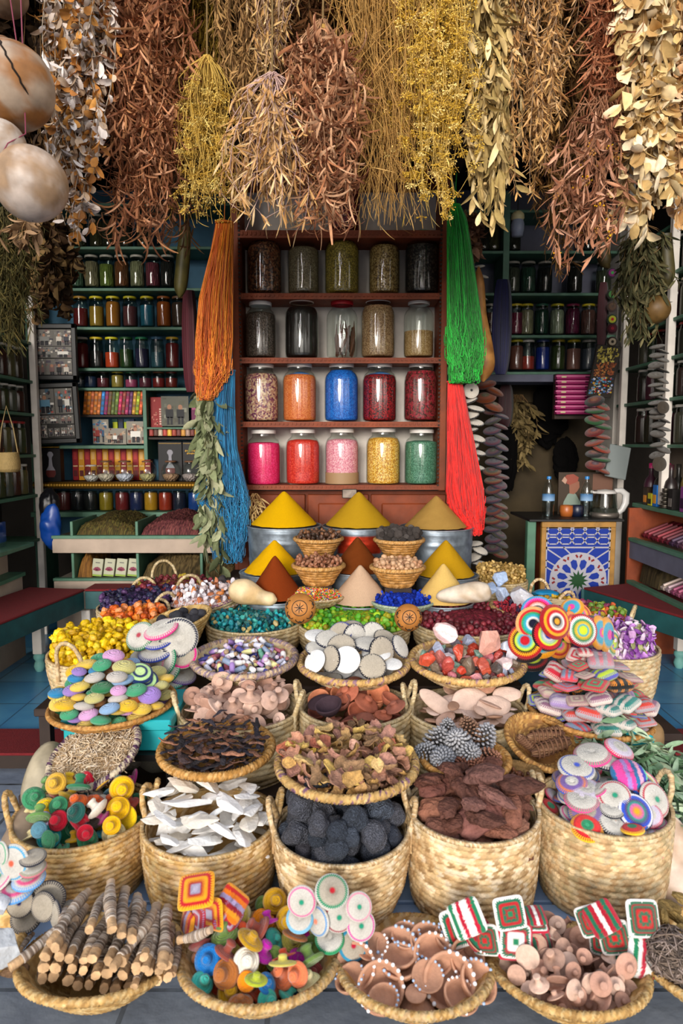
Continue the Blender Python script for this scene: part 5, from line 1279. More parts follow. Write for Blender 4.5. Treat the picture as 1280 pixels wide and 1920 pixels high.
d_ = P(0, 272, 2.0) - c0
mbn.raw(V + np.array(d_), ico(3)[1], A('b8aca2') * (1 - f) + A('94785c') * f)
mbn.tube([np.array(d_) * 1.0, np.array(d_) * .6, (0, 0, 0)], [46 * s_, 30 * s_, 40 * s_], 24, A('b4a89c')); mbn.build('neck', M_GOURD, t)
MB().tube([np.array(d_) + [.0, -.04, -.075], np.array(d_) + [.05, -.06, -.02], np.array(d_) + [.073, 0, .03], np.array(d_) + [.07, .01, .12], np.array(d_) + [.07, .02, .8]], .0018, 5, hx('7c2440')).build('string', M_YARN, t)
t, s_, c0 = round_gourd('dim brown gourd at the top left corner, mostly out of view', 8, -8, 42, 36, 2.25, '7c6450', '5c4430', 4)
round_gourd('olive brown gourd half hidden behind the cracked one', 4, 92, 24, 22, 2.3, '84644c', '6c5038', 6)
round_gourd('round brown gourd hanging among leaves before the right shelves', 1228, 580, 27, 27, 3.3, '6c5028', '4c3818', 7)
gourd('long tan luffa gourd hanging behind the green yarn', [P(897, 500, 3.75), P(897, 530, 3.75), P(900, 590, 3.74), P(906, 650, 3.72), P(908, 690, 3.72), P(905, 716, 3.72)], [.004, .030, .034, .050, .052, .006], 'b07c40', 'luffa_gourd', spots='8c5c2c')
gourd('olive cucumber-like gourd hanging left of the wine red hank', [P(347, 425, 3.9), P(346, 450, 3.9), P(342, 500, 3.9), P(338, 540, 3.9), P(336, 558, 3.9)], [.03, .034, .038, .034, .006], '5c5428', 'luffa_gourd', spots='4a4420')
gourd('dark olive gourd hanging by the top of the coloured discs', [P(1124, 425, 3.9), P(1128, 460, 3.9), P(1134, 490, 3.9), P(1142, 503, 3.9)], [.03, .036, .034, .006], '4c4020', 'luffa_gourd', spots='3a3018')
gourd('dim olive gourd hanging beside the leafy bunch on the right', [P(1246, 440, 3.3), P(1248, 480, 3.3), P(1250, 520, 3.3), P(1250, 538, 3.3)], [.03, .034, .034, .006], '4c4424', 'luffa_gourd', spots='3c3620')

# lamp bulb hanging before the right shelves
t = thing('light_bulb', 'unlit white light bulb hanging before the upper right shelves', 'light bulb', P(970, 420, 3.9))
MB().lathe([(0, -.07), (.03, -.065), (.036, -.03), (.036, .0), (.03, .02)], 24, A('8c94a8')).build('bulb', M_PLAST, t)
MB().lathe([(.03, .02), (.036, .03), (.034, .05), (.02, .065), (0, .07)], 24, A('c8bc8c')).build('cap', M_PLAST, t)
MB().tube([(0, 0, .07), (0, 0, .6)], .003, 5, hx('1c1814')).build('cord', M_VC, t)

# little straw hand basket hanging at the far left
bp_ = P(17, 868, 3.4); t = thing('hanging_basket', 'small straw basket hanging by a cord at the far left', 'basket', bp_)
pr = [(0, -.045), (.042, -.045), (.05, -.02), (.05, .03), (.045, .045), (.042, .043), (.044, -.03), (0, -.035)]
pr2 = []
for k in range(28): pr2.append((np.interp(k / 27, [0, .15, .5, 1], [.040, .052, .052, .046]) + .0016 * (k % 2), -.045 + k * .0036))
MB().lathe([(0, -.045)] + pr2, 36, A('8a7448')).build('body', M_STRAW, t)
MB().tube([(-.046, 0, .05), (-.03, 0, .17), (0, 0, .28), (.03, 0, .17), (.046, 0, .05)], .003, 6, hx('84704a')).build('cord', M_STRAW, t)
# ================================================================= BASKETS
STRAW = ['ccae82', 'bc9a6e', 'dcc298', 'a8865a', 'c6a87a', 'e4d0b0']
STRAWG = ['c8b490', 'b8a278', 'd4c29c', 'a89068', 'c4ac80']
STRAWO = ['be965a', 'caa468', 'a6804a', 'd2b47e']
def braid_grid(prof, ns, nr, per=5, seed=0, cols=STRAW, bulge=.0045, rel=.0032, slump=0.0, kx=3):
    """prof: callable t->(r,z); returns V, C for a braided coil wall"""
    rg = np.random.default_rng(seed); pal = np.array([hx(c) for c in cols])
    n = ns * kx; m = nr * per + 1
    t = np.linspace(0, 1, m); rz = np.array([prof(x) for x in t])
    th = np.linspace(0, 2 * PI, n, endpoint=False)
    fr = (t * nr) % 1.0; row = np.minimum((t * nr).astype(int), nr - 1)
    ph = th[None] / (2 * PI) * ns + np.abs(fr[:, None] - .5) * 1.3 + (row[:, None] % 2) * .35
    st = np.abs(np.sin(PI * ph))
    d = bulge * np.sin(PI * fr)[:, None] ** .6 + rel * st ** .7
    tang = np.gradient(rz, axis=0); tang /= np.linalg.norm(tang, axis=1)[:, None] + 1e-9
    nr_, nz_ = tang[:, 1], -tang[:, 0]
    R_r = rz[:, :1] + d * nr_[:, None]; Z = rz[:, 1:2] + d * nz_[:, None]
    R_r = R_r * (1 + slump * np.sin(2 * th + 1)[None] + slump * .6 * np.sin(3 * th)[None])
    V = np.stack([R_r * np.cos(th), R_r * np.sin(th), Z + 0 * th], -1)
    hs = rg.integers(0, len(pal), (nr, ns + 3)); br = rg.uniform(.8, 1.2, (nr, ns + 3))
    pi_ = np.floor(ph).astype(int) % (ns + 3)
    C = pal[hs[row[:, None] + 0 * pi_, pi_]] * br[row[:, None] + 0 * pi_, pi_][..., None]
    return V, C
def rope(mb, pts, r, twist, cols, n=None, loop=False, seg=8, relief=.45, strands=4, seed=0):
    rg = np.random.default_rng(seed); pts = np.asarray(pts, float)
    pal = np.array([hx(c) for c in cols]); m = len(pts); blk = max(1, int(m / max(1, twist * 1.5)))
    th = np.linspace(0, 2 * PI, seg, endpoint=False)[None]; ph = (np.arange(m) / m * twist * 2 * PI)[:, None]
    st = np.floor((th + ph) * strands * .5 / PI).astype(int) % 97; bi = (np.arange(m) // blk)[:, None] * 7
    tb = pal[rg.integers(0, len(pal), 997)] * rg.uniform(.75, 1.15, (997, 1)); cc = tb[(st * 13 + bi) % 997]
    mb.tube(pts, r, seg, cc, cap=not loop, loop=loop, twist=twist, relief=relief, strands=strands)
def circle(R, z, n, ox=0, oy=0): return [(ox + R * math.cos(a), oy + R * math.sin(a), z) for a in np.linspace(0, 2 * PI, n, endpoint=False)]
def handle_arc(t, ang, R, z, h, w, r=.0075, cols=STRAW, lean=.25, seed=0):
    """a rope handle rising from the rim at angle ang"""
    ca, sa = math.cos(ang), math.sin(ang); pts = []
    for u in np.linspace(0, 1, 70):
        a = PI * u; x = -w * math.cos(a); zz = -.05 * (abs(2 * u - 1) ** 6) + h * math.sin(a) ** .8
        rad = R + lean * max(0, zz)
        pts.append((rad * ca - x * sa, rad * sa + x * ca, z + zz))
    mb = MB(); rope(mb, pts, r, 16, cols, seed=seed); mb.build('handle', M_STRAW, t)
def tall_basket(label, px, py, wpx, Y, H, seed=0, taper=.80, handles=(0, PI), cols=STRAW, group='tall straw baskets', rows=15, ns=74, depth=.06, hh=.075, slump=.012, hw=.035, tilt=(0, 0)):
    c = P(px, py, Y); R = wpx / 2 * S(px, py, Y)
    t = thing('straw_basket', label, 'basket', (c.x, c.y, c.z - H), (tilt[0], tilt[1], seed * .7 * 0), group)
    pf = lambda u: (R * np.interp(u, [0, .06, .35, .7, 1], [taper * .93, taper, lerp(taper, 1, .62), .985, 1.0]), .004 + u * (H - .006))
    V, C = braid_grid(pf, ns, rows, seed=seed, cols=cols, slump=slump)
    mb = MB(); mb.grid(V, C, wv=True)
    mb.lathe([(0, .003), (R * taper * .93, .004)], ns * 3, A(cols[1]))
    fi = lambda u: (R * np.interp(u, [0, 1], [.93, .985]) - .004, H - depth + u * depth)
    V, C = braid_grid(lambda u: fi(1 - u), ns, 4, seed=seed + 9, cols=cols, slump=slump, bulge=.002, rel=.001)
    mb.grid(V, C, wv=True); mb.lathe([(R * .93 - .003, H - depth), (0, H - depth)], 40, A(cols[1]))
    mb.build('body', M_STRAW, t)
    mb = MB(); th = np.linspace(0, 2 * PI, 300, endpoint=False); rr = R * (1 + slump * np.sin(2 * th + 1) + slump * .6 * np.sin(3 * th))
    rope(mb, np.c_[rr * np.cos(th), rr * np.sin(th), np.full(300, H)], .0062, 75, cols, loop=True, seed=seed); mb.build('rim', M_STRAW, t)
    for k, a in enumerate(handles): handle_arc(t, a, R, H - .004, hh, hw, cols=cols, seed=seed + k)
    return dict(o=t, c=c, R=R, z=c.z - depth, rim=c.z)
PURP = ['c8a468', 'b8935a', 'd8b880', 'c0985c', 'c8a468', 'b8935a', '7c5870']
def tray(label, px, py, wpx, Y, H=.07, seed=0, cols=STRAW, rimcols=None, tilt=(0, 0), rb=.45, rimr=.009, rows=7, ns=60, group='shallow straw trays', name='straw_tray', pw=1.6):
    c = P(px, py, Y); R = wpx / 2 * S(px, py, Y) - rimr * .6
    e = Euler((tilt[0], tilt[1], 0)); up = e.to_matrix() @ Vector((0, 0, 1))
    base = c - up * H
    t = thing(name, label, 'tray', base, e, group)
    def pf(u):
        x = np.interp(u, [0, .12, 1], [rb * .9, rb, 1.0]); return (R * x, H * ((max(0, x - rb * .9) / (1 - rb * .9)) ** pw))
    mb = MB(); V, C = braid_grid(pf, ns, rows, seed=seed, cols=cols, kx=3); mb.grid(V, C, wv=True)
    mb.lathe([(0, 0), (R * rb * .9, 0)], ns * 3, A(cols[1]))
    def pi_(u):
        r, z = pf(1 - u * .96); return (r - .006, z + .005)
    V, C = braid_grid(pi_, ns, rows, seed=seed + 5, cols=cols, kx=2, bulge=.0015, rel=.001); mb.grid(V, C, wv=True)
    mb.lathe([(R * rb * .95, .006), (0, .006)], 40, A(cols[1]))
    mb.build('bowl', M_STRAW, t)
    mb = MB(); rope(mb, circle(R, H, 330), rimr, 34, rimcols or cols, loop=True, seed=seed, seg=12, strands=6, relief=.55); mb.build('rim', M_STRAW, t)
    return dict(o=t, c=c, R=R, z=c.z, rim=c.z, H=H, up=up, tilt=e, base=base, rb=rb, pw=pw)

# ================================================================= HEAPS
def heap(c, R, z0, mound, n, r, seed, flat=.8, rj=.25, floor=None, cand=22, Rin=.93, yscale=1.0):
    """settles n rounded items in a bowl; returns [(x,y,z,r)]"""
    rg = np.random.default_rng(seed); P_ = np.zeros((0, 4)); out = []
    for i in range(n):
        ri = r * (1 + rg.uniform(-rj, rj))
        q = rg.uniform(0, 2 * PI, cand); d = np.sqrt(rg.uniform(0, 1, cand)) * (R * Rin - ri * .8)
        x, y = d * np.cos(q), d * np.sin(q) * yscale
        zf = (floor(d, R) if floor else 0 * d) + z0
        zb = zf + ri * flat
        if len(P_):
            dx = x[:, None] - P_[None, :, 0]; dy = y[:, None] - P_[None, :, 1]; rs = (ri + P_[None, :, 3]) * .86
            hh = rs ** 2 - dx ** 2 - dy ** 2
            zz = np.where(hh > 0, P_[None, :, 2] + flat * np.sqrt(np.clip(hh, 0, None)), -9).max(1)
            zb = np.maximum(zb, zz)
        score = zb + mound * (d / R) ** 2
        k = score.argmin()
        out.append((c[0] + x[k], c[1] + y[k], zb[k], ri)); P_ = np.vstack([P_, [x[k], y[k], zb[k], ri]])
    e = getattr(floor, 'e', None)
    if e is not None:
        C0 = Vector((c[0], c[1], z0)); out = [(*(C0 + e @ (Vector(q[:3]) - C0)), q[3]) for q in out]
    return out
def bowl_floor(b):
    H, rb, pw = b['H'], b['rb'], b['pw']
    f = lambda d, R: -H + .007 + H * (np.clip(d / R - rb * .9, 0, None) / (1 - rb * .9)) ** pw
    f.e = b['tilt'].to_matrix(); return f
ORD = ['first', 'second', 'third', 'fourth', 'fifth', 'sixth', 'seventh', 'eighth', 'ninth', 'tenth', 'eleventh', 'twelfth', 'thirteenth', 'fourteenth', 'fifteenth', 'sixteenth', 'seventeenth', 'eighteenth', 'nineteenth', 'twentieth', 'twenty-first', 'twenty-second', 'twenty-third', 'twenty-fourth', 'twenty-fifth', 'twenty-sixth', 'twenty-seventh', 'twenty-eighth']
def rank_labels(items, where):
    """items: list of (object, short description). Drops what lies wholly buried under the others, then names each by its place in the heap as seen"""
    inf = []
    for o, d in items:
        r = max(o.scale); p = Vector(o.location); dist = (p - cam.location).length
        if not o.data or o.type == 'EMPTY': r = max(o.scale)
        inf.append((dist - r * .3, project(p), r / dist * FPX * .8, o, d))
    inf.sort(key=lambda q: q[0]); seen = set(); keep = []
    for dist, (x, y), r, o, d in inf:
        cells = {(int(x + i) // 3, int(y + j) // 3) for i in np.arange(-r, r + 1, 2.5) for j in np.arange(-r, r + 1, 2.5) if i * i + j * j <= r * r}
        if cells and len(cells - seen) < .12 * len(cells):
            for c in list(o.children): bpy.data.objects.remove(c)
            bpy.data.objects.remove(o); continue
        seen |= {(int(x + i * .7) // 3, int(y + j * .45) // 3) for i in np.arange(-r, r + 1, 2.5) for j in np.arange(-r, r + 1, 2.5) if i * i + j * j <= r * r}
        keep.append(((x, y), o, d))
    ys = sorted(p[0][1] for p in keep); n = len(ys); nb = min(5, max(1, -(-n // 13)))
    cuts = [ys[int(n * k / nb)] for k in range(1, nb)]
    names = {5: ['back', 'upper middle', 'middle', 'lower middle', 'front'], 4: ['back', 'upper middle', 'lower middle', 'front'], 3: ['back', 'middle', 'front'], 2: ['back', 'front'], 1: ['']}[nb]
    bands = [[] for _ in range(nb)]
    for p in keep: bands[sum(p[0][1] >= c for c in cuts)].append(p)
    for b, nm in zip(bands, names):
        b.sort(key=lambda q: q[0][0])
        for i, (_, o, d) in enumerate(b):
            if i > 27: print('ORDINAL', where, nm, len(b))
            o['label'] = f'{d}, {ORD[min(i, 27)]} from left, {nm} of {where}' if nb > 1 else f'{d}, {ORD[i]} from left in {where}'
def fill_stuff(name, label, c, R, z0, h, cols, seed=0, grain=.006, m=None, cat='goods', rough=1.0):
    """the closed mound of the same goods under the separately built ones"""
    rg = np.random.default_rng(seed); rr = np.linspace(0, 1, 26)[::-1]; th = np.linspace(0, 2 * PI, 90, endpoint=False)
    pal = np.array([hx(q) for q in cols]); RR, TT = np.meshgrid(rr, th, indexing='ij')
    Z = z0 + h * (1 - RR ** 2) + rg.uniform(-.5, .5, RR.shape) * grain * (RR < .97)
    X = c[0] + R * RR * np.cos(TT); Y_ = c[1] + R * RR * np.sin(TT)
    o = MB().grid(np.stack([X, Y_, Z], -1)[:, ::-1], (pal[rg.integers(0, len(pal), RR.shape)] * rg.uniform(.7, 1.1, RR.shape)[..., None])[:, ::-1], wv=True).build(name, m or M_DRY)
    return tag(o, label, cat, kind='stuff')

def meshes(fn, n): return [fn(k) for k in range(n)]
def rock(name, m, n=4, amp=.22, R=(1, .85, .75), sub=3, freq=1.3, power=1.0):
    return meshes(lambda k: MB().blob(R, sub, amp, k * 7 + 3, (1, 1, 1), freq=freq, power=power).mesh(name, m), n)
def facet(name, m, n=4, R=(1, .8, .7), cuts=9, seed=0):
    """broken lump: a sphere cut by random planes"""
    out = []
    for k in range(n):
        rg = np.random.default_rng(seed + k * 13); V, Fc = ico(3); V = V.copy()
        for _ in range(cuts):
            q = rg.normal(size=3); q /= np.linalg.norm(q); d = rg.uniform(.5, .82); s_ = V @ q
            V = np.where((s_ > d)[:, None], V - (s_ - d)[:, None] * q, V)
        V = V * (1 + .05 * wobble(V * 3, k))[:, None] * np.array(R)
        out.append(MB().raw(V, Fc, (1, 1, 1)).mesh(name, m, smooth=False))
    return out
def scatter(pos, name, ms, cols, label, cat, group, seed=0, tilt=PI, stretch=None, desc=None, where=None, flatrot=False, nm=None):
    """one object per position"""
    rg = random.Random(seed); items = []
    for (x, y, z, r) in pos:
        ci = rg.randrange(len(cols)); e = rnd_rot(rg, tilt)
        o = obj(name, rg.choice(ms), None, (x, y, z), e, cols[ci], r)
        o['category'] = cat; o['group'] = group; o['label'] = label
        items.append((o, (nm[ci] + ' ' if nm else '') + (desc or '')))
    if where: rank_labels(items, where)
    return items

# ================================================================= CROCHET PIECES
_pil = {}
def pillow(rings, T=.22, edge=None, shape='round', stripes=None, ribs=44, m=None, zig=.018, back=None, name='crochet_pad'):
    key = (tuple(rings or ()), T, edge, shape, tuple(stripes or ()), ribs)
    if key in _pil: return _pil[key]
    ns, nr = 88, 15
    th = np.linspace(0, 2 * PI, ns, endpoint=False)
    f = np.ones(ns) if shape == 'round' else (np.abs(np.cos(th)) ** 7 + np.abs(np.sin(th)) ** 7) ** (-1 / 7)
    rho = np.sin(np.linspace(0, PI / 2, nr)) ; Vs, Cs = [], []
    full = np.concatenate([rho, rho[::-1][1:]]); sgn = np.concatenate([np.ones(nr), -np.ones(nr - 1)])
    rr = full[:, None] * f[None]; h = T * np.clip(1 - full ** 2.4, 0, 1) ** .55
    rib = 1 + .17 * np.abs(np.sin(ribs / 2 * th))[None] * (full[:, None] > .12)
    Z = sgn[:, None] * h[:, None] * rib
    rr = rr * (1 + .012 * np.abs(np.sin(ribs / 2 * th))[None] * (full[:, None] > .9))
    V = np.stack([rr * np.cos(th), rr * np.sin(th), Z], -1)
    tri = np.abs(((th * ribs / 2 / PI) % 1) * 2 - 1)
    q = full[:, None] + zig * (tri[None] - .5) * 2
    C = np.zeros(V.shape)
    if stripes:
        n = len(stripes); x = np.clip((V[..., 0] / 2.1 + .5) + .008 * np.sin(V[..., 1] * 40), 0, .999); C[:] = np.array([hx(c) for c in stripes])[(x * n).astype(int)]
    else:
        for lim, c in rings[::-1]: C[q <= lim] = hx(c)
        C[q > rings[-1][0]] = hx(rings[-1][1])
    if edge:
        e = (np.abs(Z) < T * .44 * (1 + .6 * (tri[None] - .5))) & (full[:, None] > .75); C[e] = hx(edge)
    me = MB().grid(V[::-1], C[::-1], wv=True).mesh(name, m or M_WOOL); _pil[key] = me; return me
WH = 'cac6be'; WB = 'b2a898'
def dotring(dot, ring, base=WH, rw=(.80, .90)): return ((.14, dot), (rw[0], base), (rw[1], ring), (1.0, base))
def pad(px, py, Y, rpx, n, mesh_, label, group=None, cat='crochet pad', spin=0.0, name='crochet_pad'):
    c = P(px, py, Y); r = rpx * S(px, py, Y)
    o = obj(name, mesh_, None, c, face_rot(n, spin), None, r)
    return tag(o, label, cat, group)
def knob_mesh(kind, name, m):
    if kind == 0: pr = [(0, -.10), (.6, -.12), (.92, -.06), (1, .05), (.93, .2), (.6, .27), (.38, .34), (.33, .55), (.34, .78), (.45, .92), (.44, 1.05), (.3, 1.16), (0, 1.2)]
    elif kind == 1: pr = [(0, -.35), (.5, -.30), (.85, -.12), (1, .08), (.9, .22), (.5, .30), (.36, .40), (.34, .62), (.46, .80), (.42, .98), (0, 1.06)]
    elif kind == 2: pr = [(0, 0), (.75, 0), (.98, .03), (1, .10), (.9, .16), (.45, .26), (.30, .42), (.25, .70), (.28, .9), (.38, 1.0), (.36, 1.12), (0, 1.14)]
    else: pr = [(0, 0), (.9, 0), (1, .06), (.95, .13), (.5, .18), (.34, .26), (.30, .44), (.33, .56), (.2, .66), (0, .67)]
    # densify for knit ridges
    out = []
    for a, b in zip(pr[:-1], pr[1:]):
        for u in np.linspace(0, 1, 4)[:-1]: out.append((lerp(a[0], b[0], u), lerp(a[1], b[1], u)))
    out.append(pr[-1]); out = np.array(out)
    if m is M_WOOLO: out[:, 0] *= 1 + .022 * (np.arange(len(out)) % 2); out[:, 1] *= 1 + .01 * (np.arange(len(out)) % 2)
    return MB().lathe(out, 40, np.ones((len(out), 3))).mesh(name, m)
KW = [knob_mesh(k, 'crochet_stamp', M_WOOLO) for k in (0, 1, 3)]
KC = [knob_mesh(k, 'clay_stamp', M_CLAY) for k in (2, 3, 2)]
def knobs(b, n, r, cols, nm, what, cat, grp, where, seed, ms, mound=.05, z0=0, tiltmax=1.5, floor=None, R=None, facecam=.35, cand=22, flat=.75, lift=0):
    rg = random.Random(seed); items = []
    for (x, y, z, ri) in heap(b['c'], R or b['R'], b['z'] + z0, mound, n, r, seed, flat=flat, floor=floor, cand=cand):
        if rg.random() < facecam: nrm = Vector((rg.uniform(-.6, .6), -1, rg.uniform(.1, .9))) * rg.choice([1, 1, -1])
        else: nrm = Vector((rg.gauss(0, tiltmax * .5), rg.gauss(0, tiltmax * .5), 1))
        nrm.normalize(); ci = rg.randrange(len(cols)); s_ = ri * .98
        o = obj(ms[0].name.split('.')[0], rg.choice(ms), None, Vector((x, y, z + lift)) - nrm * s_ * .35, face_rot(nrm, rg.uniform(0, 6)), cols[ci], s_)
        o['category'] = cat; o['group'] = grp; items.append((o, (nm[ci] + ' ' if nm else '') + what))
    rank_labels(items, where); return items

# ================================================================= FRONT ROW OF TALL BASKETS (on the blue platform)
BYY = 1.707
b1 = tall_basket('tall straw basket of colourful crocheted stamps, leftmost of the five in front', 157, 1524, 246, 1.80, .225, 1, handles=(R_(188), R_(12)), cols=STRAWO + STRAW[:2])
b2 = tall_basket('tall straw basket of white cuttlefish bones, between the stamps and the black stones', 394, 1538, 244, 1.76, .225, 2, handles=(R_(165), R_(8)), taper=.86, cols=STRAWO + STRAW[:3])
b3 = tall_basket('tall straw basket of black porous stones in the middle of the front', 641, 1550, 248, 1.707, .215, 3, handles=(R_(178), R_(2)), taper=.78)
b4 = tall_basket('tall straw basket of reddish brown driftwood-like roots', 886, 1515, 240, 1.735, .265, 4, handles=(R_(170), R_(12)), taper=.90)
b5 = tall_basket('tall straw basket of striped crochet pads, rightmost of the five in front', 1131, 1505, 236, 1.76, .275, 5, handles=(R_(172), R_(10)), taper=.88, cols=STRAW[:3] + STRAWG[:2])

WC = ['f0b808', '207a50', 'e0601c', 'c0102c', '8c1030', '1c5850', 'e8d8a0', 'c8b8dc', '20a0a8', '6c9c50', 'f4e8d8', 'b84838', '3c8c60', 'd8a838', 'a01868', '5c8ca0', 'e8c010', 'c8a020', '6c5c50', '80a868']
WN = ['yellow', 'green', 'orange', 'red', 'maroon', 'dark teal', 'cream', 'lilac', 'turquoise', 'sage green', 'ivory', 'brick red', 'sea green', 'ochre', 'magenta', 'slate blue', 'golden', 'mustard', 'taupe', 'lime green']
knobs(b1, 100, .028, WC, WN, 'crochet stamp', 'crochet stamp', 'crocheted stamps in the tall basket', 'the tall basket', 11, KW, mound=.06, z0=-.012, flat=.8)
# cuttlefish bones
CUT = facet('cuttlefish_bone', M_CHALK, 5, (1, .42, .14), 12, 70)
rg = random.Random(12); items = []
for (x, y, z, r) in heap(b2['c'], b2['R'], b2['z'] - .012, .03, 80, .040, 5, flat=.40, Rin=.98):
    e = Euler((rg.uniform(-.5, .3), rg.uniform(-.5, .5), rg.uniform(0, 6.28))); o = obj('cuttlefish_bone', rg.choice(CUT), None, (x, y, z + .004), e, rg.choice(['ecebe8', 'e4e2e0', 'f0eeec', 'dcd4c8']), r * 1.62)
    o['category'] = 'cuttlefish bone'; o['group'] = 'white cuttlefish bones in a tall basket'; items.append((o, 'white cuttlefish bone'))
for (px, py, L, ang, tz) in ((420, 1525, .088, -62, .35), (345, 1548, .070, 20, .2), (330, 1500, .062, -35, .3), (450, 1490, .085, 25, .25), (395, 1478, .075, -55, .5), (470, 1540, .07, 30, .2), (360, 1590, .062, -15, .1), (310, 1545, .06, 65, .5)):
    c = P(px, py, b2['c'].y + (1540 - py) / 1280 * 2.9 - .01); o = obj('cuttlefish_bone', rg.choice(CUT), None, (c.x, c.y, c.z), Euler((R_(42), 0, 0)).to_matrix() @ Euler((0, 0, R_(ang))).to_matrix(), 'f0eeec', L * .85)
    o['category'] = 'cuttlefish bone'; o['group'] = 'white cuttlefish bones in a tall basket'; items.append((o, 'large white cuttlefish bone'))
rank_labels(items, 'the white heap')
# lava stones
LAV = rock('lava_stone', M_LAVA, 5, .24, (1, .9, .8), 4, 1.25)
pos = heap(b3['c'], b3['R'], b3['z'] - .01, .05, 78, .030, 7, flat=.8, rj=.3)
scatter([(x, y, z, r * 1.12) for x, y, z, r in pos], 'lava_stone', LAV, ['4c5462', '444c5a', '565862', '4a4850', '3c4250'], '', 'stone', 'porous stones in the middle basket', 3, desc='porous blue-black stone', where='the middle basket')
# root wood
RW = meshes(lambda k: MB().blob((1, .42 + .06 * k, .34), 4, .30, k * 5 + 1, (1, 1, 1), freq=1.5, power=.85).mesh('root_wood', M_BARK), 5)
rg = random.Random(4); items = []
for (x, y, z, r) in heap(b4['c'], b4['R'], b4['z'] - .02, .06, 44, .040, 15, flat=.6):
    o = obj('root_wood', rg.choice(RW), None, (x, y, z), (rg.uniform(-.4, .4), rg.uniform(-.4, .4), rg.uniform(0, 6.28)), rg.choice(['6c4438', '7c5040', '5c3a30', '745048']), r * 1.15); items.append((o, 'reddish brown root'))
for (px, py, L, ang, Yd, c) in ((820, 1478, .048, 5, 0.03, '7a4c42'), (830, 1522, .060, 4, -.03, '8c5c48'), (905, 1530, .072, 40, -.08, '7c5048'), (930, 1490, .055, 10, .0, '6c5044'), (905, 1468, .058, -6, .05, '6a4434'), (965, 1500, .045, -40, -.02, '6c4438'), (960, 1560, .04, 35, -.11, '7a5444'), (830, 1555, .045, 0, -.09, '6c463a')):
    c0 = P(px, py, b4['c'].y + Yd); o = obj('root_wood', rg.choice(RW), None, c0, Euler((R_(35), 0, 0)).to_matrix() @ Euler((0, 0, R_(ang))).to_matrix(), c, L); items.append((o, 'large reddish brown root'))
for o, d in items: o['category'] = 'root'; o['group'] = 'reddish brown roots in a tall basket'
rank_labels(items, 'the root basket')
# pads in the right basket
PADS = [
 pillow(dotring('1c9070', 'b01838'), .24), pillow(dotring('1c9070', 'd8208c'), .24), pillow(((.22, 'f0a010'), (.36, 'd868a8'), (.52, '2c8c88'), (.62, '5c1838'), (.8, '2c50c0'), (.92, 'e0dce8'), (1, '1c2450')), .22),
 pillow(((.9, WH), (1, WH)), .24, edge='141828'), pillow(dotring('2c4cc0', '2c4cb0'), .24), pillow(((.3, 'd82050'), (.45, '3858b8'), (.6, 'e8d860'), (.75, 'e8e0d8'), (.88, 'e84820'), (1, '2c60c0')), .24),
 pillow(None, .42, stripes=('2070a8', 'e848a0', 'e848a0', 'a888d0', 'e848a0', '2070a8', 'f0a8c8', '1428b0', '60e0b0')), pillow(((.5, WB), (.8, '806a9c'), (1, 'c89830')), .26, edge='2c4ca0'),
 pillow(((.5, WH), (.85, 'c8bfd0'), (1, WH)), .26, edge='d82060'), pillow(((.4, '30a070'), (.7, 'e83030'), (1, 'c01828')), .3, edge='f0c020'), pillow(((.5, WH), (.8, WH), (1, '28a078')), .26, edge='e84890'),
 pillow(((.4, 'e0dcd4'), (.7, '7c60a8'), (1, 'e08040')), .26, edge='2858c0')]
PN = ['white green-dotted pad with dark red ring', 'white green-dotted pad with pink ring', 'bull’s-eye pad in blue and orange', 'white pad with black stitching', 'white pad with blue ring', 'rainbow ringed pad', 'pink and blue striped ball', 'purple and ochre pad', 'white pad edged pink', 'red and green pad', 'white pad edged green', 'purple and orange pad']
PN = [p.replace('bull’s-eye', 'ringed') for p in PN]
rg = random.Random(77); items = []
for (x, y, z, r) in heap(b5['c'], b5['R'], b5['z'] - .02, .07, 74, .031, 25, flat=.5, Rin=.98):
    k = rg.randrange(12); k = 8 if k == 6 else k
    n = Vector((rg.gauss(0, .35), rg.gauss(-.15, .35), 1)); o = obj('crochet_pad', PADS[k], None, (x, y, z), face_rot(n, rg.uniform(0, 6)), None, r * 1.02); items.append((o, PN[k]))
for (px, py, rpx, n, k, Yd) in ((1152, 1494, 31, (-.35, -1, 1.3), 0, -.06), (1226, 1500, 33, (.5, -1, .75), 0, -.05), (1190, 1523, 35, (.15, -1, .9), 2, -.09), (1205, 1470, 34, (.3, -.6, 1), 5, .0), (1178, 1452, 33, (0, -.5, 1), 6, .01), (1098, 1482, 34, (0, -.25, 1), 8, -.02), (1080, 1440, 34, (0, -.3, 1), 4, .05), (1085, 1462, 30, (0, -.1, 1), 3, .03), (1135, 1425, 32, (0, -.2, 1), 3, .08), (1110, 1415, 34, (-.2, -.2, 1), 10, .09), (1072, 1470, 30, (-.2, -.3, 1), 11, .0), (1090, 1500, 32, (-.1, -.3, 1), 10, -.05), (1100, 1525, 34, (-.2, -.4, 1), 7, -.08), (1160, 1405, 28, (.3, -.3, 1), 8, .1), (1100, 1552, 30, (-.1, -.5, 1), 9, -.12), (1150, 1545, 32, (.2, -.5, 1), 3, -.11), (1190, 1560, 26, (.2, -.8, .6), 10, -.12)):
    c0 = P(px, py, b5['c'].y + Yd); o = obj('crochet_pad', PADS[k], None, c0, face_rot(n), None, rpx * S(px, py, c0.y)); items.append((o, PN[k]))
for o, d in items: o['category'] = 'crochet pad'; o['group'] = 'crochet pads in the right tall basket'
rank_labels(items, 'the right basket')

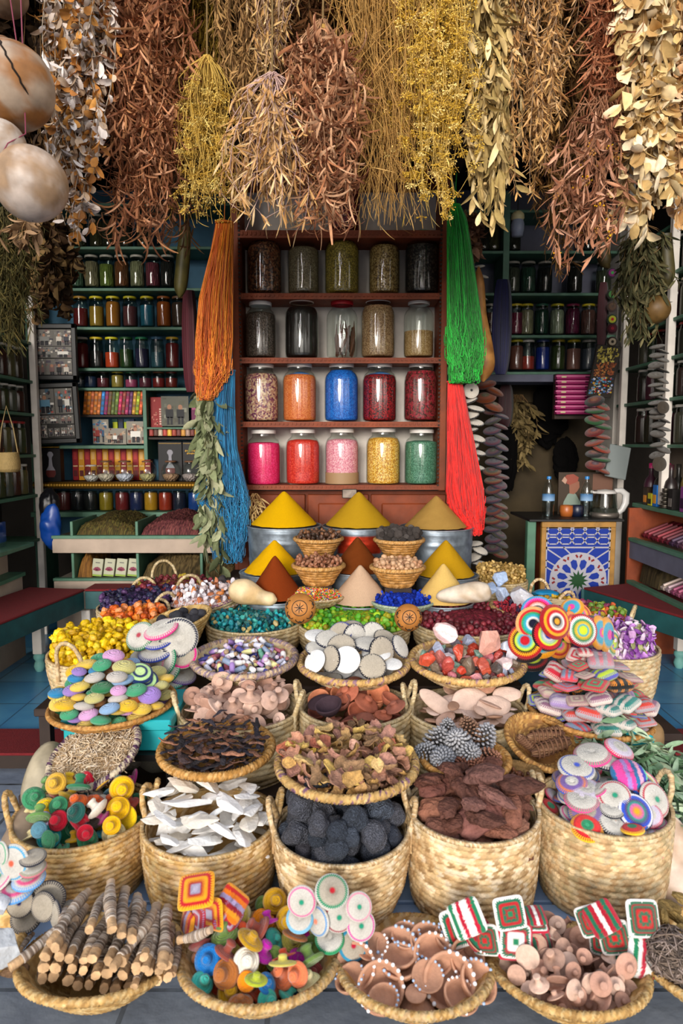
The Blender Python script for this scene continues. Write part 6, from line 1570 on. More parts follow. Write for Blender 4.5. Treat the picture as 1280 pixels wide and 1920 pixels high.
# ================================================================= FRONT TRAYS ON THE STREET
TR = lambda lab, px, py, w, Y, **k: tray(lab, px, py, w, Y, **k)
a1 = TR('shallow straw tray of thread-wrapped sticks at the front left', 193, 1788, 298, 1.47, H=.08, seed=31, tilt=(R_(-10), 0), rb=.45, pw=1.2, cols=STRAWO)
a2 = TR('shallow straw tray of crocheted stamps at the front', 486, 1794, 296, 1.46, H=.08, seed=32, tilt=(R_(-8), 0), rb=.45, pw=1.2, cols=STRAWO + STRAW[:2])
a3 = TR('shallow straw tray of small clay bowls at the front', 776, 1802, 292, 1.46, H=.08, seed=33, tilt=(R_(-6), 0), rb=.45, pw=1.2, cols=STRAWO + STRAW[:2])
a4 = TR('shallow straw tray of clay stamps at the front right', 1062, 1808, 290, 1.46, H=.08, seed=34, tilt=(R_(-8), 0), rb=.45, pw=1.2, cols=STRAWO)
a5 = TR('shallow straw tray of grey wool and dried roots, cut off by the right edge', 1335, 1796, 270, 1.46, H=.085, seed=35, tilt=(R_(0), 0), rb=.3, cols=STRAWO)
a0 = TR('shallow straw tray under the white rock, cut off by the left edge', -75, 1770, 230, 1.46, H=.08, seed=36, tilt=(R_(7), 0), rb=.3, cols=STRAWO)
knobs(a2, 58, .028, ['f0a020', 'c81cb0', 'f8e8b8', '8c3c38', 'a8642c', '40b0a0', 'd84c20', '6c8c40', 'e0d060', 'b01888', 'e87c50', '207cc0', 'c89c28', 'e8e0d0', '9c4838', 'b8cc40'], ['orange', 'magenta', 'cream', 'brick red', 'brown', 'aqua', 'rust', 'olive', 'lemon', 'purple-pink', 'salmon', 'blue', 'mustard', 'white', 'terracotta', 'lime'], 'crochet stamp', 'crochet stamp', 'crocheted stamps in the front tray', 'the front tray', 42, KW, mound=.05, floor=bowl_floor(a2), Rin=None) if False else None
def tilt_floor(b):
    f0 = bowl_floor(b); return f0
def knobs_tray(b, n, r, cols, nm, what, grp, where, seed, ms, mound, facecam=.4):
    return knobs(b, n, r, cols, nm, what, what, grp, where, seed, ms, mound=mound, floor=bowl_floor(b), facecam=facecam)
k2 = knobs_tray(a2, 88, .027, ['f08c10', 'c81cb0', 'f0e0a8', '8c3c38', 'a8642c', '40b8a8', 'c84820', '6c8c40', 'e0d060', 'd01c98', 'e87c50', '1c74c0', 'c89818', 'e8e0d0', '9c4838', 'b8c430'], ['orange', 'magenta', 'cream', 'brick red', 'brown', 'aqua', 'rust', 'olive', 'lemon', 'purple-pink', 'salmon', 'blue', 'mustard', 'white', 'terracotta', 'lime'], 'crochet stamp', 'crocheted stamps in the front tray', 'the front tray', 42, KW, .03)
k4 = knobs_tray(a4, 104, .024, ['c49e8a', 'b88e7c', 'd0b09e', 'ac8472'], None, 'clay stamp', 'clay stamps in the front right tray', 'the front right tray', 43, KC, .02, facecam=.5)
# clay bowls with white dots
def clay_bowl(kind):
    if kind == 0: pr = [(0, .0), (.5, 0), (.62, .06), (.92, .46), (1, .72), (1, .78), (.94, .80), (.86, .76), (.78, .46), (.5, .16), (0, .10)]
    else: pr = [(0, 0), (.55, 0), (.6, .05), (.38, .35), (.34, .5), (.5, .72), (.9, .98), (1, 1.08), (.95, 1.12), (.86, 1.06), (.5, .84), (0, .76)]
    return MB().lathe(pr, 40, A('b88a70')).mesh('bowl_body', M_CLAY)
def dots(kind, c):
    pts = []; z = .79 if kind == 0 else 1.13
    for k in range(20):
        a = k / 20 * 2 * PI
        if k < 6 or 10 < k < 14: pts.append((.96 * math.cos(a), .96 * math.sin(a), z))
    return MB().balls(pts, .085, A(c), sub=1).mesh('painted_dots', M_VC)
CB = [clay_bowl(0), clay_bowl(1)]; DT = {(k, c): dots(k, c) for k in (0, 1) for c in ('f0f0f4', 'a8c0e0')}
bl_ = [(712, 1850, 44, (.05, -1, .75), 0, 'f0f0f4'), (842, 1840, 48, (-.15, -1, .9), 0, 'f0f0f4'), (672, 1812, 40, (-.6, -1, .9), 0, 'f0f0f4'), (744, 1785, 40, (0, -.35, 1), 0, 'a8c0e0'), (748, 1812, 38, (0, -.2, 1), 0, 'a8c0e0'), (810, 1795, 38, (.1, -.7, 1), 0, 'f0f0f4'), (870, 1800, 36, (.4, -.8, .8), 0, 'f0f0f4'), (800, 1770, 34, (.1, -.5, 1), 0, 'a8c0e0'), (890, 1845, 38, (.5, -.5, .9), 0, 'a8c0e0'), (780, 1870, 34, (.1, .2, -1), 1, 'f0f0f4'), (705, 1790, 30, (-.3, -.2, 1), 1, 'f0f0f4'), (840, 1765, 30, (.3, -.3, 1), 0, 'a8c0e0'), (760, 1760, 28, (0, -.3, 1), 0, 'a8c0e0'), (860, 1875, 34, (.3, -.3, 1), 0, 'f0f0f4'), (660, 1840, 30, (-.5, -.2, 1), 0, 'a8c0e0'), (885, 1775, 28, (.6, -.2, 1), 1, 'f0f0f4'), (720, 1880, 30, (-.2, -.3, 1), 0, 'a8c0e0'), (800, 1840, 30, (.0, -.5, 1), 1, 'a8c0e0')]
items = []
for (px, py, rpx, n, k, c) in bl_:
    Y = 1.44 - (py - 1806) / 1280 * 1.5
    c0 = P(px, py, Y); t = thing('clay_bowl', '', 'bowl', c0, face_rot(n), 'small clay bowls in the front tray'); r = rpx * S(px, py, Y); t.scale = (r, r, r)
    t.location = c0 - Vector(n).normalized() * r * .35
    obj('bowl_body', CB[k], t, color='ffffff'); obj('painted_dots', DT[(k, c)], t); items.append((t, 'clay bowl with ' + ('white dots' if c[0] == 'f' else 'pale blue dots')))
for (x, y, z, r) in heap(a3['c'], a3['R'], a3['z'], .02, 14, .030, 8, flat=.5, floor=bowl_floor(a3)):
    t = thing('clay_bowl', '', 'bowl', (x, y, z - .012), face_rot((random.Random(x).uniform(-.3, .3), -.3, 1)), 'small clay bowls in the front tray'); t.scale = (r, r, r); obj('bowl_body', CB[0], t, color='ffffff'); items.append((t, 'plain clay bowl'))
rank_labels(items, 'the bowl tray')
# wrapped sticks
def stick_mesh(k, L=1.0):
    rg = np.random.default_rng(k); n = 70; z = np.linspace(0, 1, n)
    r = .075 * (1 + .12 * np.sin(z * 9 + k)); X = .02 * np.sin(z * 5 + k); Y = .02 * np.cos(z * 4 + k)
    wrap = (z > .16) & (z < .9)
    rr = r * np.where(wrap, 1.06 + .05 * ((np.arange(n) % 2) * 2 - 1), .92)
    m1 = MB(); c = np.where((z < .16)[:, None], A('c4a078'), A('b09880')) * rg.uniform(.85, 1.1, (n, 1)); m1.tube(np.c_[X, Y, z], np.where(wrap, .9, .95) * r, 7, c[:, None] * np.ones((1, 7, 1)), cap=True, oval=.85)
    m2 = MB(); i = np.where(wrap)[0]; pal = np.array([hx(q) for q in ('8c7868', 'b0a090', '6c5c50', 'a08c78', 'c8bcb0')]); cc = pal[rg.integers(0, 5, len(i))]
    m2.tube(np.c_[X, Y, z][i], rr[i], 10, cc[:, None] * np.ones((1, 10, 1)), cap=True, oval=.9)
    return m1.mesh('wood', M_BARK), m2.mesh('thread_wrapping', M_BARK)
SM = [stick_mesh(k) for k in range(5)]
def stick(pa, pb, k, thick=1.0):
    d = Vector(pb) - Vector(pa); L = d.length
    t = thing('wrapped_stick', '', 'stick', pa, face_rot(d, k * .7), 'thread-wrapped sticks in the front left tray'); t.scale = (L * .95 * thick, L * .95 * thick, L)
    obj('wood', SM[k % 5][0], t, color='ffffff'); obj('thread_wrapping', SM[k % 5][1], t, color='ffffff'); return (t, 'wrapped stick')
rg = random.Random(8); items = []
def st2(xa, ya, Ya, xb, yb, Yb):
    j = rg.uniform(-5, 5); xa += j; ya += rg.uniform(-7, 5); xb += j + rg.uniform(-9, 9); yb += rg.uniform(-8, 8); items.append(stick(P(xa, ya, Ya), P(xb, yb, Yb), len(items)))
for k in range(11):      # bottom layer, ends low in the tray
    x = 82 + k * 23; st2(x, 1856 - abs(k - 5) * 4.5, 1.37, x + 30 - k * 2.0, 1785, 1.53)
for k in range(10):
    x = 76 + k * 25; st2(x + 6, 1828 - abs(k - 4.5) * 3, 1.36, x + 52 - k * 3.2, 1735, 1.53)
for k in range(10):
    x = 84 + k * 24; st2(x, 1798 + k * 1.5, 1.35, x + 62 - k * 5, 1705, 1.52)
for q in ((95, 1770, 1.35, 172, 1676, 1.50), (165, 1742, 1.35, 198, 1672, 1.50), (208, 1748, 1.34, 214, 1655, 1.50), (226, 1762, 1.34, 232, 1662, 1.50), (248, 1770, 1.34, 256, 1682, 1.50), (218, 1812, 1.33, 288, 1708, 1.48), (270, 1800, 1.35, 292, 1724, 1.49), (298, 1820, 1.36, 306, 1738, 1.50), (322, 1825, 1.38, 322, 1744, 1.50), (105, 1778, 1.34, 130, 1700, 1.50), (18, 1808, 1.34, 140, 1722, 1.46), (248, 1845, 1.33, 268, 1790, 1.45), (30, 1790, 1.42, 62, 1742, 1.50)):
    st2(*q)
items.append(stick(P(334, 1766, 1.42), P(398, 1742, 1.40), 3, 1.5))
rank_labels(items, 'the stick tray')
mb = MB(); mb.lathe([(0, 0)], 3) if False else None

# white and crystal rocks at the left edge, wool and roots at the right edge
def one_rock(label, px, py, rpx, Y, c, m, name='rock', R=(1, .9, .9), amp=.18, kind='blob', cat='rock', seed=0, cuts=10, rot=0):
    s_ = S(px, py, Y) * rpx
    me = MB().blob(R, 4, amp, seed, (1, 1, 1), freq=1.1).mesh(name, m) if kind == 'blob' else facet(name, m, 1, R, cuts, seed)[0]
    o = obj(name, me, None, P(px, py, Y), (0, 0, rot), c, s_); return tag(o, label, cat)
one_rock('large white alum rock at the lower left edge', 2, 1775, 44, 1.40, 'c4c8cc', M_CRYST, 'white_rock', kind='facet', seed=3)
one_rock('small glittering white rock above the alum rock at the left edge', 0, 1700, 24, 1.44, 'b8bcc4', M_CRYST, 'white_rock', kind='facet', seed=5)
one_rock('brown bark chunk under the white rock at the lower left', 22, 1815, 26, 1.42, '8c6c50', M_BARK, 'bark_chunk', R=(1.2, .6, .5), seed=9)
def fibre_ball(label, px, py, rpx, Y, cols, seed, n=240, r=.0016, name='wool_ball', cat='wool'):
    rg = np.random.default_rng(seed); c = P(px, py, Y); R = rpx * S(px, py, Y)
    u = np.linspace(0, 1, 10)[None]; a0 = rg.uniform(0, 6.28, (n, 1)); ax = rg.normal(size=(n, 3)); ax /= np.linalg.norm(ax, axis=1)[:, None]
    b_ = np.cross(ax, rg.normal(size=(n, 3))); b_ /= np.linalg.norm(b_, axis=1)[:, None]; d_ = np.cross(ax, b_)
    a = a0 + u * rg.uniform(1.5, 3.5, (n, 1)); rr = R * (rg.uniform(.82, 1.04, (n, 1)) + .05 * np.sin(u * 9))
    V = (b_[:, None] * np.cos(a)[..., None] + d_[:, None] * np.sin(a)[..., None]) * rr[..., None]
    t = MB().blob((R * .86,) * 3, 3, .08, seed, cols[0]).strands(V, r, pick(rg, cols, n)).build(name, M_DRY, None, loc=c); return tag(t, label, cat)
fibre_ball('ball of tangled grey-brown wool fibres at the lower right edge', 1258, 1790, 46, 1.42, ['7c6c60', '94847c', '5c5048'], 3)
fibre_ball('second tangle of grey wool cut off by the lower right edge', 1300, 1835, 40, 1.40, ['6c6058', '8c8078', '4c443c'], 4)
for k, (px, py, rx, a) in enumerate(((1255, 1700, 26, 20), (1270, 1722, 24, -30), (1248, 1735, 22, 50), (1285, 1690, 24, 0), (1240, 1715, 20, 80), (1290, 1745, 22, 10))):
    s_ = S(px, py, 1.5) * rx; o = obj('dried_root', RW[k % 5], None, P(px, py, 1.52 - k * .012), (R_(a), R_(30), R_(a)), '8c7444', s_); tag(o, 'knobbly tan dried root, ' + ('topmost', 'second', 'third', 'fourth', 'fifth', 'lowest')[k] + ' of the little pile at the right edge', 'root', 'knobbly tan roots')

# ================================================================= STRINGS OF CROCHET PADS (between the front baskets)
def padset(lst, Yf, grp, where, cat='crochet pad', name='crochet_pad'):
    items = []
    for q in lst:
        px, py, rpx, n, me, d = q[:6]; Y = Yf(px, py) + (q[6] if len(q) > 6 else 0); sp = q[7] if len(q) > 7 else 0
        o = pad(px, py, Y, rpx, n, me, d, grp, cat, sp, name); items.append((o, d))
    for o, d in items: o['label'] = d + ' ' + where
    return items
PWG = lambda dot, ring, **k: pillow(dotring(dot, ring), .24, **k)
padset([(566, 1690, 28, (-.1, -1, .35), PWG('1c9070', 'e8589c'), 'round white pad with pink ring and green dot, highest left'),
        (562, 1722, 26, (0, -.8, .9), pillow(((.8, WH), (1, '7cb8d8')), .24), 'pale blue edged pad under the pink-ringed one'),
        (622, 1672, 32, (.1, -.6, .7), pillow(((.16, 'b81828'), (.78, WB), (.9, '1c8860'), (1, WH)), .28), 'white pad with green ring and red dot, topmost'),
        (672, 1700, 26, (.3, -1, .6), PWG('1c9070', 'e888a8'), 'white pad with pale pink ring and green dot, upper right'),
        (635, 1718, 29, (.15, -1, .3), PWG('1c9070', '9c1838'), 'white pad with dark red ring and green dot'),
        (596, 1726, 28, (-.9, -1, .3), PWG('f08060', '4890d0'), 'white pad seen nearly edge-on with blue stitching'),
        (676, 1735, 28, (.2, -1, .5), PWG('1c9070', 'd820a0'), 'white pad with magenta ring, rightmost'),
        (618, 1760, 28, (0, -.5, .9), pillow(((.85, WH), (1, '28905c')), .26), 'white pad with green edge, under the others'),
        (662, 1772, 28, (.1, -.9, .5), pillow(((.16, 'b01838'), (.8, WB), (1, '2c90b8')), .24), 'blue-edged pad with red dot, lowest')], lambda px, py: 1.455, 'round pads in front of the black stones', 'before the black stones')
RG = pillow(((.2, '1c7c54'), (.36, 'f0ece8'), (.50, 'f0ece8'), (.62, 'b01830'), (.78, '1c6c50'), (.88, 'f0ece8'), (1, 'c01838')), .2, shape='square', ribs=48)
RG2 = pillow(((.2, '1c7c54'), (.32, 'a81c28'), (.46, '1c6c50'), (.66, 'b82028'), (.84, '1c6c50'), (1, 'f0ece8')), .2, shape='square', ribs=48)
RG3 = pillow(((.2, 'c81820'), (.34, '2c6c50'), (.48, 'c81820'), (.56, '5c4438'), (.66, '2c6c50'), (.74, '9c2c30'), (.86, '2c6c50'), (1, 'f0ece8')), .2, shape='square', ribs=48)
RGS = pillow(None, .3, shape='square', stripes=('f0ece8', '1c7c54', 'f0ece8', 'c01838', 'f0ece8', 'f0ece8', 'c01838', '1c7c54', 'f0ece8'))
RGD = pillow(None, .3, shape='square', stripes=('b01830', '1c6c50', 'b01830', 'f0ece8', 'b01830', '1c6c50', 'b01830'))
padset([(875, 1722, 31, (-.3, -1, .55), RGS, 'white, red and green striped square pad, upper left', 0, .5), (862, 1738, 33, (-.2, -1, .5), RG2, 'green-edged square pad behind the striped one', .03, .4),
        (955, 1712, 29, (0, -1, .35), RG2, 'square pad with red and green rings and white edge, topmost', 0, .15), (965, 1764, 33, (.05, -1, .4), RG, 'square pad with white ring and green centre, largest in front', -.01, -.1),
        (910, 1762, 27, (-.6, -1, .3), RG3, 'red-edged square pad turned sideways to the left', 0, .3), (1002, 1716, 20, (0, -.3, 1), RGD, 'red and green striped pad lying flat', .02, .1), (1004, 1730, 21, (0, -.3, 1), RG, 'white-edged pad lying under the flat striped one', .02, 0),
        (1012, 1768, 26, (.5, -1, .2), RGD, 'dark red striped square pad at the right', .02, .2), (893, 1745, 27, (-.2, -1, .6), RGD, 'small red striped pad in the middle of the bunch', .02, .8)], lambda px, py: 1.45, 'red and green square pads before the root basket', 'before the roots')
padset([(1128, 1722, 28, (-.3, -1, .5), RGD, 'dark striped square pad, upper middle', .01, .6), (1108, 1726, 26, (-.5, -1, .5), RG3, 'red-edged square pad, upper left', .02, .5), (1205, 1722, 32, (.15, -1, .55), RG3, 'square pad with green, red and pink-white rings, upper right', 0, -.1),
        (1152, 1758, 29, (-.4, -1, .4), RG3, 'green-edged square pad in the middle', 0, .3), (1130, 1765, 26, (-.8, -1, .3), RG2, 'green square pad turned sideways, leftmost', .02, .2), (1170, 1785, 30, (-.2, -1, .6), RGD, 'dark red and green square pad, lower middle', 0, .4),
        (1208, 1795, 36, (.25, -1, .35), RGS, 'white, red and green striped square pad, lowest right', -.02, -.3), (1218, 1762, 24, (.3, -1, .3), RG2, 'square pad half hidden behind the striped one', .02, .1)], lambda px, py: 1.45, 'red and green square pads before the right basket', 'at the right')
OR1 = pillow(((.25, 'b0a8c0'), (.45, 'b01820'), (.65, 'f0a010'), (.85, 'c01820'), (1, 'f09010')), .2, shape='square', edge='f0b020'); OR2 = pillow(((.35, 'c01838'), (.55, 'c8c0d8'), (.8, 'b01828'), (1, 'a090b8')), .24, shape='square', edge='c01830'); OR3 = pillow(None, .3, shape='square', stripes=('e87808', 'f09818', '9c1828', 'a898c0', 'e87808', 'c81c18', 'f0a020'))
padset([(368, 1670, 34, (-.1, -.45, .8), OR1, 'orange and red square pad, topmost', 0, .3), (396, 1712, 30, (-.7, -1, .2), OR1, 'orange edged square pad standing on edge', 0, .2), (428, 1722, 25, (.7, -1, .4), OR2, 'dark red square pad with lilac ring', 0, .7), (435, 1694, 28, (.5, -.6, .6), OR3, 'orange striped square pad, rightmost', .02, .6), (372, 1722, 26, (-1, -.8, .2), OR2, 'lilac and red pad at the left', .02, .1), (352, 1730, 22, (-1, -.8, .3), OR3, 'narrow orange pad seen edge-on, leftmost', .03, 0)], lambda px, py: 1.47, 'orange and red square pads', 'in the orange bunch by the white bones basket')
PBK = pillow(((.9, WB), (1, WB)), .24, edge='181c30'); PCY = pillow(dotring('f05838', '28a0d0'), .22); PST = pillow(((.5, WH), (.7, 'e85890'), (1, WH)), .26, edge='60a0e0')
padset([(26, 1617, 33, (-.25, -1, .25), PCY, 'white pad with a blue ring and orange dot'), (62, 1608, 24, (0, -.15, 1), PBK, 'white pad with navy stitching lying flat, highest'), (62, 1628, 24, (0, -.15, 1), pillow(((.8, WH), (1, '58b890')), .26, edge='d07080'), 'mint and pink edged flat pad'), (54, 1648, 30, (0, -.2, 1), PST, 'pink and blue edged flat pad, third down'), (4, 1645, 26, (-.5, -.5, .8), pillow(dotring('1c9070', 'e84890'), .24), 'pink edged pad cut off by the left edge'), (30, 1668, 34, (0, -.2, 1), PST, 'pink, white and blue striped flat pad, lowest pink one', -.01),
        (38, 1692, 27, (0, -1, .4), pillow(((.2, '14205c'), (.9, WB), (1, '20202c')), .2), 'beige pad with a navy dot', .01), (4, 1600, 22, (-.8, -1, .2), pillow(dotring('1c9070', '30a070'), .24), 'green ringed pad at the very left edge', .01),
        (90, 1685, 32, (.3, -1, .3), PBK, 'beige pad with dark stitching behind two others', .03), (82, 1700, 27, (-.25, -1, .3), PBK, 'beige pad with dark stitching facing front'), (105, 1715, 26, (-1, -.9, .2), PBK, 'dark-stitched pad seen on edge', -.01), (50, 1718, 30, (0, -.8, .8), PBK, 'dark-stitched beige pad lying low', .02), (130, 1712, 22, (.1, -.8, .6), PBK, 'dark-stitched pad just above the sticks', .04)], lambda px, py: 1.49, 'pads hanging at the lower left', 'at the lower left')

# gourds and stones around the front
gourd('big pale marrow-like gourd behind the left basket', [P(118, 1400, 2.08), P(100, 1412, 2.06), P(88, 1450, 2.02), P(80, 1500, 1.98), P(80, 1530, 1.96)], [.005, .045, .062, .06, .006], 'a89c84', spots='8c8068')
gourd('long grey-brown gourd lying left of the front left basket', [P(60, 1500, 1.86), P(52, 1530, 1.80), P(38, 1590, 1.72), P(30, 1640, 1.66), P(28, 1665, 1.64)], [.005, .03, .055, .06, .005], '94806c', spots='7c6a58')
gourd('large pale gourd standing behind the right basket', [P(1262, 1530, 1.78), P(1258, 1552, 1.78), P(1254, 1620, 1.76), P(1256, 1680, 1.74), P(1256, 1700, 1.74)], [.005, .040, .066, .060, .004], 'd8c4b4', spots='b89c84')
gourd('tan bottle gourd lying by the turquoise scrap on the right', [P(1222, 1350, 2.1), P(1222, 1366, 2.09), P(1215, 1395, 2.06), P(1208, 1416, 2.04)], [.005, .034, .040, .005], 'b8945c', spots='94744c')
one_rock('rough grey pumice boulder behind the straw tray', 292, 1402, 46, 2.12, '8c887c', mat('pumice', 'obj', .95, var=.3, vscale=30, bump=('noise', 60, 1.0)), 'boulder', R=(1, .85, .95), amp=.10, cat='boulder', seed=2)
one_rock('smaller grey boulder beside the pumice boulder', 240, 1412, 30, 2.08, '94908a', M_STONE, 'boulder', R=(1, .9, 1), amp=.08, cat='boulder', seed=4)
# ================================================================= THIRD ROW: TRAYS LEANING OVER THE TALL BASKETS
c1_ = TR('round tray of pale twigs with a purple laced rim, tilted at the left', 176, 1412, 176, 1.96, H=.045, seed=41, tilt=(R_(22), R_(-14)), rimcols=['d0c0a8', '4c2c48', 'c8b89c', '5c3c58'], rb=.6, rimr=.010)
c2_ = TR('flat straw tray of dark bark strips', 406, 1402, 214, 1.90, H=.05, seed=42, rb=.5, cols=['c09050', 'b08040', 'd0a468', 'a87838'], rimr=.011, tilt=(R_(3), 0))
c3_ = TR('large straw tray of dried orange peel pieces with a purple patch on the rim', 650, 1429, 264, 1.80, H=.05, seed=43, rb=.55, rimcols=PURP, rimr=.0115, tilt=(R_(2), 0))
c4_ = TR('straw tray of grey and brown pine cones', 871, 1420, 168, 1.90, H=.055, seed=44, rb=.5, cols=['c8924c', 'b88040', 'd8a868'], rimr=.009, tilt=(R_(3), 0))
c5_ = TR('small round straw tray with two bundles of brown roots', 1020, 1390, 148, 1.98, H=.05, seed=45, rb=.5, cols=['b88848', '94683c', 'c89c5c', 'a07440'], rimr=.008, tilt=(R_(20), R_(10)))
# pale twigs: uncountable
rgn = np.random.default_rng(5); n = 1500; R = c1_['R'] * .93; th = rgn.uniform(0, 6.28, n); d = np.sqrt(rgn.uniform(0, 1, n)) * R
cen = np.stack([d * np.cos(th), d * np.sin(th), .035 + .045 * (1 - (d / R) ** 2) + rgn.uniform(-.008, .008, n)], -1); dr = rgn.normal(size=(n, 3)) * [1, 1, .35]; dr /= np.linalg.norm(dr, axis=1)[:, None]
u = np.linspace(-1, 1, 4); Lh = rgn.uniform(.008, .024, n)
pth = cen[:, None] + dr[:, None] * u[None, :, None] * Lh[:, None, None] + rgn.normal(size=(n, 4, 3)) * .0014
mb = MB(); mb.strands(pth, rgn.uniform(.0009, .0018, (n, 1)), pick(rgn, ['e0ccb0', 'c8b090', 'd8c0a0', 'b09470', 'e8d8c4'], n)); mb.lathe([(R, .03), (R * .7, .055), (0, .072)], 40, A('a88c6c'))
o = mb.build('pale_twigs', M_DRY, None); o.location = c1_['base']; o.rotation_euler = c1_['tilt']; tag(o, 'heap of pale dried twigs filling the purple laced tray', 'twigs', kind='stuff')
# bark strips
def strip_mesh(k):
    rg = np.random.default_rng(k); n = 14; u = np.linspace(0, 1, n)
    x = (u - .5) * 2; z = .25 * np.sin(u * PI) * rg.uniform(-1, 1) + .05 * np.sin(u * 11 + k); y = .2 * np.sin(u * 4 + k)
    return MB().tube(np.c_[x, y, z], .27 * np.sin(PI * (u * .86 + .08)) ** .35 * (1 + .15 * np.sin(u * 9 + k)), 8, np.ones(3), oval=.3).mesh('bark_strip', M_BARK)
ST = meshes(strip_mesh, 5)
rg = random.Random(2); items = []
for (x, y, z, r) in heap(c2_['c'], c2_['R'], c2_['z'], .005, 190, .022, 51, flat=.42, floor=bowl_floor(c2_), Rin=.98):
    col, nm_ = rg.choice([('3c3438', 'dark'), ('34303a', 'dark'), ('4c3c3c', 'dark'), ('2c282c', 'dark'), ('9c6c54', 'reddish'), ('7c5848', 'reddish')])
    o = obj('bark_strip', rg.choice(ST), None, (x, y, z), (rg.uniform(-.3, .3), rg.uniform(-.25, .25), rg.uniform(0, 6.28)), col, r * 1.15); items.append(o)
    tag(o, f'{nm_} curled bark strip heaped in the flat tray above the white bones', 'bark strip', f'{nm_} bark strips in the flat tray')
# peel pieces
def peel_mesh(k):
    rg = np.random.default_rng(k + 5); a, b = 9, 7; U, V_ = np.meshgrid(np.linspace(-1, 1, a), np.linspace(-1, 1, b), indexing='ij')
    w = np.sqrt(np.clip(1 - U ** 2 * .8, .05, 1)) * (1 + .2 * np.sin(U * 3 + k)); X = U; Yy = V_ * w * .7; Z = .35 * (U ** 2) * rg.uniform(-1, 1) + .4 * (V_ ** 2) * rg.uniform(.2, 1) + .08 * np.sin(U * 5 + V_ * 4 + k)
    m = MB(); top = np.stack([X, Yy, Z + .035], -1); bot = np.stack([X, Yy, Z - .035], -1)
    ring = np.concatenate([top, bot[:, ::-1]], 1); m.grid(ring, np.ones(3), wv=True)
    return m.mesh('peel_piece', M_DRY2)
M_DRY2 = mat('dried_peel', 'obj', .75, var=.35, vscale=3, bump=('noise', 6, .6), rvar=.2)
PE = meshes(peel_mesh, 6)
for (x, y, z, r) in heap(c3_['c'], c3_['R'], c3_['z'], .01, 250, .020, 52, flat=.55, floor=bowl_floor(c3_), Rin=.98):
    col, nm_ = rg.choice([('bc9460', 'yellowish'), ('ccaa70', 'yellowish'), ('b48c50', 'yellowish'), ('b8846a', 'orange-brown'), ('ac7c6c', 'orange-brown'), ('c09480', 'orange-brown'), ('98705c', 'orange-brown'), ('dcb868', 'yellowish'), ('8c6c4c', 'orange-brown')])
    o = obj('peel_piece', rg.choice(PE), None, (x, y, z), rnd_rot(rg, 1.0), col, r * 1.15); tag(o, f'{nm_} curled peel piece in the large tray before the bowl basket', 'dried peel', f'{nm_} peel pieces in the large tray')
for (px, py, rp, e, c) in ((535, 1405, 20, (1.2, .3, .4), 'b86c50'), (690, 1455, 24, (.9, .2, 2), 'b86848'), (660, 1410, 20, (.9, .6, 1), 'c07850'), (725, 1400, 18, (1, -.3, .3), 'a8644c'), (600, 1395, 20, (.7, 0, .2), '9c5c48'), (575, 1415, 18, (.6, 0, 0), 'd8b048')):
    o = obj('peel_piece', PE[int(px) % 6], None, P(px, py, 1.80 + (1420 - py) / 1280 * 1.9), e, c, rp * S(px, py, 1.8)); tag(o, 'big orange-brown peel piece on top of the large tray' if c != 'd8b048' else 'pale yellow peel piece on top of the large tray', 'dried peel', 'big peel pieces on top of the tray')
# pine cones
def cone_mesh():
    mb = MB(); n = 110; g = 2.39996
    for k in range(n):
        u = (k + .5) / n; a = k * g; z = -1.1 + 2.2 * u; r = .72 * math.sin(PI * (.12 + .84 * u)) ** .8 * (1.08 - .25 * u)
        d = Vector((math.cos(a), math.sin(a), -.25 + .75 * u)); d.normalize(); up = Vector((0, 0, 1)); s_ = d.cross(up).normalized(); w = .19 * (1.15 - .5 * u)
        c = Vector((r * math.cos(a), r * math.sin(a), z)); nn = s_.cross(d)
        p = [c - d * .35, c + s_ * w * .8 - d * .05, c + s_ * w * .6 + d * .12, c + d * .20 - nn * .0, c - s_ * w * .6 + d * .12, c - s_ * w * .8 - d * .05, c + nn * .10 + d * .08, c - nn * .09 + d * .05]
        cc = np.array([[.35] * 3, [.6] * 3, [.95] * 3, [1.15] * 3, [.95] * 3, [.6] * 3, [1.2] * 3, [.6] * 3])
        F_ = [[0, 1, 6, 6], [1, 2, 6, 6], [2, 3, 6, 6], [3, 4, 6, 6], [4, 5, 6, 6], [5, 0, 6, 6], [1, 0, 7, 7], [2, 1, 7, 7], [3, 2, 7, 7], [4, 3, 7, 7], [5, 4, 7, 7], [0, 5, 7, 7]]
        mb.raw([tuple(q) for q in p], F_, cc)
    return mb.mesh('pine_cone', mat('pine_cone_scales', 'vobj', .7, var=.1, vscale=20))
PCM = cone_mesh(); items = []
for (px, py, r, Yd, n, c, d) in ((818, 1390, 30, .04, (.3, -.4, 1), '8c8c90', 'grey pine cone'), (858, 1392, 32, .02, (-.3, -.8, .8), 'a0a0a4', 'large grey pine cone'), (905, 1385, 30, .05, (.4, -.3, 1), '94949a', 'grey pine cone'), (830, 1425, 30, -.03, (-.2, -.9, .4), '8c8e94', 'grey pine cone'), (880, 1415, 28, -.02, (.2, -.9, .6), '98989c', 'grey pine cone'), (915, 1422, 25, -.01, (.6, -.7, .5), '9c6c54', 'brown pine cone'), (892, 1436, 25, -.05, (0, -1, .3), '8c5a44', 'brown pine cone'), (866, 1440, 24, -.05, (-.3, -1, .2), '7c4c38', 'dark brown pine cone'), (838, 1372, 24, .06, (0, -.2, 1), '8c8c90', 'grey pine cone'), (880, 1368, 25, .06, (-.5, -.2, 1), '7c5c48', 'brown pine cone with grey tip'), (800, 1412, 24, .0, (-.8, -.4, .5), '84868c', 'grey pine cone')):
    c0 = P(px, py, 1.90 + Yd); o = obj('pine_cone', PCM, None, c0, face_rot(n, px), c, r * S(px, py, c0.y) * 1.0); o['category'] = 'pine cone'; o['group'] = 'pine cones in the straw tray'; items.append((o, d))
rank_labels(items, 'the cone tray')
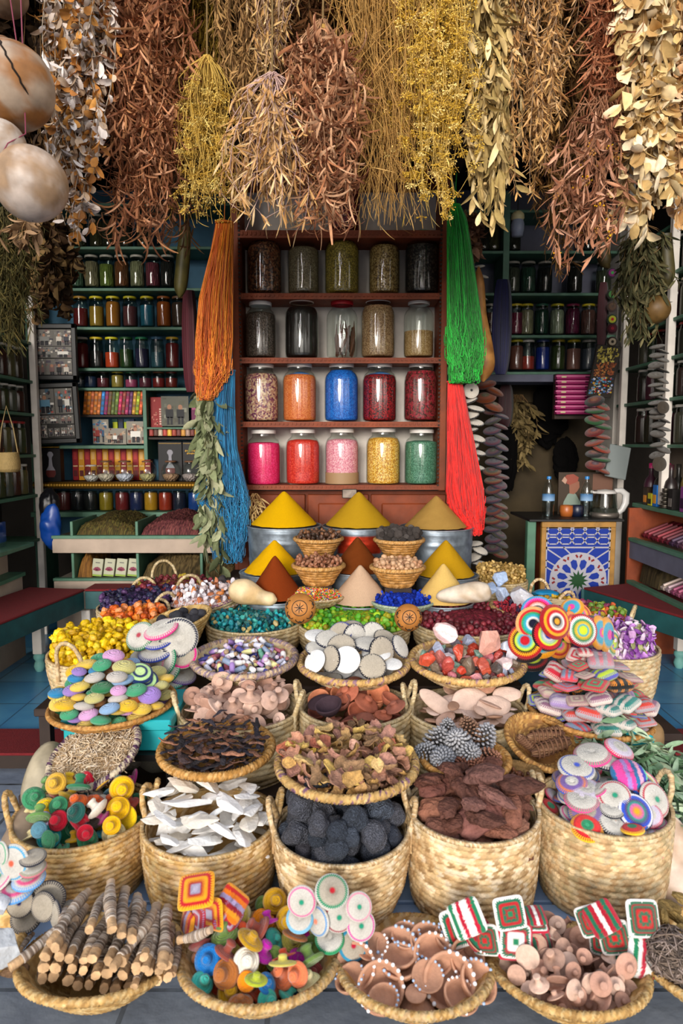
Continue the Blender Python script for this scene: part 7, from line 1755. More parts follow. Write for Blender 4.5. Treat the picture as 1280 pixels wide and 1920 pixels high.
# bundles of root fibre
for (px, py, rx, ang, lab) in ((1022, 1378, 36, 8, 'upper bundle of coiled brown roots in the small round tray'), (1032, 1400, 40, 16, 'lower bundle of coiled brown roots in the small round tray'), (985, 1392, 22, -40, 'loose brown root curl at the side of the small round tray')):
    c0 = P(px, py, 1.97 - (py - 1390) * .0012); s_ = S(px, py, c0.y); L = rx * s_; rgn = np.random.default_rng(px)
    n = 60; u = np.linspace(-1, 1, 14)[None]; a = rgn.uniform(0, 6.28, (n, 1)) + u * .8; rr = L * .30 * rgn.uniform(.5, 1, (n, 1)) * (1 - .45 * u ** 4)
    X = u * L * rgn.uniform(.8, 1, (n, 1)); pth = np.stack([X, rr * np.cos(a), rr * np.sin(a)], -1)
    mb = MB(); mb.strands(pth, .0032, pick(rgn, ['6c4c34', '7c5c44', '54382a', '8c6a50'], n), k=4)
    for k in range(7): mb.tube([(L * (-.7 + k * .23) + .003 * math.sin(q), L * .33 * math.cos(q), L * .33 * math.sin(q)) for q in np.linspace(0, 2 * PI, 16, endpoint=False)], .0034, 6, hx('6a4a36'), loop=True)
    o = mb.build('root_bundle', M_DRY, None, loc=c0); o.rotation_euler = (0, R_(-ang), R_(8)); tag(o, lab, 'root bundle', 'coiled root bundles')
# brown seeds in a bowl behind the pine cones
q5 = TR('low bowl of shiny brown seeds between the pine cones and the root tray', 966, 1452, 100, 1.84, H=.05, seed=46, rb=.5, cols=['8c6c40', 'a07c4c'])
BEAN = meshes(lambda k: MB().blob((1, .68, .6), 2, .08, k).mesh('brown_seed', M_SEED), 2)
scatter(heap(q5['c'], q5['R'], q5['z'], .03, 90, .0085, 3, floor=bowl_floor(q5)), 'brown_seed', BEAN, ['6c3c24', '7c4a2c', '5c3420'], 'shiny brown seed in the low bowl beside the root tray', 'seed', 'shiny brown seeds', 4)

# ================================================================= FOURTH ROW: TALL BASKETS OF CLAY
d1_ = tall_basket('tall pale basket of clay mushroom-shaped stamps', 450, 1327, 222, 2.20, .26, 6, cols=STRAWG, handles=(R_(195), R_(-12)), ns=64, rows=13)
d2_ = tall_basket('tall pale basket of dark and orange clay bowls', 666, 1322, 206, 2.20, .25, 7, cols=STRAWG, handles=(R_(172), R_(8)), ns=64, rows=13, taper=.93)
d3_ = tall_basket('tall pale basket of flat clay shapes', 874, 1330, 218, 2.20, .25, 8, cols=STRAWG, handles=(R_(170), R_(8)), ns=64, rows=13, taper=.93)
knobs(d1_, 84, .030, ['c4a08e', 'b8907e', 'd0b0a0', 'ac8472', 'c8a696'], None, 'clay stamp', 'clay stamp', 'clay stamps in the tall pale basket', 'the clay basket', 61, KC, mound=.03, z0=.0, facecam=.3)
rg = random.Random(19); items = []
for (x, y, z, r) in heap(d2_['c'], d2_['R'], d2_['z'] + .008, .045, 30, .036, 62, flat=.6):
    col, nm_ = rg.choice([('7c4438', 'dark red'), ('d08460', 'orange'), ('c87c58', 'orange'), ('8c5444', 'brown'), ('3c2c34', 'near-black'), ('a86048', 'rust')])
    o = obj('clay_dish', CB[0] if rg.random() < .6 else KC[1], None, (x, y, z), face_rot((rg.uniform(-.6, .6), rg.uniform(-.9, .3), rg.choice([1, 1, -1]))), None, r)
    o.color = (*(A(col) / A('b88a70') if o.data == CB[0] else A(col)), 1); items.append((o, f'{nm_} clay dish')); o['category'] = 'clay dish'; o['group'] = 'clay dishes in the tall basket'
rank_labels(items, 'the dish basket')
FL = meshes(lambda k: MB().blob((1, .45 + .18 * (k % 3), .16), 3, .06 + .04 * (k % 2), k + 40, (1, 1, 1), freq=.9).mesh('clay_piece', M_CLAY), 5)
items = []
for (x, y, z, r) in heap(d3_['c'], d3_['R'], d3_['z'] + .005, .055, 56, .034, 63, flat=.45):
    col = rg.choice(['ccac9a', 'c09c8a', 'd8bcae', 'b08870', 'd0b4a6']); o = obj('clay_piece', rg.choice(FL), None, (x, y, z), (rg.uniform(-.5, .3), rg.uniform(-.4, .4), rg.uniform(0, 6.28)), col, r * 1.15)
    items.append((o, 'flat clay piece')); o['category'] = 'clay piece'; o['group'] = 'flat clay pieces in the tall basket'
for (px, py, rp, e, nm_) in ((905, 1285, 26, (.5, 0, .2), 'round terracotta disc'), (820, 1318, 38, (.6, .5, -.4), 'long thin clay piece'), (880, 1312, 36, (.8, 0, .3), 'leaf-shaped clay piece'), (925, 1325, 34, (.7, 0, .2), 'fish-shaped clay piece'), (950, 1302, 28, (.5, 0, .1), 'flat clay piece')):
    o = obj('clay_piece', FL[2 if 'disc' in nm_ else (0 if 'thin' in nm_ else 1)], None, P(px, py, 2.2 + (1320 - py) / 1280 * 3 - .02), e, 'b88870' if 'disc' in nm_ else 'ccb0a0', rp * S(px, py, 2.2)); o['category'] = 'clay piece'; o['group'] = 'flat clay pieces in the tall basket'; items.append((o, nm_))
rank_labels(items, 'the clay piece basket')

# ================================================================= FIFTH ROW: ROUND TRAYS
GLR = ['d8b478', 'c8a060', 'b8905a', 'd8b478', 'c8a060', 'd0ac70', 'c09860', '94707c']
e1_ = TR('round tray of small coloured vials with a purple striped rim', 458, 1232, 198, 2.42, H=.07, seed=51, rb=.5, rimcols=['b8a088', '8c7888', 'b89878', '94808c', 'c8b090'], rimr=.012, tilt=(R_(4), 0), cols=STRAWG)
e2_ = TR('round tray of white crocheted discs with black stitching', 663, 1240, 208, 2.42, H=.07, seed=52, rb=.5, rimcols=GLR, rimr=.012, tilt=(R_(4), 0))
e3_ = TR('round tray of crystals and red jasper stones', 875, 1238, 214, 2.42, H=.07, seed=53, rb=.5, rimcols=GLR, rimr=.012, tilt=(R_(4), 0))
def vial():
    pr = [(0, -1), (.36, -1), (.42, -.96), (.42, .35), (.36, .5), (.3, .55), (.3, .6)]
    return MB().lathe(pr, 16, [1, 1, 1]).mesh('vial_body', M_OBJ), MB().lathe([(.34, .55), (.34, .95), (.30, 1), (0, 1)], 16, [1, 1, 1]).mesh('vial_cap', M_OBJ)
VB, VC_ = vial(); rg = random.Random(6); items = []
VCOL = [('b8a8d8', 'lilac'), ('a080c0', 'violet'), ('d8a8c0', 'pink'), ('e0d898', 'lemon'), ('d8d8e0', 'white'), ('c8c8dc', 'pearl'), ('484890', 'indigo'), ('a8586c', 'rose-red'), ('b088c0', 'orchid'), ('7c8ca8', 'grey-blue'), ('e8e4e4', 'milky'), ('58907c', 'green')]
for (x, y, z, r) in heap(e1_['c'], e1_['R'], e1_['z'], .02, 200, .0165, 71, flat=.8, floor=bowl_floor(e1_)):
    col, nm_ = rg.choice(VCOL); t = thing('glass_vial', '', 'vial', (x, y, z), face_rot((rg.uniform(-1, 1), rg.uniform(-1, 1), rg.uniform(-.1, .7))), 'coloured vials in the round tray'); t.scale = (r * 1.25,) * 3
    obj('vial_body', VB, t, color=col); obj('vial_cap', VC_, t, color=rg.choice(['94605c', 'c8b8c8', '9c8468', col])); items.append((t, nm_ + ' vial'))
    t['label'] = f'small {nm_} glass vial lying in the purple-rimmed round tray'; t['group'] = f'{nm_} vials in the round tray'
WD = [pillow(((.9, WH), (1, WH)), .17, edge='141a34', ribs=36), pillow(((1, WB),), .17, edge='101424', ribs=36), pillow(((1, 'e4e4e4'),), .17, ribs=36), pillow(((.9, WB), (1, '1c2c88')), .17, edge='1c2c88', ribs=36)]
wd = [(650, 1237, 24, (0, -1, .35), 2, -.12), (698, 1250, 25, (.1, -.8, .7), 1, -.12), (640, 1212, 26, (-.1, -.7, .8), 1, -.06), (598, 1218, 25, (.2, -.35, 1), 0, -.03), (596, 1192, 24, (.1, -.2, 1), 2, .05), (636, 1190, 25, (-.5, -.7, .6), 3, .03), (665, 1196, 26, (.7, -1, .3), 0, .02), (690, 1208, 27, (.1, -.2, 1), 0, -.03), (715, 1222, 28, (.7, -1, .3), 1, -.06), (700, 1190, 24, (.3, -.8, .5), 0, .06), (620, 1235, 24, (-1, -.9, .3), 1, -.10), (590, 1240, 22, (-.7, -.8, .7), 2, -.09), (735, 1245, 18, (0, -.3, 1), 2, -.08), (705, 1225, 26, (0, -.2, 1), 2, -.05), (618, 1198, 26, (0, -.4, 1), 0, .01), (722, 1198, 22, (.4, -.6, 1), 1, .04), (660, 1180, 22, (0, -.6, 1), 3, .08), (750, 1212, 22, (.8, -.5, .6), 0, .0)]
items = []
for (px, py, rpx, n, k, Yd) in wd:
    o = pad(px, py, 2.42 + Yd, rpx * 1.05, n, WD[k], '', 'white discs in the middle round tray', 'crochet disc', 0, 'crochet_disc'); items.append((o, ['white disc stitched black', 'beige disc stitched black', 'plain white disc', 'beige disc stitched blue'][k]))
for (x, y, z, r) in heap(e2_['c'], e2_['R'], e2_['z'], .01, 14, .042, 72, flat=.3, floor=bowl_floor(e2_)):
    o = obj('crochet_disc', WD[rg.randrange(3)], None, (x, y, z), face_rot((rg.uniform(-.3, .3), rg.uniform(-.4, .2), 1)), None, r); o['category'] = 'crochet disc'; o['group'] = 'white discs in the middle round tray'; items.append((o, 'white disc'))
rank_labels(items, 'the disc tray')
CRY = facet('crystal_stone', M_CRYST, 6, (1, .85, .75), 10, 3) + facet('crystal_stone', M_CRYST, 2, (1, .7, .6), 6, 90)
pos = heap(e3_['c'], e3_['R'], e3_['z'], .02, 110, .023, 73, flat=.8, floor=bowl_floor(e3_), rj=.4)
scatter([(x, y, z, r * 1.15) for x, y, z, r in pos], 'crystal_stone', CRY, ['b8402c', 'c85c44', 'd08c90', 'b86c74', 'a8b0c8', 'd8d4dc', '6c6470', '7c6c5c', '5c5450', '8cb0a0', 'b85048', 'c07068'], '', 'stone', 'stones in the crystal tray', 5, desc='stone', where='the crystal tray', nm=['red', 'orange-red', 'pink', 'rose', 'pale blue', 'white', 'slate', 'brown', 'dark grey', 'pale green', 'brick red', 'coral']) if False else None
items = []; rg = random.Random(5); cl = [('b8402c', 'red'), ('c85c44', 'orange-red'), ('d08c90', 'pink'), ('b86c74', 'rose'), ('a8b0c8', 'pale blue'), ('d8d4dc', 'white'), ('6c6470', 'slate'), ('7c6c5c', 'brown'), ('5c5450', 'dark grey'), ('8cb0a0', 'pale green'), ('b85048', 'brick red'), ('c07068', 'coral')]
for x, y, z, r in pos:
    col, nm_ = rg.choice(cl); o = obj('crystal_stone', rg.choice(CRY), None, (x, y, z), rnd_rot(rg), col, r * 1.15); o['category'] = 'stone'; o['group'] = 'stones in the crystal tray'; items.append((o, nm_ + ' stone'))
for (px, py, rp, c, nm_, Yd) in ((838, 1188, 29, 'e8c4c4', 'large pale pink quartz', .04), (914, 1205, 32, 'e0a898', 'large pink-orange crystal', .0), (950, 1212, 18, 'b8c0d0', 'clear bluish crystal', .02), (945, 1242, 19, 'd0b8b8', 'mottled pink stone', -.08), (907, 1250, 17, 'b04830', 'red jasper', -.12), (800, 1238, 17, 'c85038', 'red jasper', -.12), (860, 1225, 17, 'c84c34', 'red jasper', -.08)):
    o = obj('crystal_stone', CRY[int(px) % 8], None, P(px, py, 2.42 + Yd), rnd_rot(rg), c, rp * S(px, py, 2.42)); o['category'] = 'stone'; o['group'] = 'stones in the crystal tray'; items.append((o, nm_))
rank_labels(items, 'the crystal tray')

# ================================================================= SIXTH ROW: GREEN, TEAL AND RED HEAPS
def low_basket(lab, px, py, w, Y, H, seed, cols=STRAWG, **k): return tall_basket(lab, px, py, w, Y, H, seed, cols=cols, handles=(), rows=max(4, int(H / .016)), ns=70, depth=.03, taper=.9, group='low straw baskets', **k)
f1_ = low_basket('low straw basket of teal dyed crystals', 477, 1165, 176, 2.85, .11, 61)
f2_ = low_basket('low straw basket of bright green dyed stones', 664, 1168, 206, 2.85, .115, 62)
f3_ = low_basket('low straw basket of dark red dried rosehips', 882, 1166, 212, 2.85, .115, 63)
PEB = rock('pebble', M_SEED, 4, .18, (1, .85, .75), 2, 1.4)
def smallheap(b, n, r, cols, name, label, cat, grp, seed, h, ms=PEB, floor=None, zoff=.0, scale=1.0, sub=True):
    c = b['c']; R = b['R'] * .96
    fl = (lambda d, R_b: h * (1 - (d / R_b) ** 2)) 
    fill_stuff(name + '_mound', label.replace('small ', '') + ', rest of heap', c, R, b['rim'] - .012 + zoff, h, cols, seed, r * .8, m=M_DRY, cat=cat)
    rg = random.Random(seed)
    for (x, y, z, ri) in heap(c, R, b['rim'] - .012 + zoff, .0, n, r, seed, flat=.75, floor=lambda d, R_b: h * (1 - (d / R) ** 2), Rin=1.0, cand=30):
        o = obj(name, rg.choice(ms), None, (x, y, z - r * .25), rnd_rot(rg), rg.choice(cols), ri * scale); tag(o, label, cat, grp)
smallheap(f1_, 290, .0125, ['0c6878', '10808c', '084c5c', '1c98a0', '0c5c58', '3c9c94', 'a0905c'], 'teal_crystal', 'small teal dyed crystal lump in the heap behind the vials', 'crystal', 'teal crystal lumps', 81, .05, ms=facet('teal_crystal', M_SEED, 4, cuts=7, seed=20))
smallheap(f2_, 295, .0135, ['5cb020', '7cc830', '4c9418', 'a0c828', 'b8b020', '3c8c28', '8cc848', 'a89c20'], 'green_stone', 'small bright green dyed stone in the middle heap', 'stone', 'bright green stones', 82, .055)
smallheap(f3_, 295, .0125, ['5c1420', '70182c', '4c0f1a', '7c2434', '5c1c20', '842c34'], 'dried_rosehip', 'dark red dried rosehip in the heap behind the crystals', 'rosehip', 'dark red rosehips', 83, .055, ms=rock('dried_rosehip', M_SEED, 3, .06, (1, .82, .82), 2))
# little decorated gourd balls
for (px, py, r, lab) in ((563, 1141, 29, 'burnished orange gourd ball drawn with a black star, left of the green heap'), (765, 1158, 26, 'burnished orange gourd ball drawn with a black star, right of the green heap')):
    Y = 2.60; c0 = P(px, py, Y); R = r * S(px, py, Y); t = thing('gourd_ball', lab, 'gourd', c0, (R_(8), 0, 0), 'star-marked gourd balls')
    MB().lathe([(R * math.sin(a), R * math.cos(a)) for a in np.linspace(0.001, PI - .001, 30)], 40, A('b07438')).build('skin', M_GOURD, t)
    mb = MB(); ce = Vector((0, -.92, .40)).normalized(); e1 = ce.cross(Vector((0, 0, 1))).normalized(); e2 = e1.cross(ce).normalized()
    def onb(a, d): v = ce * math.cos(d) + (e1 * math.cos(a) + e2 * math.sin(a)) * math.sin(d); return tuple(v * R * 1.004)
    for k in range(4):
        a = k * PI / 4 + .1; mb.tube([onb(a, d) for d in np.linspace(-.36, .36, 9)], [.0006, .0012, .0018, .0014, .001, .0014, .0018, .0012, .0006], 5, hx('14100c'))
    mb.tube([onb(a, .50) for a in np.linspace(0, 2 * PI, 40, endpoint=False)], .0016, 5, hx('14100c'), loop=True)
    for k in range(5):
        a0 = -PI / 2 + (k - 2) * .95; mb.tube([onb(a0 + .34 * math.cos(q), .86 + .22 * math.sin(q)) for q in np.linspace(0, PI, 12)], .0017, 5, hx('14100c'))
        mb.tube([onb(a0 - .1, 1.08), onb(a0, .98), onb(a0 + .1, 1.08)], .004, 5, hx('14100c'))
    mb.build('burnt_drawing', M_VC, t)
# squashes and the pale green gourd
gourd('pale butternut-shaped gourd left of the spice cones', [P(431, 1108, 2.93), P(440, 1108, 2.92), P(460, 1110, 2.90), P(490, 1120, 2.90), P(510, 1124, 2.90), P(519, 1125, 2.90)], [.008, .044, .056, .034, .028, .006], 'd8c098', spots='c8a878', name='butternut_gourd')
gourd('mottled white oval gourd right of the pale yellow cone', [P(818, 1120, 2.93), P(828, 1118, 2.92), P(860, 1114, 2.90), P(895, 1110, 2.90), P(914, 1112, 2.90), P(921, 1112, 2.90)], [.006, .026, .040, .046, .034, .006], 'd0c4b4', spots='b8a48c', name='oval_gourd')
o = MB().blob((.040, .040, .030), 3, .02, 4, 'b8c48c').build('pale_gourd', M_GOURD, None, loc=P(668, 1126, 2.99)); tag(o, 'small pale green round gourd at the foot of the beige cone', 'gourd')
# indigo lumps and sprinkles
g1_ = TR('shallow tray of vivid indigo blue lumps', 754, 1127, 120, 2.98, H=.04, seed=64, rb=.6, cols=['a8b8a0', '94a890', 'b8c0a8'], rimr=.006, name='straw_tray')
smallheap(g1_, 130, .0105, ['0c2c9c', '1034b4', '08207c', '1c44c8'], 'indigo_lump', 'vivid blue indigo lump in the shallow tray', 'indigo lump', 'indigo blue lumps', 84, .032, ms=facet('indigo_lump', M_STONE, 3, cuts=8, seed=40), zoff=.012)
g2_ = TR('shallow tray of tiny multicoloured beads', 588, 1116, 118, 3.02, H=.04, seed=65, rb=.6, rimr=.006)
rgn = np.random.default_rng(7); n = 2600; th = rgn.uniform(0, 6.28, n); d = np.sqrt(rgn.uniform(0, 1, n)) * g2_['R'] * .95; hz = .035 * (1 - (d / g2_['R']) ** 2)
mb = MB(); mb.balls(np.stack([d * np.cos(th), d * np.sin(th), hz + rgn.uniform(-.001, .002, n)], -1), .0034, pick(rgn, ['d82c20', 'e8c020', '38a030', 'e86c20', '2c60b0', 'f0e0b0', 'e83860', 'e8b010'], n)); mb.lathe([(g2_['R'] * .95, -.004), (g2_['R'] * .7, .016), (0, .033)], 40, A('b8742c'))
tag(mb.build('tiny_beads', M_VC, None, loc=(g2_['c'].x, g2_['c'].y, g2_['c'].z)), 'heap of tiny multicoloured beads in the shallow tray', 'beads', kind='stuff')

# ================================================================= ZINC TUBS, CONES OF SPICE, NUT BASKETS
def tub(label, px, py, w, Y, H, seed=0, red=False):
    c = P(px, py, Y); R = w / 2 * S(px, py, Y); rg = np.random.default_rng(seed)
    t = thing('zinc_tub', label, 'tub', (c.x, c.y, c.z - H), (0, 0, 0), 'galvanised zinc tubs')
    pr = [(0, 0), (R * .93, 0), (R * .94, .01)]
    for k in range(1, 30):
        z = H * k / 30; rib = .004 * math.exp(-((z - H * .35) / .006) ** 2) + .004 * math.exp(-((z - H * .72) / .006) ** 2) + .003 * math.exp(-((z - H * .92) / .005) ** 2); pr.append((R * (.94 + .05 * k / 30) + rib, z))
    pr += [(R, H), (R * .985, H), (R * .97, H * .8), (0, H * .8)]; pr = np.array(pr)
    th = np.linspace(0, 2 * PI, 64, endpoint=False); V = np.stack([pr[:, :1] * np.cos(th), pr[:, :1] * np.sin(th), pr[:, 1:2] + 0 * th], -1)
    C = np.broadcast_to(A('8c98a4'), V.shape).copy()
    if red: C[(V[..., 2] > H * .55) & (V[..., 2] < H * .88) & (V[..., 1] < 0) & (np.abs(V[..., 0]) < R * .55)] = hx('c83c20')
    MB().grid(V, C, wv=True).build('body', M_ZINC, t)
    MB().tube(circle(R * 1.0, H, 64), .0045, 8, A('9aa4ae'), loop=True).build('rolled_rim', M_ZINC, t)
    return c, R
def spice(label, px, apex, base, wpx, Y, c, seed=0, squash=1.0, steep=1.0):
    b = P(px, base, Y); R = wpx / 2 * S(px, base, Y); H = P(px, apex, Y).z - b.z + R * .06
    n = 44; u = np.linspace(0, 1, n); q_ = 1 - u; zz_ = 1 - np.sqrt(q_ ** 2 + .0036) + .06; prof = np.stack([R * q_, H * (zz_ - zz_[0]) / (zz_[-1] - zz_[0])], -1)
    th = np.linspace(0, 2 * PI, 72, endpoint=False); rr = prof[:, :1] * (1 + .015 * np.sin(3 * th + seed)[None])
    V = np.stack([rr * np.cos(th), rr * np.sin(th), prof[:, 1:2] + 0 * th], -1); V[..., 2] += (wobble(V * 40, seed) * .0018) * (u < .97)[:, None]
    V[-1] = [0, 0, H]
    o = MB().grid(V, A(c), wv=True).build('spice_cone', M_POWDER, None, loc=(b.x, b.y, b.z)); tag(o, label, 'ground spice', 'cones of ground spice', kind='stuff'); return b, R
IY = 3.62
for (px, w, py, red, lab, l2, c, ap, ba, cw) in ((533, 138, 985, 0, 'zinc tub under the bright yellow cone, leftmost of the back three', 'tall bright yellow cone of ground turmeric, back left', 'dcaa04', 925, 982, 122), (672, 136, 986, 1, 'zinc tub with a red patch under the olive-yellow cone', 'tall olive-yellow cone of ground spice in the back middle', 'b8901c', 926, 983, 122), (817, 138, 988, 0, 'zinc tub under the tan cone, rightmost of the back three', 'tall tan cone of ground spice, back right', 'a88444', 933, 986, 116)):
    tub(lab, px, py, w, IY, .275, px, red); spice(l2, px, ap, ba, cw, IY, c, px)
HY = 3.27
tub('lower zinc tub under the yellow cone behind the gourd', 512, 1072, 124, HY, .25, 4); spice('lower yellow cone of turmeric beside the almond basket', 515, 1016, 1070, 112, HY, 'dca804', 4)
tub('lower zinc tub under the dark yellow cone on the right', 838, 1078, 116, HY, .25, 5); spice('lower dark yellow cone on the right, beside the nutmegs', 835, 1016, 1075, 108, HY, 'b88c14', 5)
tub('zinc tub mostly hidden under the dark brown cone', 670, 1070, 104, 3.22, .25, 6); spice('dark brown cone of ground spice in the middle, between nut baskets', 670, 1010, 1068, 98, 3.22, '6c3410', 6)
GY = 3.03
tub('low zinc tub under the red-brown cone in front', 516, 1121, 112, GY, .18, 7); spice('red-brown cone of ground paprika nearest the butternut gourd', 516, 1045, 1116, 104, GY, '7c3410', 7)
tub('low zinc tub hidden under the beige cone', 674, 1128, 118, GY + .03, .17, 8); spice('pale beige cone of ground spice in the front middle', 675, 1063, 1124, 112, GY + .03, 'c8a88c', 8)
tub('low zinc tub hidden under the pale yellow cone', 830, 1128, 112, GY, .17, 9); spice('pale yellow cone of ground ginger in front, on the right', 830, 1060, 1124, 106, GY, 'd8b468', 9)
ALM = rock('almond', M_SEED, 3, .05, (1, .66, .55), 2); NUT = rock('nutmeg', M_SEED, 3, .05, (1, .86, .86), 2); KNB = rock('gall_nut', M_LAVA, 4, .12, (1, .95, .9), 3, 3.0)
def nut_basket(lab, px, py, w, Y, seed):
    return tray(lab, px, py, w, Y, H=.085, seed=seed, rb=.62, rimr=.009, rows=6, ns=44, cols=['b88444', 'c8965a', 'a07034'], rimcols=['c8965a', 'b88444', 'd4a86c'], name='coiled_basket', group='small coiled nut baskets', pw=.8)
for (px, py, w, Y, ms, cols, name, n, r, lab, l2) in ((597, 1060, 98, 3.07, ALM, ['8c5a40', '7c4c34', '9c6c50'], 'almond', 110, .0125, 'coiled basket of brown almonds', 'brown almond in the coiled basket beside the brown cone'),
                          (745, 1063, 102, 3.07, NUT, ['b8906c', 'c8a07c', 'a87c5c'], 'nutmeg', 110, .0125, 'coiled basket of pale nutmegs', 'pale round nutmeg in the coiled basket by the brown cone'),
                          (597, 1010, 92, 3.34, ALM, ['4c3428', '5c4030', '7c5438', '34261e'], 'dark_nut', 90, .0135, 'coiled basket of dark mixed nuts before the left tub', 'dark mixed nut in the upper left coiled basket'),
                          (748, 1012, 94, 3.34, KNB, ['6c6460', '7c7470', '5c5450'], 'gall_nut', 56, .018, 'coiled basket of grey knobbly balls before the right tub', 'grey knobbly ball in the upper right coiled basket')):
    b = nut_basket(lab, px, py, w, Y, px + int(Y * 10)); cat_ = name.replace('_', ' ')
    bx = boxo('stand_block', b['c'].x - .06, b['c'].x + .06, Y - .05, Y + .05, .452, b['c'].z - .087, M_DWOOD); tag(bx, 'dark wooden block under the ' + lab, 'block')
    fill_stuff(name + '_heap', l2.split(' in the')[0] + 's, the rest of that basket', b['c'], b['R'] * .95, b['rim'] - .02, .035, cols, px, .006, cat=cat_)
    rg = random.Random(px)
    for (x, y, z, ri) in heap(b['c'], b['R'], b['rim'] - .016, 0, n, r, px, flat=.75, floor=lambda d, R: .035 * (1 - (d / R) ** 2), Rin=.98, cand=30):
        o = obj(name, rg.choice(ms), None, (x, y, z), rnd_rot(rg), rg.choice(cols), ri); tag(o, l2, cat_, l2.split(' in the')[0] + 's')
# ================================================================= LEFT FLANK OF THE DISPLAY
ls = thing('side_stand', 'dark wooden side stand under the flower baskets on the left', 'stand', (-.95, 2.85, 0))
def ss(st_, x0, x1, y0, y1, z): boxo('tier', x0 - st_.location.x, x1 - st_.location.x, y0 - 2.85, y1 - 2.85, z - .03, z, M_DWOOD, st_, .004)
ss(ls, -1.15, -.63, 2.46, 2.80, .33); ss(ls, -1.15, -.63, 2.81, 3.60, .44)
for (x, y, z) in ((-1.12, 2.5, .3), (-.66, 2.5, .3), (-1.12, 3.5, .41), (-.66, 3.5, .41), (-1.12, 2.85, .41)): boxo('post', x - .02 + .95, x + .02 + .95, y - 2.85 - .02, y - 2.85 + .02, 0.081 if y > 2.72 else 0, z, M_DWOOD, ls)
FLW = rock('dried_flower', M_SEED, 4, .30, (1, .9, .75), 2, 2.6)
def flowers(b, n, r, cols, name, label, cat, grp, seed, h, **k): smallheap(b, n, r, cols, name, label, cat, grp, seed, h, ms=FLW, **k)
y1_ = tall_basket('big handled straw basket of yellow dried flowers on the left', 197, 1222, 200, 2.60, .175, 70, cols=STRAW[:3] + STRAWG[:2], handles=(R_(-105),), hh=.105, hw=.055, rows=10, ns=70)
flowers(y1_, 290, .0165, ['e8c008', 'd8ac08', 'f0d020', 'c09408', 'dcb410'], 'yellow_flower', 'yellow dried flower head in the big handled basket', 'dried flower', 'yellow dried flowers', 90, .085)
o1_ = tall_basket('straw basket of orange dried flowers behind the yellow ones', 252, 1166, 128, 2.92, .12, 71, cols=STRAWG, handles=(R_(60),), hh=.07, hw=.06, rows=7, ns=54)
flowers(o1_, 150, .0155, ['e8741c', 'd8601c', 'f08c30', 'b85018', 'e0905c'], 'orange_flower', 'orange dried flower head behind the yellow basket', 'dried flower', 'orange dried flowers', 91, .055)
v1_ = tall_basket('straw basket of dark violet dried flowers with coiled handles', 262, 1137, 150, 3.18, .13, 72, cols=STRAWG, handles=(R_(-40), R_(100)), hh=.10, hw=.065, rows=8, ns=54)
flowers(v1_, 220, .0145, ['241c3c', '302448', '1c1830', '40305c', '5c3c6c', '202440'], 'violet_flower', 'dark violet dried flower in the handled basket', 'dried flower', 'dark violet dried flowers', 92, .08)
w1_ = tall_basket('straw basket of dark red dried flowers below the counter', 330, 1106, 150, 3.44, .12, 73, cols=STRAWG, handles=(R_(-60), R_(120)), hh=.12, hw=.07, rows=7, ns=54)
flowers(w1_, 200, .014, ['6c2430', '84303c', '5c1c28', '7c3840', 'a89030', '742c30'], 'red_flower', 'dark red dried flower in the basket nearest the counter', 'dried flower', 'dark red dried flowers', 93, .06)
k1_ = TR('oval straw basket of dark charcoal balls behind the white pads', 330, 1162, 134, 2.76, H=.115, seed=74, rb=.45, tilt=(R_(6), R_(-13)), cols=['d0ac6c', 'c09858', 'dcbc80'], rimr=.006, pw=.9)
CHB = rock('charcoal_ball', mat('charcoal', 'obj', .85, var=.2, vscale=4, bump=('noise', 6, .5)), 3, .10, (1, .95, .85), 3, 1.4)
scatter(heap(k1_['c'], k1_['R'], k1_['z'] + .015, .02, 46, .022, 94, floor=bowl_floor(k1_)), 'charcoal_ball', CHB, ['34343c', '2c2c34', '3c3c44'], 'matt charcoal grey ball in the oval straw basket on the left', 'charcoal ball', 'charcoal grey balls', 4)
q1_ = TR('purple-edged straw tray of glassy orange and clear wrapped lumps', 398, 1124, 118, 3.02, H=.08, seed=75, rb=.5, tilt=(R_(4), R_(-14)), cols=STRAWG, rimcols=['846078', 'c8b08c', '745068'], rimr=.006)
QL = facet('amber_lump', M_CRYST, 5, (1, .7, .6), 9, 31)
smallheap(q1_, 110, .017, ['d0c8d0', 'c8b8b8', 'c87c40', 'd8d0d8', 'b8704c', 'e0dce4'], 'amber_lump', 'glassy clear or orange lump in the purple-edged tray on the left', 'resin lump', 'glassy lumps', 95, .06, ms=QL)
smallheap(dict(c=P(352, 1118, 3.12), R=.085, rim=P(352, 1128, 3.12).z), 60, .016, ['d8d0d8', 'c8845c', 'e0dce4', 'b86c48'], 'amber_lump', 'glassy lump spilling beside the coiled basket handles', 'resin lump', 'spilled glassy lumps', 96, .05, ms=QL)
g3_ = TR('straw tray of grey knobbly balls beside the blue yarn', 428, 1100, 90, 3.26, H=.06, seed=76, rb=.5, cols=STRAWG, rimr=.006)
scatter(heap(g3_['c'], g3_['R'], g3_['z'] + .01, .01, 44, .020, 97, floor=bowl_floor(g3_)), 'gall_nut', KNB, ['7c7478', '8c8488', '6c6468'], 'grey knobbly ball in the tray beside the blue yarn', 'gall nut', 'grey knobbly balls by the blue yarn', 6)
bx = boxo('stand_block', q1_['c'].x - .12, q1_['c'].x + .04, 2.96, 3.40, .445, q1_['c'].z - .10, M_DWOOD); tag(bx, 'dark block under the purple-edged tray and the grey balls', 'block')

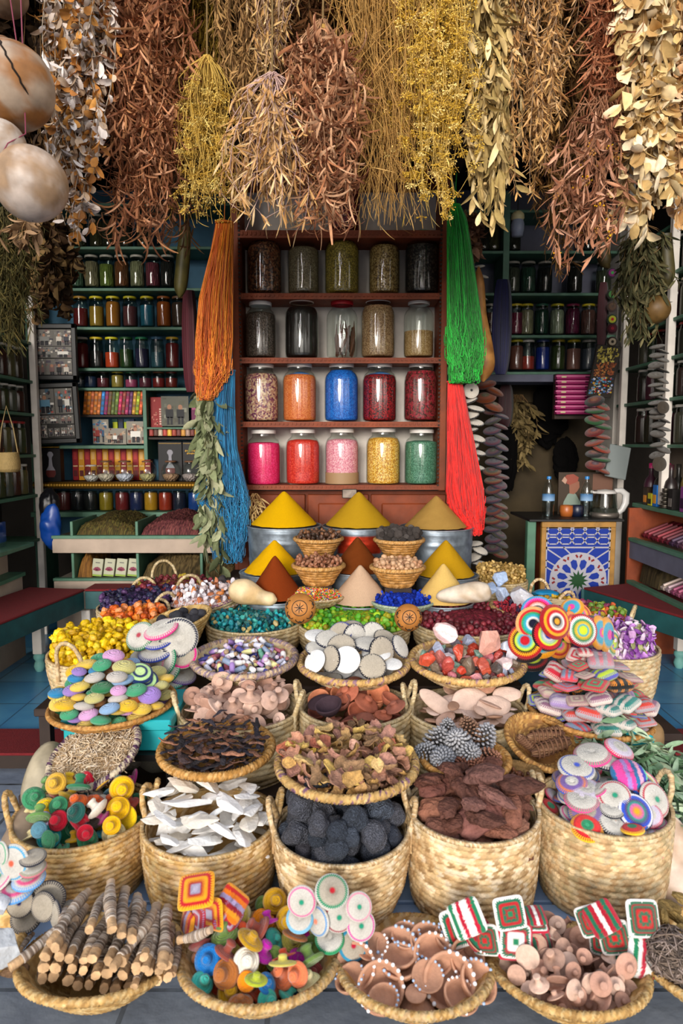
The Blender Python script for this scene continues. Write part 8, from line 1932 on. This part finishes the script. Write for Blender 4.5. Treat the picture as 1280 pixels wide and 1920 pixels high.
# tray of coloured crochet discs on the turquoise box, on a small black table
TB = P(214, 1352, 2.03)
tb_ = thing('small_table', 'small black table under the turquoise box', 'table', (TB.x, 2.15, 0)); TBX = .185
boxo('table_top', -TBX, TBX, -.13, .17, TB.z - .125, TB.z - .105, M_BLACK, tb_)
for (x, y) in ((-.17, -.12), (.17, -.12), (-.17, .16), (.17, .16)): boxo('leg', x - .012, x + .012, y - .012, y + .012, 0, TB.z - .125, M_BLACK, tb_)
M_TQB = mat('turquoise_card', '14a0a8', .45, var=.05, vscale=10)
bx = thing('turquoise_box', 'bright turquoise lidded box under the tray of coloured discs', 'box', (TB.x, 2.15, TB.z - .104))
boxo('box_body', -.165, .165, -.105, .155, 0, .08, M_TQB, bx, .004); boxo('box_lid', -.172, .172, -.112, .162, .068, .102, M_TQB, bx, .004)
t0_ = TR('shallow straw tray piled with plain coloured crochet discs on the turquoise box', 212, 1318, 230, 2.16, H=.05, seed=77, rb=.55, cols=['b88448', 'a87438', 'c89858'], tilt=(R_(1), R_(-2)), rimr=.008)
PD = [pillow(((1, 'ffffff'),), .42, ribs=0, m=M_WOOLO, name='crochet_pad'), pillow(((1, 'fffffe'),), .26, ribs=0, m=M_WOOLO)]
rg = random.Random(31); items = []
PCOL = [('e8b818', 'yellow'), ('1c84b8', 'blue'), ('a86c30', 'brown'), ('d8a0d0', 'pink-lilac'), ('3c9c70', 'green'), ('c8c0b8', 'beige'), ('b82838', 'red'), ('8cb0d8', 'pale blue'), ('f07c28', 'orange'), ('e8c850', 'pale yellow'), ('1c7444', 'dark green'), ('9c7cc8', 'lilac'), ('e8c040', 'golden'), ('c8c078', 'straw-coloured')]
ps = heap(t0_['c'], t0_['R'], t0_['z'], .0, 230, .031, 98, flat=.46, floor=bowl_floor(t0_), cand=16, Rin=1.02)
for (x, y, z, r) in ps:
    if z > t0_['z'] + .155 - .13 * ((x - t0_['c'].x) ** 2 + (y - t0_['c'].y) ** 2) / t0_['R'] ** 2: continue
    col, nm_ = rg.choice(PCOL); o = obj('crochet_pad', PD[0], None, (x, y, z), face_rot((rg.gauss(0, .14), rg.gauss(-.12, .14), 1)), col, r * 1.0); items.append((o, nm_ + ' plain disc')); o['category'] = 'crochet disc'; o['group'] = 'plain crochet discs on the left tray'
for (px, py, c, n, nm_) in ((262, 1262, 'c8e8a0', (.3, -.5, .8), 'mint and navy ringed disc'), (272, 1276, '1c3c78', (.3, -.6, .8), 'navy and mint ringed disc')):
    o = obj('crochet_pad', pillow(((.4, 'c8e8a0'), (.6, '142c60'), (.8, 'b8e098'), (1, '142c60')), .24, ribs=40), None, P(px, py, 2.14), face_rot(n), None, .042); items.append((o, nm_)); o['category'] = 'crochet disc'; o['group'] = 'plain crochet discs on the left tray'
rank_labels(items, 'the coloured disc tray')

# white stitched pads hanging between the baskets on the left
Bq = lambda dot, edge: pillow(((.14, dot), (1, WH)), .22, edge=edge)
padset([(334, 1196, 38, (.45, -1, .25), pillow(((.84, WH), (.93, '1c2440'), (1, WH)), .22), 'white disc with a navy ring, topmost and largest'),
        (263, 1193, 29, (-.3, -.9, .7), Bq('a83848', '1c7c54'), 'white disc edged green, leftmost'), (302, 1180, 33, (-.25, -.35, 1), Bq(WH, 'e03888'), 'white disc edged pink, seen on edge', -.01), (298, 1200, 30, (-.15, -.35, 1), Bq(WH, '2c3c9c'), 'white disc edged blue, upper'), (292, 1222, 33, (-.1, -.35, 1), Bq(WH, '283c94'), 'white disc edged blue, lower', -.01), (268, 1205, 22, (-.3, -.5, 1), Bq(WH, '1c7c54'), 'small green-edged disc behind the leftmost', .03),
        (342, 1226, 28, (.3, -1, .3), pillow(((.14, '1c8068'), (.78, WB), (.92, 'e01c88'), (1, WB)), .24), 'disc with a bright pink ring and green dot'), (338, 1206, 30, (.2, -.5, .8), PBK, 'dark-edged disc behind the pink-ringed one', .03), (310, 1238, 29, (-.8, -1, .5), Bq(WH, '1c7c54'), 'green-edged disc standing obliquely', -.02), (290, 1244, 28, (-.7, -1, .4), Bq(WH, 'e03888'), 'pink-edged disc standing obliquely', -.01), (310, 1256, 30, (-.3, -.9, .8), Bq(WH, '1c7c54'), 'green-edged disc facing up', -.01),
        (322, 1276, 28, (0, -.3, 1), Bq(WB, '3c9c84'), 'sea-green edged flat disc', 0), (340, 1266, 28, (.3, -.3, 1), Bq(WB, '6c4c9c'), 'violet-edged flat disc', .02), (326, 1290, 26, (.1, -.2, 1), Bq(WB, '2c8c70'), 'lowest green-edged flat disc', 0), (334, 1325, 26, (.6, -1, .2), PBK, 'shadowed dark-edged disc below', .03), (262, 1228, 20, (-.3, -.4, 1), Bq(WB, '202438'), 'small dark-edged disc at the lower left', .02)], lambda px, py: 2.36, 'white pads hanging on the left', 'in the bunch behind the coloured discs')

# ================================================================= RIGHT FLANK
rs = thing('side_stand', 'dark wooden side stand under the flower baskets on the right', 'stand', (1.0, 2.85, 0))
ss(rs, .70, 1.25, 2.40, 2.84, .26); ss(rs, .70, 1.20, 2.85, 3.55, .44)
for (x, y, z) in ((.74, 2.45, .23), (1.21, 2.45, .23), (.74, 3.5, .41), (1.16, 3.5, .41), (1.16, 2.9, .41)): boxo('post', x - .02 - 1, x + .02 - 1, y - 2.85 - .02, y - 2.85 + .02, 0.081 if y > 2.72 else 0, z, M_DWOOD, rs)
p1_ = tall_basket('big straw basket of pink-violet dried petals on the right', 1140, 1212, 176, 2.62, .24, 80, cols=STRAW[:2] + STRAWG[:3], handles=(R_(110),), hh=.10, hw=.055, rows=13, ns=64)
PET = meshes(lambda k: MB().blob((1, .7, .25), 2, .3, k + 60, (1, 1, 1), freq=2).mesh('violet_petal', M_SEED), 3)
smallheap(p1_, 298, .0155, ['9c5cb0', 'b078c0', '8444a0', 'd8c0d8', 'c898c8', '7c3c90', 'e0d0d8', '8c8c5c'], 'violet_petal', 'pink-violet dried petal in the big right basket', 'dried petal', 'pink-violet petals', 101, .085, ms=PET)
m1_ = tall_basket('straw basket of mixed yellow, green and red dried flowers on the right', 1108, 1164, 130, 2.96, .13, 81, cols=STRAWG, handles=(R_(-30), R_(160)), hh=.09, hw=.06, rows=8, ns=54)
flowers(m1_, 200, .0135, ['c8a020', '5c7c28', '9c2c54', 'c85c30', '7c9440', 'b89828', '8c3c5c'], 'mixed_flower', 'small mixed coloured dried flower in the basket by the bench', 'dried flower', 'mixed dried flowers', 102, .07)
m2_ = tall_basket('coil-handled straw basket of yellow flowers and a blue scrap near the mosaic', 1026, 1136, 96, 3.12, .13, 82, cols=STRAW, handles=(R_(90), R_(-70)), hh=.10, hw=.05, rows=8, ns=54)
flowers(m2_, 110, .013, ['c8a020', '8c8428', 'b88c20', '6c6c30', 'd0b040'], 'small_flower', 'small yellow dried flower in the coil-handled basket', 'dried flower', 'small yellow flowers', 103, .05)
o = MB().blob((.05, .04, .014), 2, .4, 5, '1c84b8').build('blue_scrap', M_PLAST, None, loc=P(1022, 1112, 3.14)); tag(o, 'crumpled blue scrap inside the coil-handled basket', 'scrap')
rgn = np.random.default_rng(3); n = 26; c0 = P(1050, 1132, 2.98)
for k in range(14):
    a = rgn.uniform(-.3, .3); o = MB().tube([(-.045, 0, 0), (0, .002, .002), (.045, 0, 0)], .0032, 6, hx('c8b490')).build('pale_stick', M_DRY, None, loc=(c0.x + rgn.uniform(-.02, .02), c0.y - .03 + k * .004, c0.z + .004 * (k % 5))); o.rotation_euler = (0, rgn.uniform(-.15, .15), a)
    tag(o, 'thin pale stick in the little pile beside the striped pads', 'stick', 'thin pale sticks')
h1_ = TR('straw tray of red and violet petals behind the rosehips', 970, 1146, 104, 2.98, H=.06, seed=83, rb=.5, rimcols=PURP, rimr=.009, tilt=(R_(4), R_(12)))
smallheap(h1_, 160, .0115, ['a02030', 'b02c3c', '8c1828', '2c2440', 'c03848', '3c2c4c'], 'red_petal', 'small red or violet petal in the tray behind the rosehips', 'dried petal', 'small red petals', 104, .03, ms=PET)
ch = P(938, 1090, 3.30); hb = tall_basket('straw basket of tan dried chamomile-like flowers beside the zinc tub', 938, 1088, 96, 3.30, .15, 84, cols=STRAWG, handles=(), rows=8, ns=54)
flowers(hb, 290, .0105, ['b09050', 'c8a868', '94743c', 'a88848', '84682c'], 'tan_flower', 'tan dried flower head beside the right zinc tub', 'dried flower', 'tan dried flowers', 105, .085)
bx = boxo('stand_block', .62, .80, 3.00, 3.14, .442, P(940, 1118, 3.05).z - .05, M_DWOOD); tag(bx, 'dark block under the blue and white crystals', 'block')
M_ICE = mat('clear_crystal', 'obj', .18, var=.12, vscale=2.5, spec=.7, sss=.3, bump=('noise', 3, .5), rvar=.05)
for (px, py, rp, c, Y, R, l) in ((976, 1116, 32, 'd4d4dc', 3.02, (1, .8, .72), 'large clouded white crystal lump, right of the blue ones'), (936, 1086, 19, 'a8bcdc', 3.08, (1, .9, .9), 'pale blue crystal, topmost of the three blue ones'), (917, 1104, 18, 'a0b4d4', 3.06, (1, .9, .8), 'pale blue crystal, lowest left of the three'), (940, 1112, 18, 'b0c0dc', 3.04, (1, .9, .9), 'pale blue crystal touching the white lump')):
    o = obj('crystal_lump', facet('crystal_lump', M_ICE, 1, R, 12, int(px))[0], None, P(px, py, Y), (0, 0, px), c, rp * S(px, py, Y)); tag(o, l, 'crystal')

# multi-ringed pads hanging on the right
RP = [pillow(((.28, '3030c0'), (.42, 'e8e0e0'), (.55, '30a0c0'), (.68, 'd8e838'), (.80, 'c01c28'), (.9, 'c01c28'), (1, '181418')), .2), pillow(((.2, 'e8a028'), (.34, '181820'), (.48, 'e8e4e0'), (.66, 'c01820'), (.82, 'e8a020'), (1, '9c1820')), .2),
      pillow(((.25, 'f0ece4'), (.4, '181818'), (.55, 'f0d0c8'), (.7, 'c01c28'), (.84, 'e838a0'), (1, '3898c8')), .2), pillow(((.25, '181830'), (.4, 'e8e4e0'), (.55, '38a8c8'), (.68, '2c9c5c'), (.82, 'c82828'), (1, 'e8a868')), .2),
      pillow(((.25, 'c8e030'), (.4, '38a8b8'), (.55, 'e8b828'), (.7, '1c8454'), (.85, 'e8e4e0'), (1, 'b01828')), .2), pillow(((.25, 'e838a0'), (.5, '38a0c0'), (.7, '38a0c0'), (.85, 'e8a020'), (1, 'd88c18')), .2), pillow(((.25, 'c01828'), (.42, '38a8c8'), (.56, 'c8e030'), (.7, '181818'), (.84, 'e8a020'), (1, 'b01820')), .2),
      pillow(((.25, '48b8a8'), (.45, 'e848a0'), (.62, 'e8b028'), (.8, 'b82828'), (1, 'e88828')), .2), pillow(((.3, '181818'), (.5, 'c8e030'), (.7, '181818'), (.85, '9c1820'), (1, '201818')), .2)]
padset([(493 + 533, 1190, 31, (.2, -1, .35), RP[0], 'pad with blue centre, white, lime and red rings'), (1040, 1166, 33, (.35, -1, .4), RP[1], 'pad with orange centre and red, white and orange rings', -.02), (1008, 1148, 31, (-.3, -1, .5), RP[2], 'pad with white centre and pink, blue rings, topmost left', .05),
        (1000, 1170, 33, (-.35, -1, .4), RP[3], 'pad with dark centre and teal, red and peach rings', .02), (985, 1202, 33, (-.5, -1, .5), RP[6], 'pad with red centre and lime ring, leftmost', .01), (1012, 1206, 32, (-.2, -.8, .8), RP[5], 'blue and orange edged pad low behind the blue-centred one', .03), (1090, 1182, 31, (.15, -1, .3), RP[4], 'pad with lime centre and green and red rings', 0),
        (1068, 1176, 30, (.9, -1, .2), RP[7], 'orange-edged pad turned sideways', .01), (1052, 1192, 30, (.2, -1, .1), RP[8], 'dark red and black ringed pad in shadow', .04), (1086, 1152, 24, (.2, -1, .7), RP[7], 'pink and teal centred pad, top right', .05), (1072, 1140, 22, (-.8, -1, 1.2), RP[5], 'blue and yellow edged pad tilted up at the top', .06), (1108, 1184, 30, (.8, -1, .2), RP[8], 'black and lime striped pad seen on edge', .03), (1122, 1186, 32, (.9, -1, .25), RP[5], 'orange pad with a broad blue ring', .05), (1136, 1190, 33, (1, -1, .2), RP[5], 'second orange and blue pad behind the first', .08), (1146, 1206, 30, (.9, -1, .2), RP[4], 'outermost pad at the right end of the fan', .1),
        (988, 1220, 30, (-.4, -.5, 1), RP[8], 'black edged pad lying low at the left', .03), (1000, 1238, 30, (-.3, -.4, 1), RP[8], 'second black edged pad, lowest left', .04), (1044, 1208, 27, (.2, -1, .5), RP[7], 'pad with teal centre seen between the others', .03)], lambda px, py: 2.38, 'multi-ringed pads hanging on the right', 'in the fan at the right')

# tray of flat crocheted hats
t9_ = TR('shallow straw tray piled with flat striped crochet squares on the right', 1105, 1336, 226, 2.16, H=.05, seed=85, rb=.55, cols=['b88448', 'a87438', 'c89858'], tilt=(R_(1), R_(4)), rimr=.008)
bx = boxo('stand_block', t9_['c'].x - .12, t9_['c'].x + .12, 2.06, 2.28, 0, t9_['base'].z - .012, M_DWOOD); tag(bx, 'dark block under the tray of flat striped squares', 'block')
HC = [('c01c34', 'c8b4ac', 'red and white'), ('c87884', 'a098a0', 'pink and grey'), ('1c8078', 'd0c8c0', 'teal and white'), ('f09018', '202020', 'orange and black'), ('c0b0c0', 'a088b8', 'mauve'), ('c8b8a0', 'b08888', 'cream'), ('7c94b0', 'd84858', 'grey-blue and red'), ('b8d030', '5858b0', 'lime and violet'), ('8c5c78', 'd8c8c0', 'plum and cream'), ('d83c2c', 'a8a0a8', 'coral and grey'), ('3c9c68', 'c82838', 'green and red')]
HM = [pillow(None, .5, shape='square', edge=c2, stripes=(c1, c1, c2, c1, c2, c1, c1)) for c1, c2, _ in HC] + [pillow(((.2, c1), (.4, c2), (.6, c1), (.8, c2), (1, c1)), .24, shape='square', edge=c2) for c1, c2, _ in HC]
ps = heap(t9_['c'], t9_['R'], t9_['z'], .0, 210, .034, 108, flat=.5, floor=bowl_floor(t9_), cand=16, Rin=1.03); rg = random.Random(9); items = []
for (x, y, z, r) in ps:
    if z > t9_['z'] + .205 - .17 * ((x - t9_['c'].x) ** 2 + (y - t9_['c'].y) ** 2) / t9_['R'] ** 2: continue
    k = rg.randrange(22); o = obj('crochet_square', HM[k], None, (x, y, z), face_rot((rg.gauss(0, .13), rg.gauss(-.1, .13), 1), rg.gauss(0, .35)), None, r * .95); items.append((o, HC[k % 11][2] + ' square')); o['category'] = 'crochet square'; o['group'] = 'flat crochet squares on the right tray'
rank_labels(items, 'the square pile')
o = MB().blob((.05, .03, .03), 2, .3, 8, '18b0c0', power=.7).build('turquoise_scrap', M_PLAST, None, loc=P(1190, 1388, 2.02)); tag(o, 'turquoise plastic scrap under the tray of crochet squares', 'scrap')

# sage leaves spilling at the right
rgn = np.random.default_rng(12); n = 620
cx = rgn.uniform(0, 1, n); px_ = 1105 + cx * 200 + rgn.normal(size=n) * 14; py_ = 1392 + cx * 62 + rgn.normal(size=n) * 24 + (rgn.uniform(0, 1, n) ** 3) * 95 * (cx > .45)
Yd = 1.98 - (py_ - 1390) * .0011 + rgn.uniform(-.03, .05, n)
base = np.array([tuple(P(a, b, y)) for a, b, y in zip(px_, py_, Yd)])
c0 = P(1200, 1430, 1.95)
dirs = rgn.normal(size=(n, 3)) * [.6, .5, .35] + np.array([.4, -.35, -.35])
mb = MB(); mb.leaves(base - np.array(c0), dirs, rgn.uniform(.05, .085, n), rgn.uniform(.014, .022, n), pick(rgn, ['6c8c6c', '84a080', '587858', '94ac90', '4c6c4c', 'a8b89c'], n), curl=rgn.uniform(.2, 1, n), rng=rgn)
st_ = thing('sage_bunch', 'big bunch of fresh grey-green sage leaves spilling behind the right basket', 'sage', c0); mb.build('leaves', M_DRY, st_)
rr = rgn.integers(0, n, 60); pth = np.stack([base[rr] - np.array(c0) + [-.06, .02, -.02], base[rr] - np.array(c0), base[rr] - np.array(c0) + dirs[rr] * .06], 1); MB().strands(pth, .0016, pick(rgn, ['8c9870', '748458'], 60)).build('stems', M_DRY, st_)

# ================================================================= STRINGS OF DISCS IN THE BACKGROUND
def disc_column(lst, Y, ms, label, grp, cat='crochet disc', jitter=.5, seed=0, nfn=None, step=10, obj_cols=None):
    rg = random.Random(seed)
    for (px, y0, y1, rp) in lst:
        y = y0; k = 0
        while y < y1:
            side = (k % 2) * 2 - 1; c = P(px + side * rp * .35 + rg.uniform(-2, 2), y, Y + rg.uniform(-.01, .01))
            n = Vector((side * rg.uniform(.1, .5), -rg.uniform(.15, .6), 1)); m = rg.choice(ms)
            o = obj('crochet_disc', m, None, c, face_rot(n), obj_cols and rg.choice(obj_cols), rp * S(px, y, Y)); tag(o, label, cat, grp); y += step * rg.uniform(.8, 1.2); k += 1
WDC = pillow(((.92, 'd0c8bc'), (1, 'e0d8cc')), .18, edge='101014', ribs=36)
disc_column([(886, 752, 900, 17), (893, 900, 960, 13)], 3.72, [WDC], 'white disc edged black on the string hanging beside the red yarn', 'black-edged white discs on a string', step=13, seed=1)
o = pad(883, 732, 3.70, 15, (.1, -1, .1), pillow(((.2, '282830'), (1, 'd0c8bc')), .18, ribs=36), 'round white disc with a dark centre facing front at the top of the string', None, 'crochet disc', 0, 'crochet_disc')
disc_column([(893, 1020, 1062, 16)], 3.75, [WDC], 'white disc edged black in the low stack beside the right zinc tub', 'low stack of black-edged discs', step=11, seed=2)
disc_column([(903, 500, 590, 10)], 3.9, [WDC], 'small pale disc peeping out behind the tan luffa', 'pale discs behind the luffa', step=20, seed=9)
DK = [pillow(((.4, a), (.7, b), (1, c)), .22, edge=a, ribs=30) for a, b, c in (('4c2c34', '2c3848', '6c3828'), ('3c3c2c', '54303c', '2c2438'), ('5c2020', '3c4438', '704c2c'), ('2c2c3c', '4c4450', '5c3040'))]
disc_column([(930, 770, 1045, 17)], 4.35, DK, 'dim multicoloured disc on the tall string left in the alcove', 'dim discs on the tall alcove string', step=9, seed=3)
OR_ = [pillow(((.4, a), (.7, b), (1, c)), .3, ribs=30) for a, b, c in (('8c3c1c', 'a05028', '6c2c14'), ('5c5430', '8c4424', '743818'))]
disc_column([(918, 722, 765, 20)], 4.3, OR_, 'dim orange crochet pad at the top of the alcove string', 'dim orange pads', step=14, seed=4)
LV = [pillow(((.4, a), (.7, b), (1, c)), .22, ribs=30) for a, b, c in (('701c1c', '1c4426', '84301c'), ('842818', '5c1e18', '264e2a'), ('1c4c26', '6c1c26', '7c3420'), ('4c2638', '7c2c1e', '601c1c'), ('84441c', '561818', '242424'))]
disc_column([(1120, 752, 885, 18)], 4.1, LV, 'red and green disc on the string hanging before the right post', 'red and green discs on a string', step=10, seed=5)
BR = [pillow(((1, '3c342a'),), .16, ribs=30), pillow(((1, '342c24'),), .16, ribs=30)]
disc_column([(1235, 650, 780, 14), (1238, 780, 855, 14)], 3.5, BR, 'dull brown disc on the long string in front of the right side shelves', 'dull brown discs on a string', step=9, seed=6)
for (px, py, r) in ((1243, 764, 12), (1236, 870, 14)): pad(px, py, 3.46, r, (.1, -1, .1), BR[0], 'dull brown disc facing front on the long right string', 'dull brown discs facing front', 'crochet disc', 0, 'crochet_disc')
items = []
for i, (py, cs, l) in enumerate(((512, ('3c9c4c', '7c2c6c', '2c2428'), 'green and plum'), (552, ('b02838', '4c8c4c', '2c2c24'), 'red-centred green'), (575, ('5c4c44', '6c5444', '4c3c38'), 'brown coiled'), (599, ('c82830', 'c8c840', '2c3c2c'), 'red and yellow centred'), (616, ('a82c3c', '5c1c2c', '3c141c'), 'dark red'), (641, ('2c2420', 'b8a890', '2c2018'), 'black and cream'))):
    o = pad(1147, py, 4.15, 10, (-.1, -1, .0), pillow(((.3, cs[0]), (.65, cs[1]), (1, cs[2])), .3, ribs=24), f'small {l} disc on the vertical string along the white post', 'small discs along the white post', 'crochet disc', 0, 'crochet_disc')
M_BAG = mat('black_cloth', 'vcol', .95, spec=.1)
for (px, py, rx, ry, Y, l) in ((1028, 775, 34, 62, 4.9, 'large black bag hanging high in the alcove'), (952, 850, 20, 70, 4.8, 'black cloth hanging beside the disc string in the alcove'), (1058, 865, 22, 40, 4.85, 'black rounded bag hanging behind the portrait')):
    s_ = S(px, py, Y); o = MB().blob((rx * s_, .05, ry * s_), 4, .28, int(px), '060505', freq=2.2).build('black_bag', M_BAG, None, loc=P(px, py, Y)); tag(o, l, 'bag')
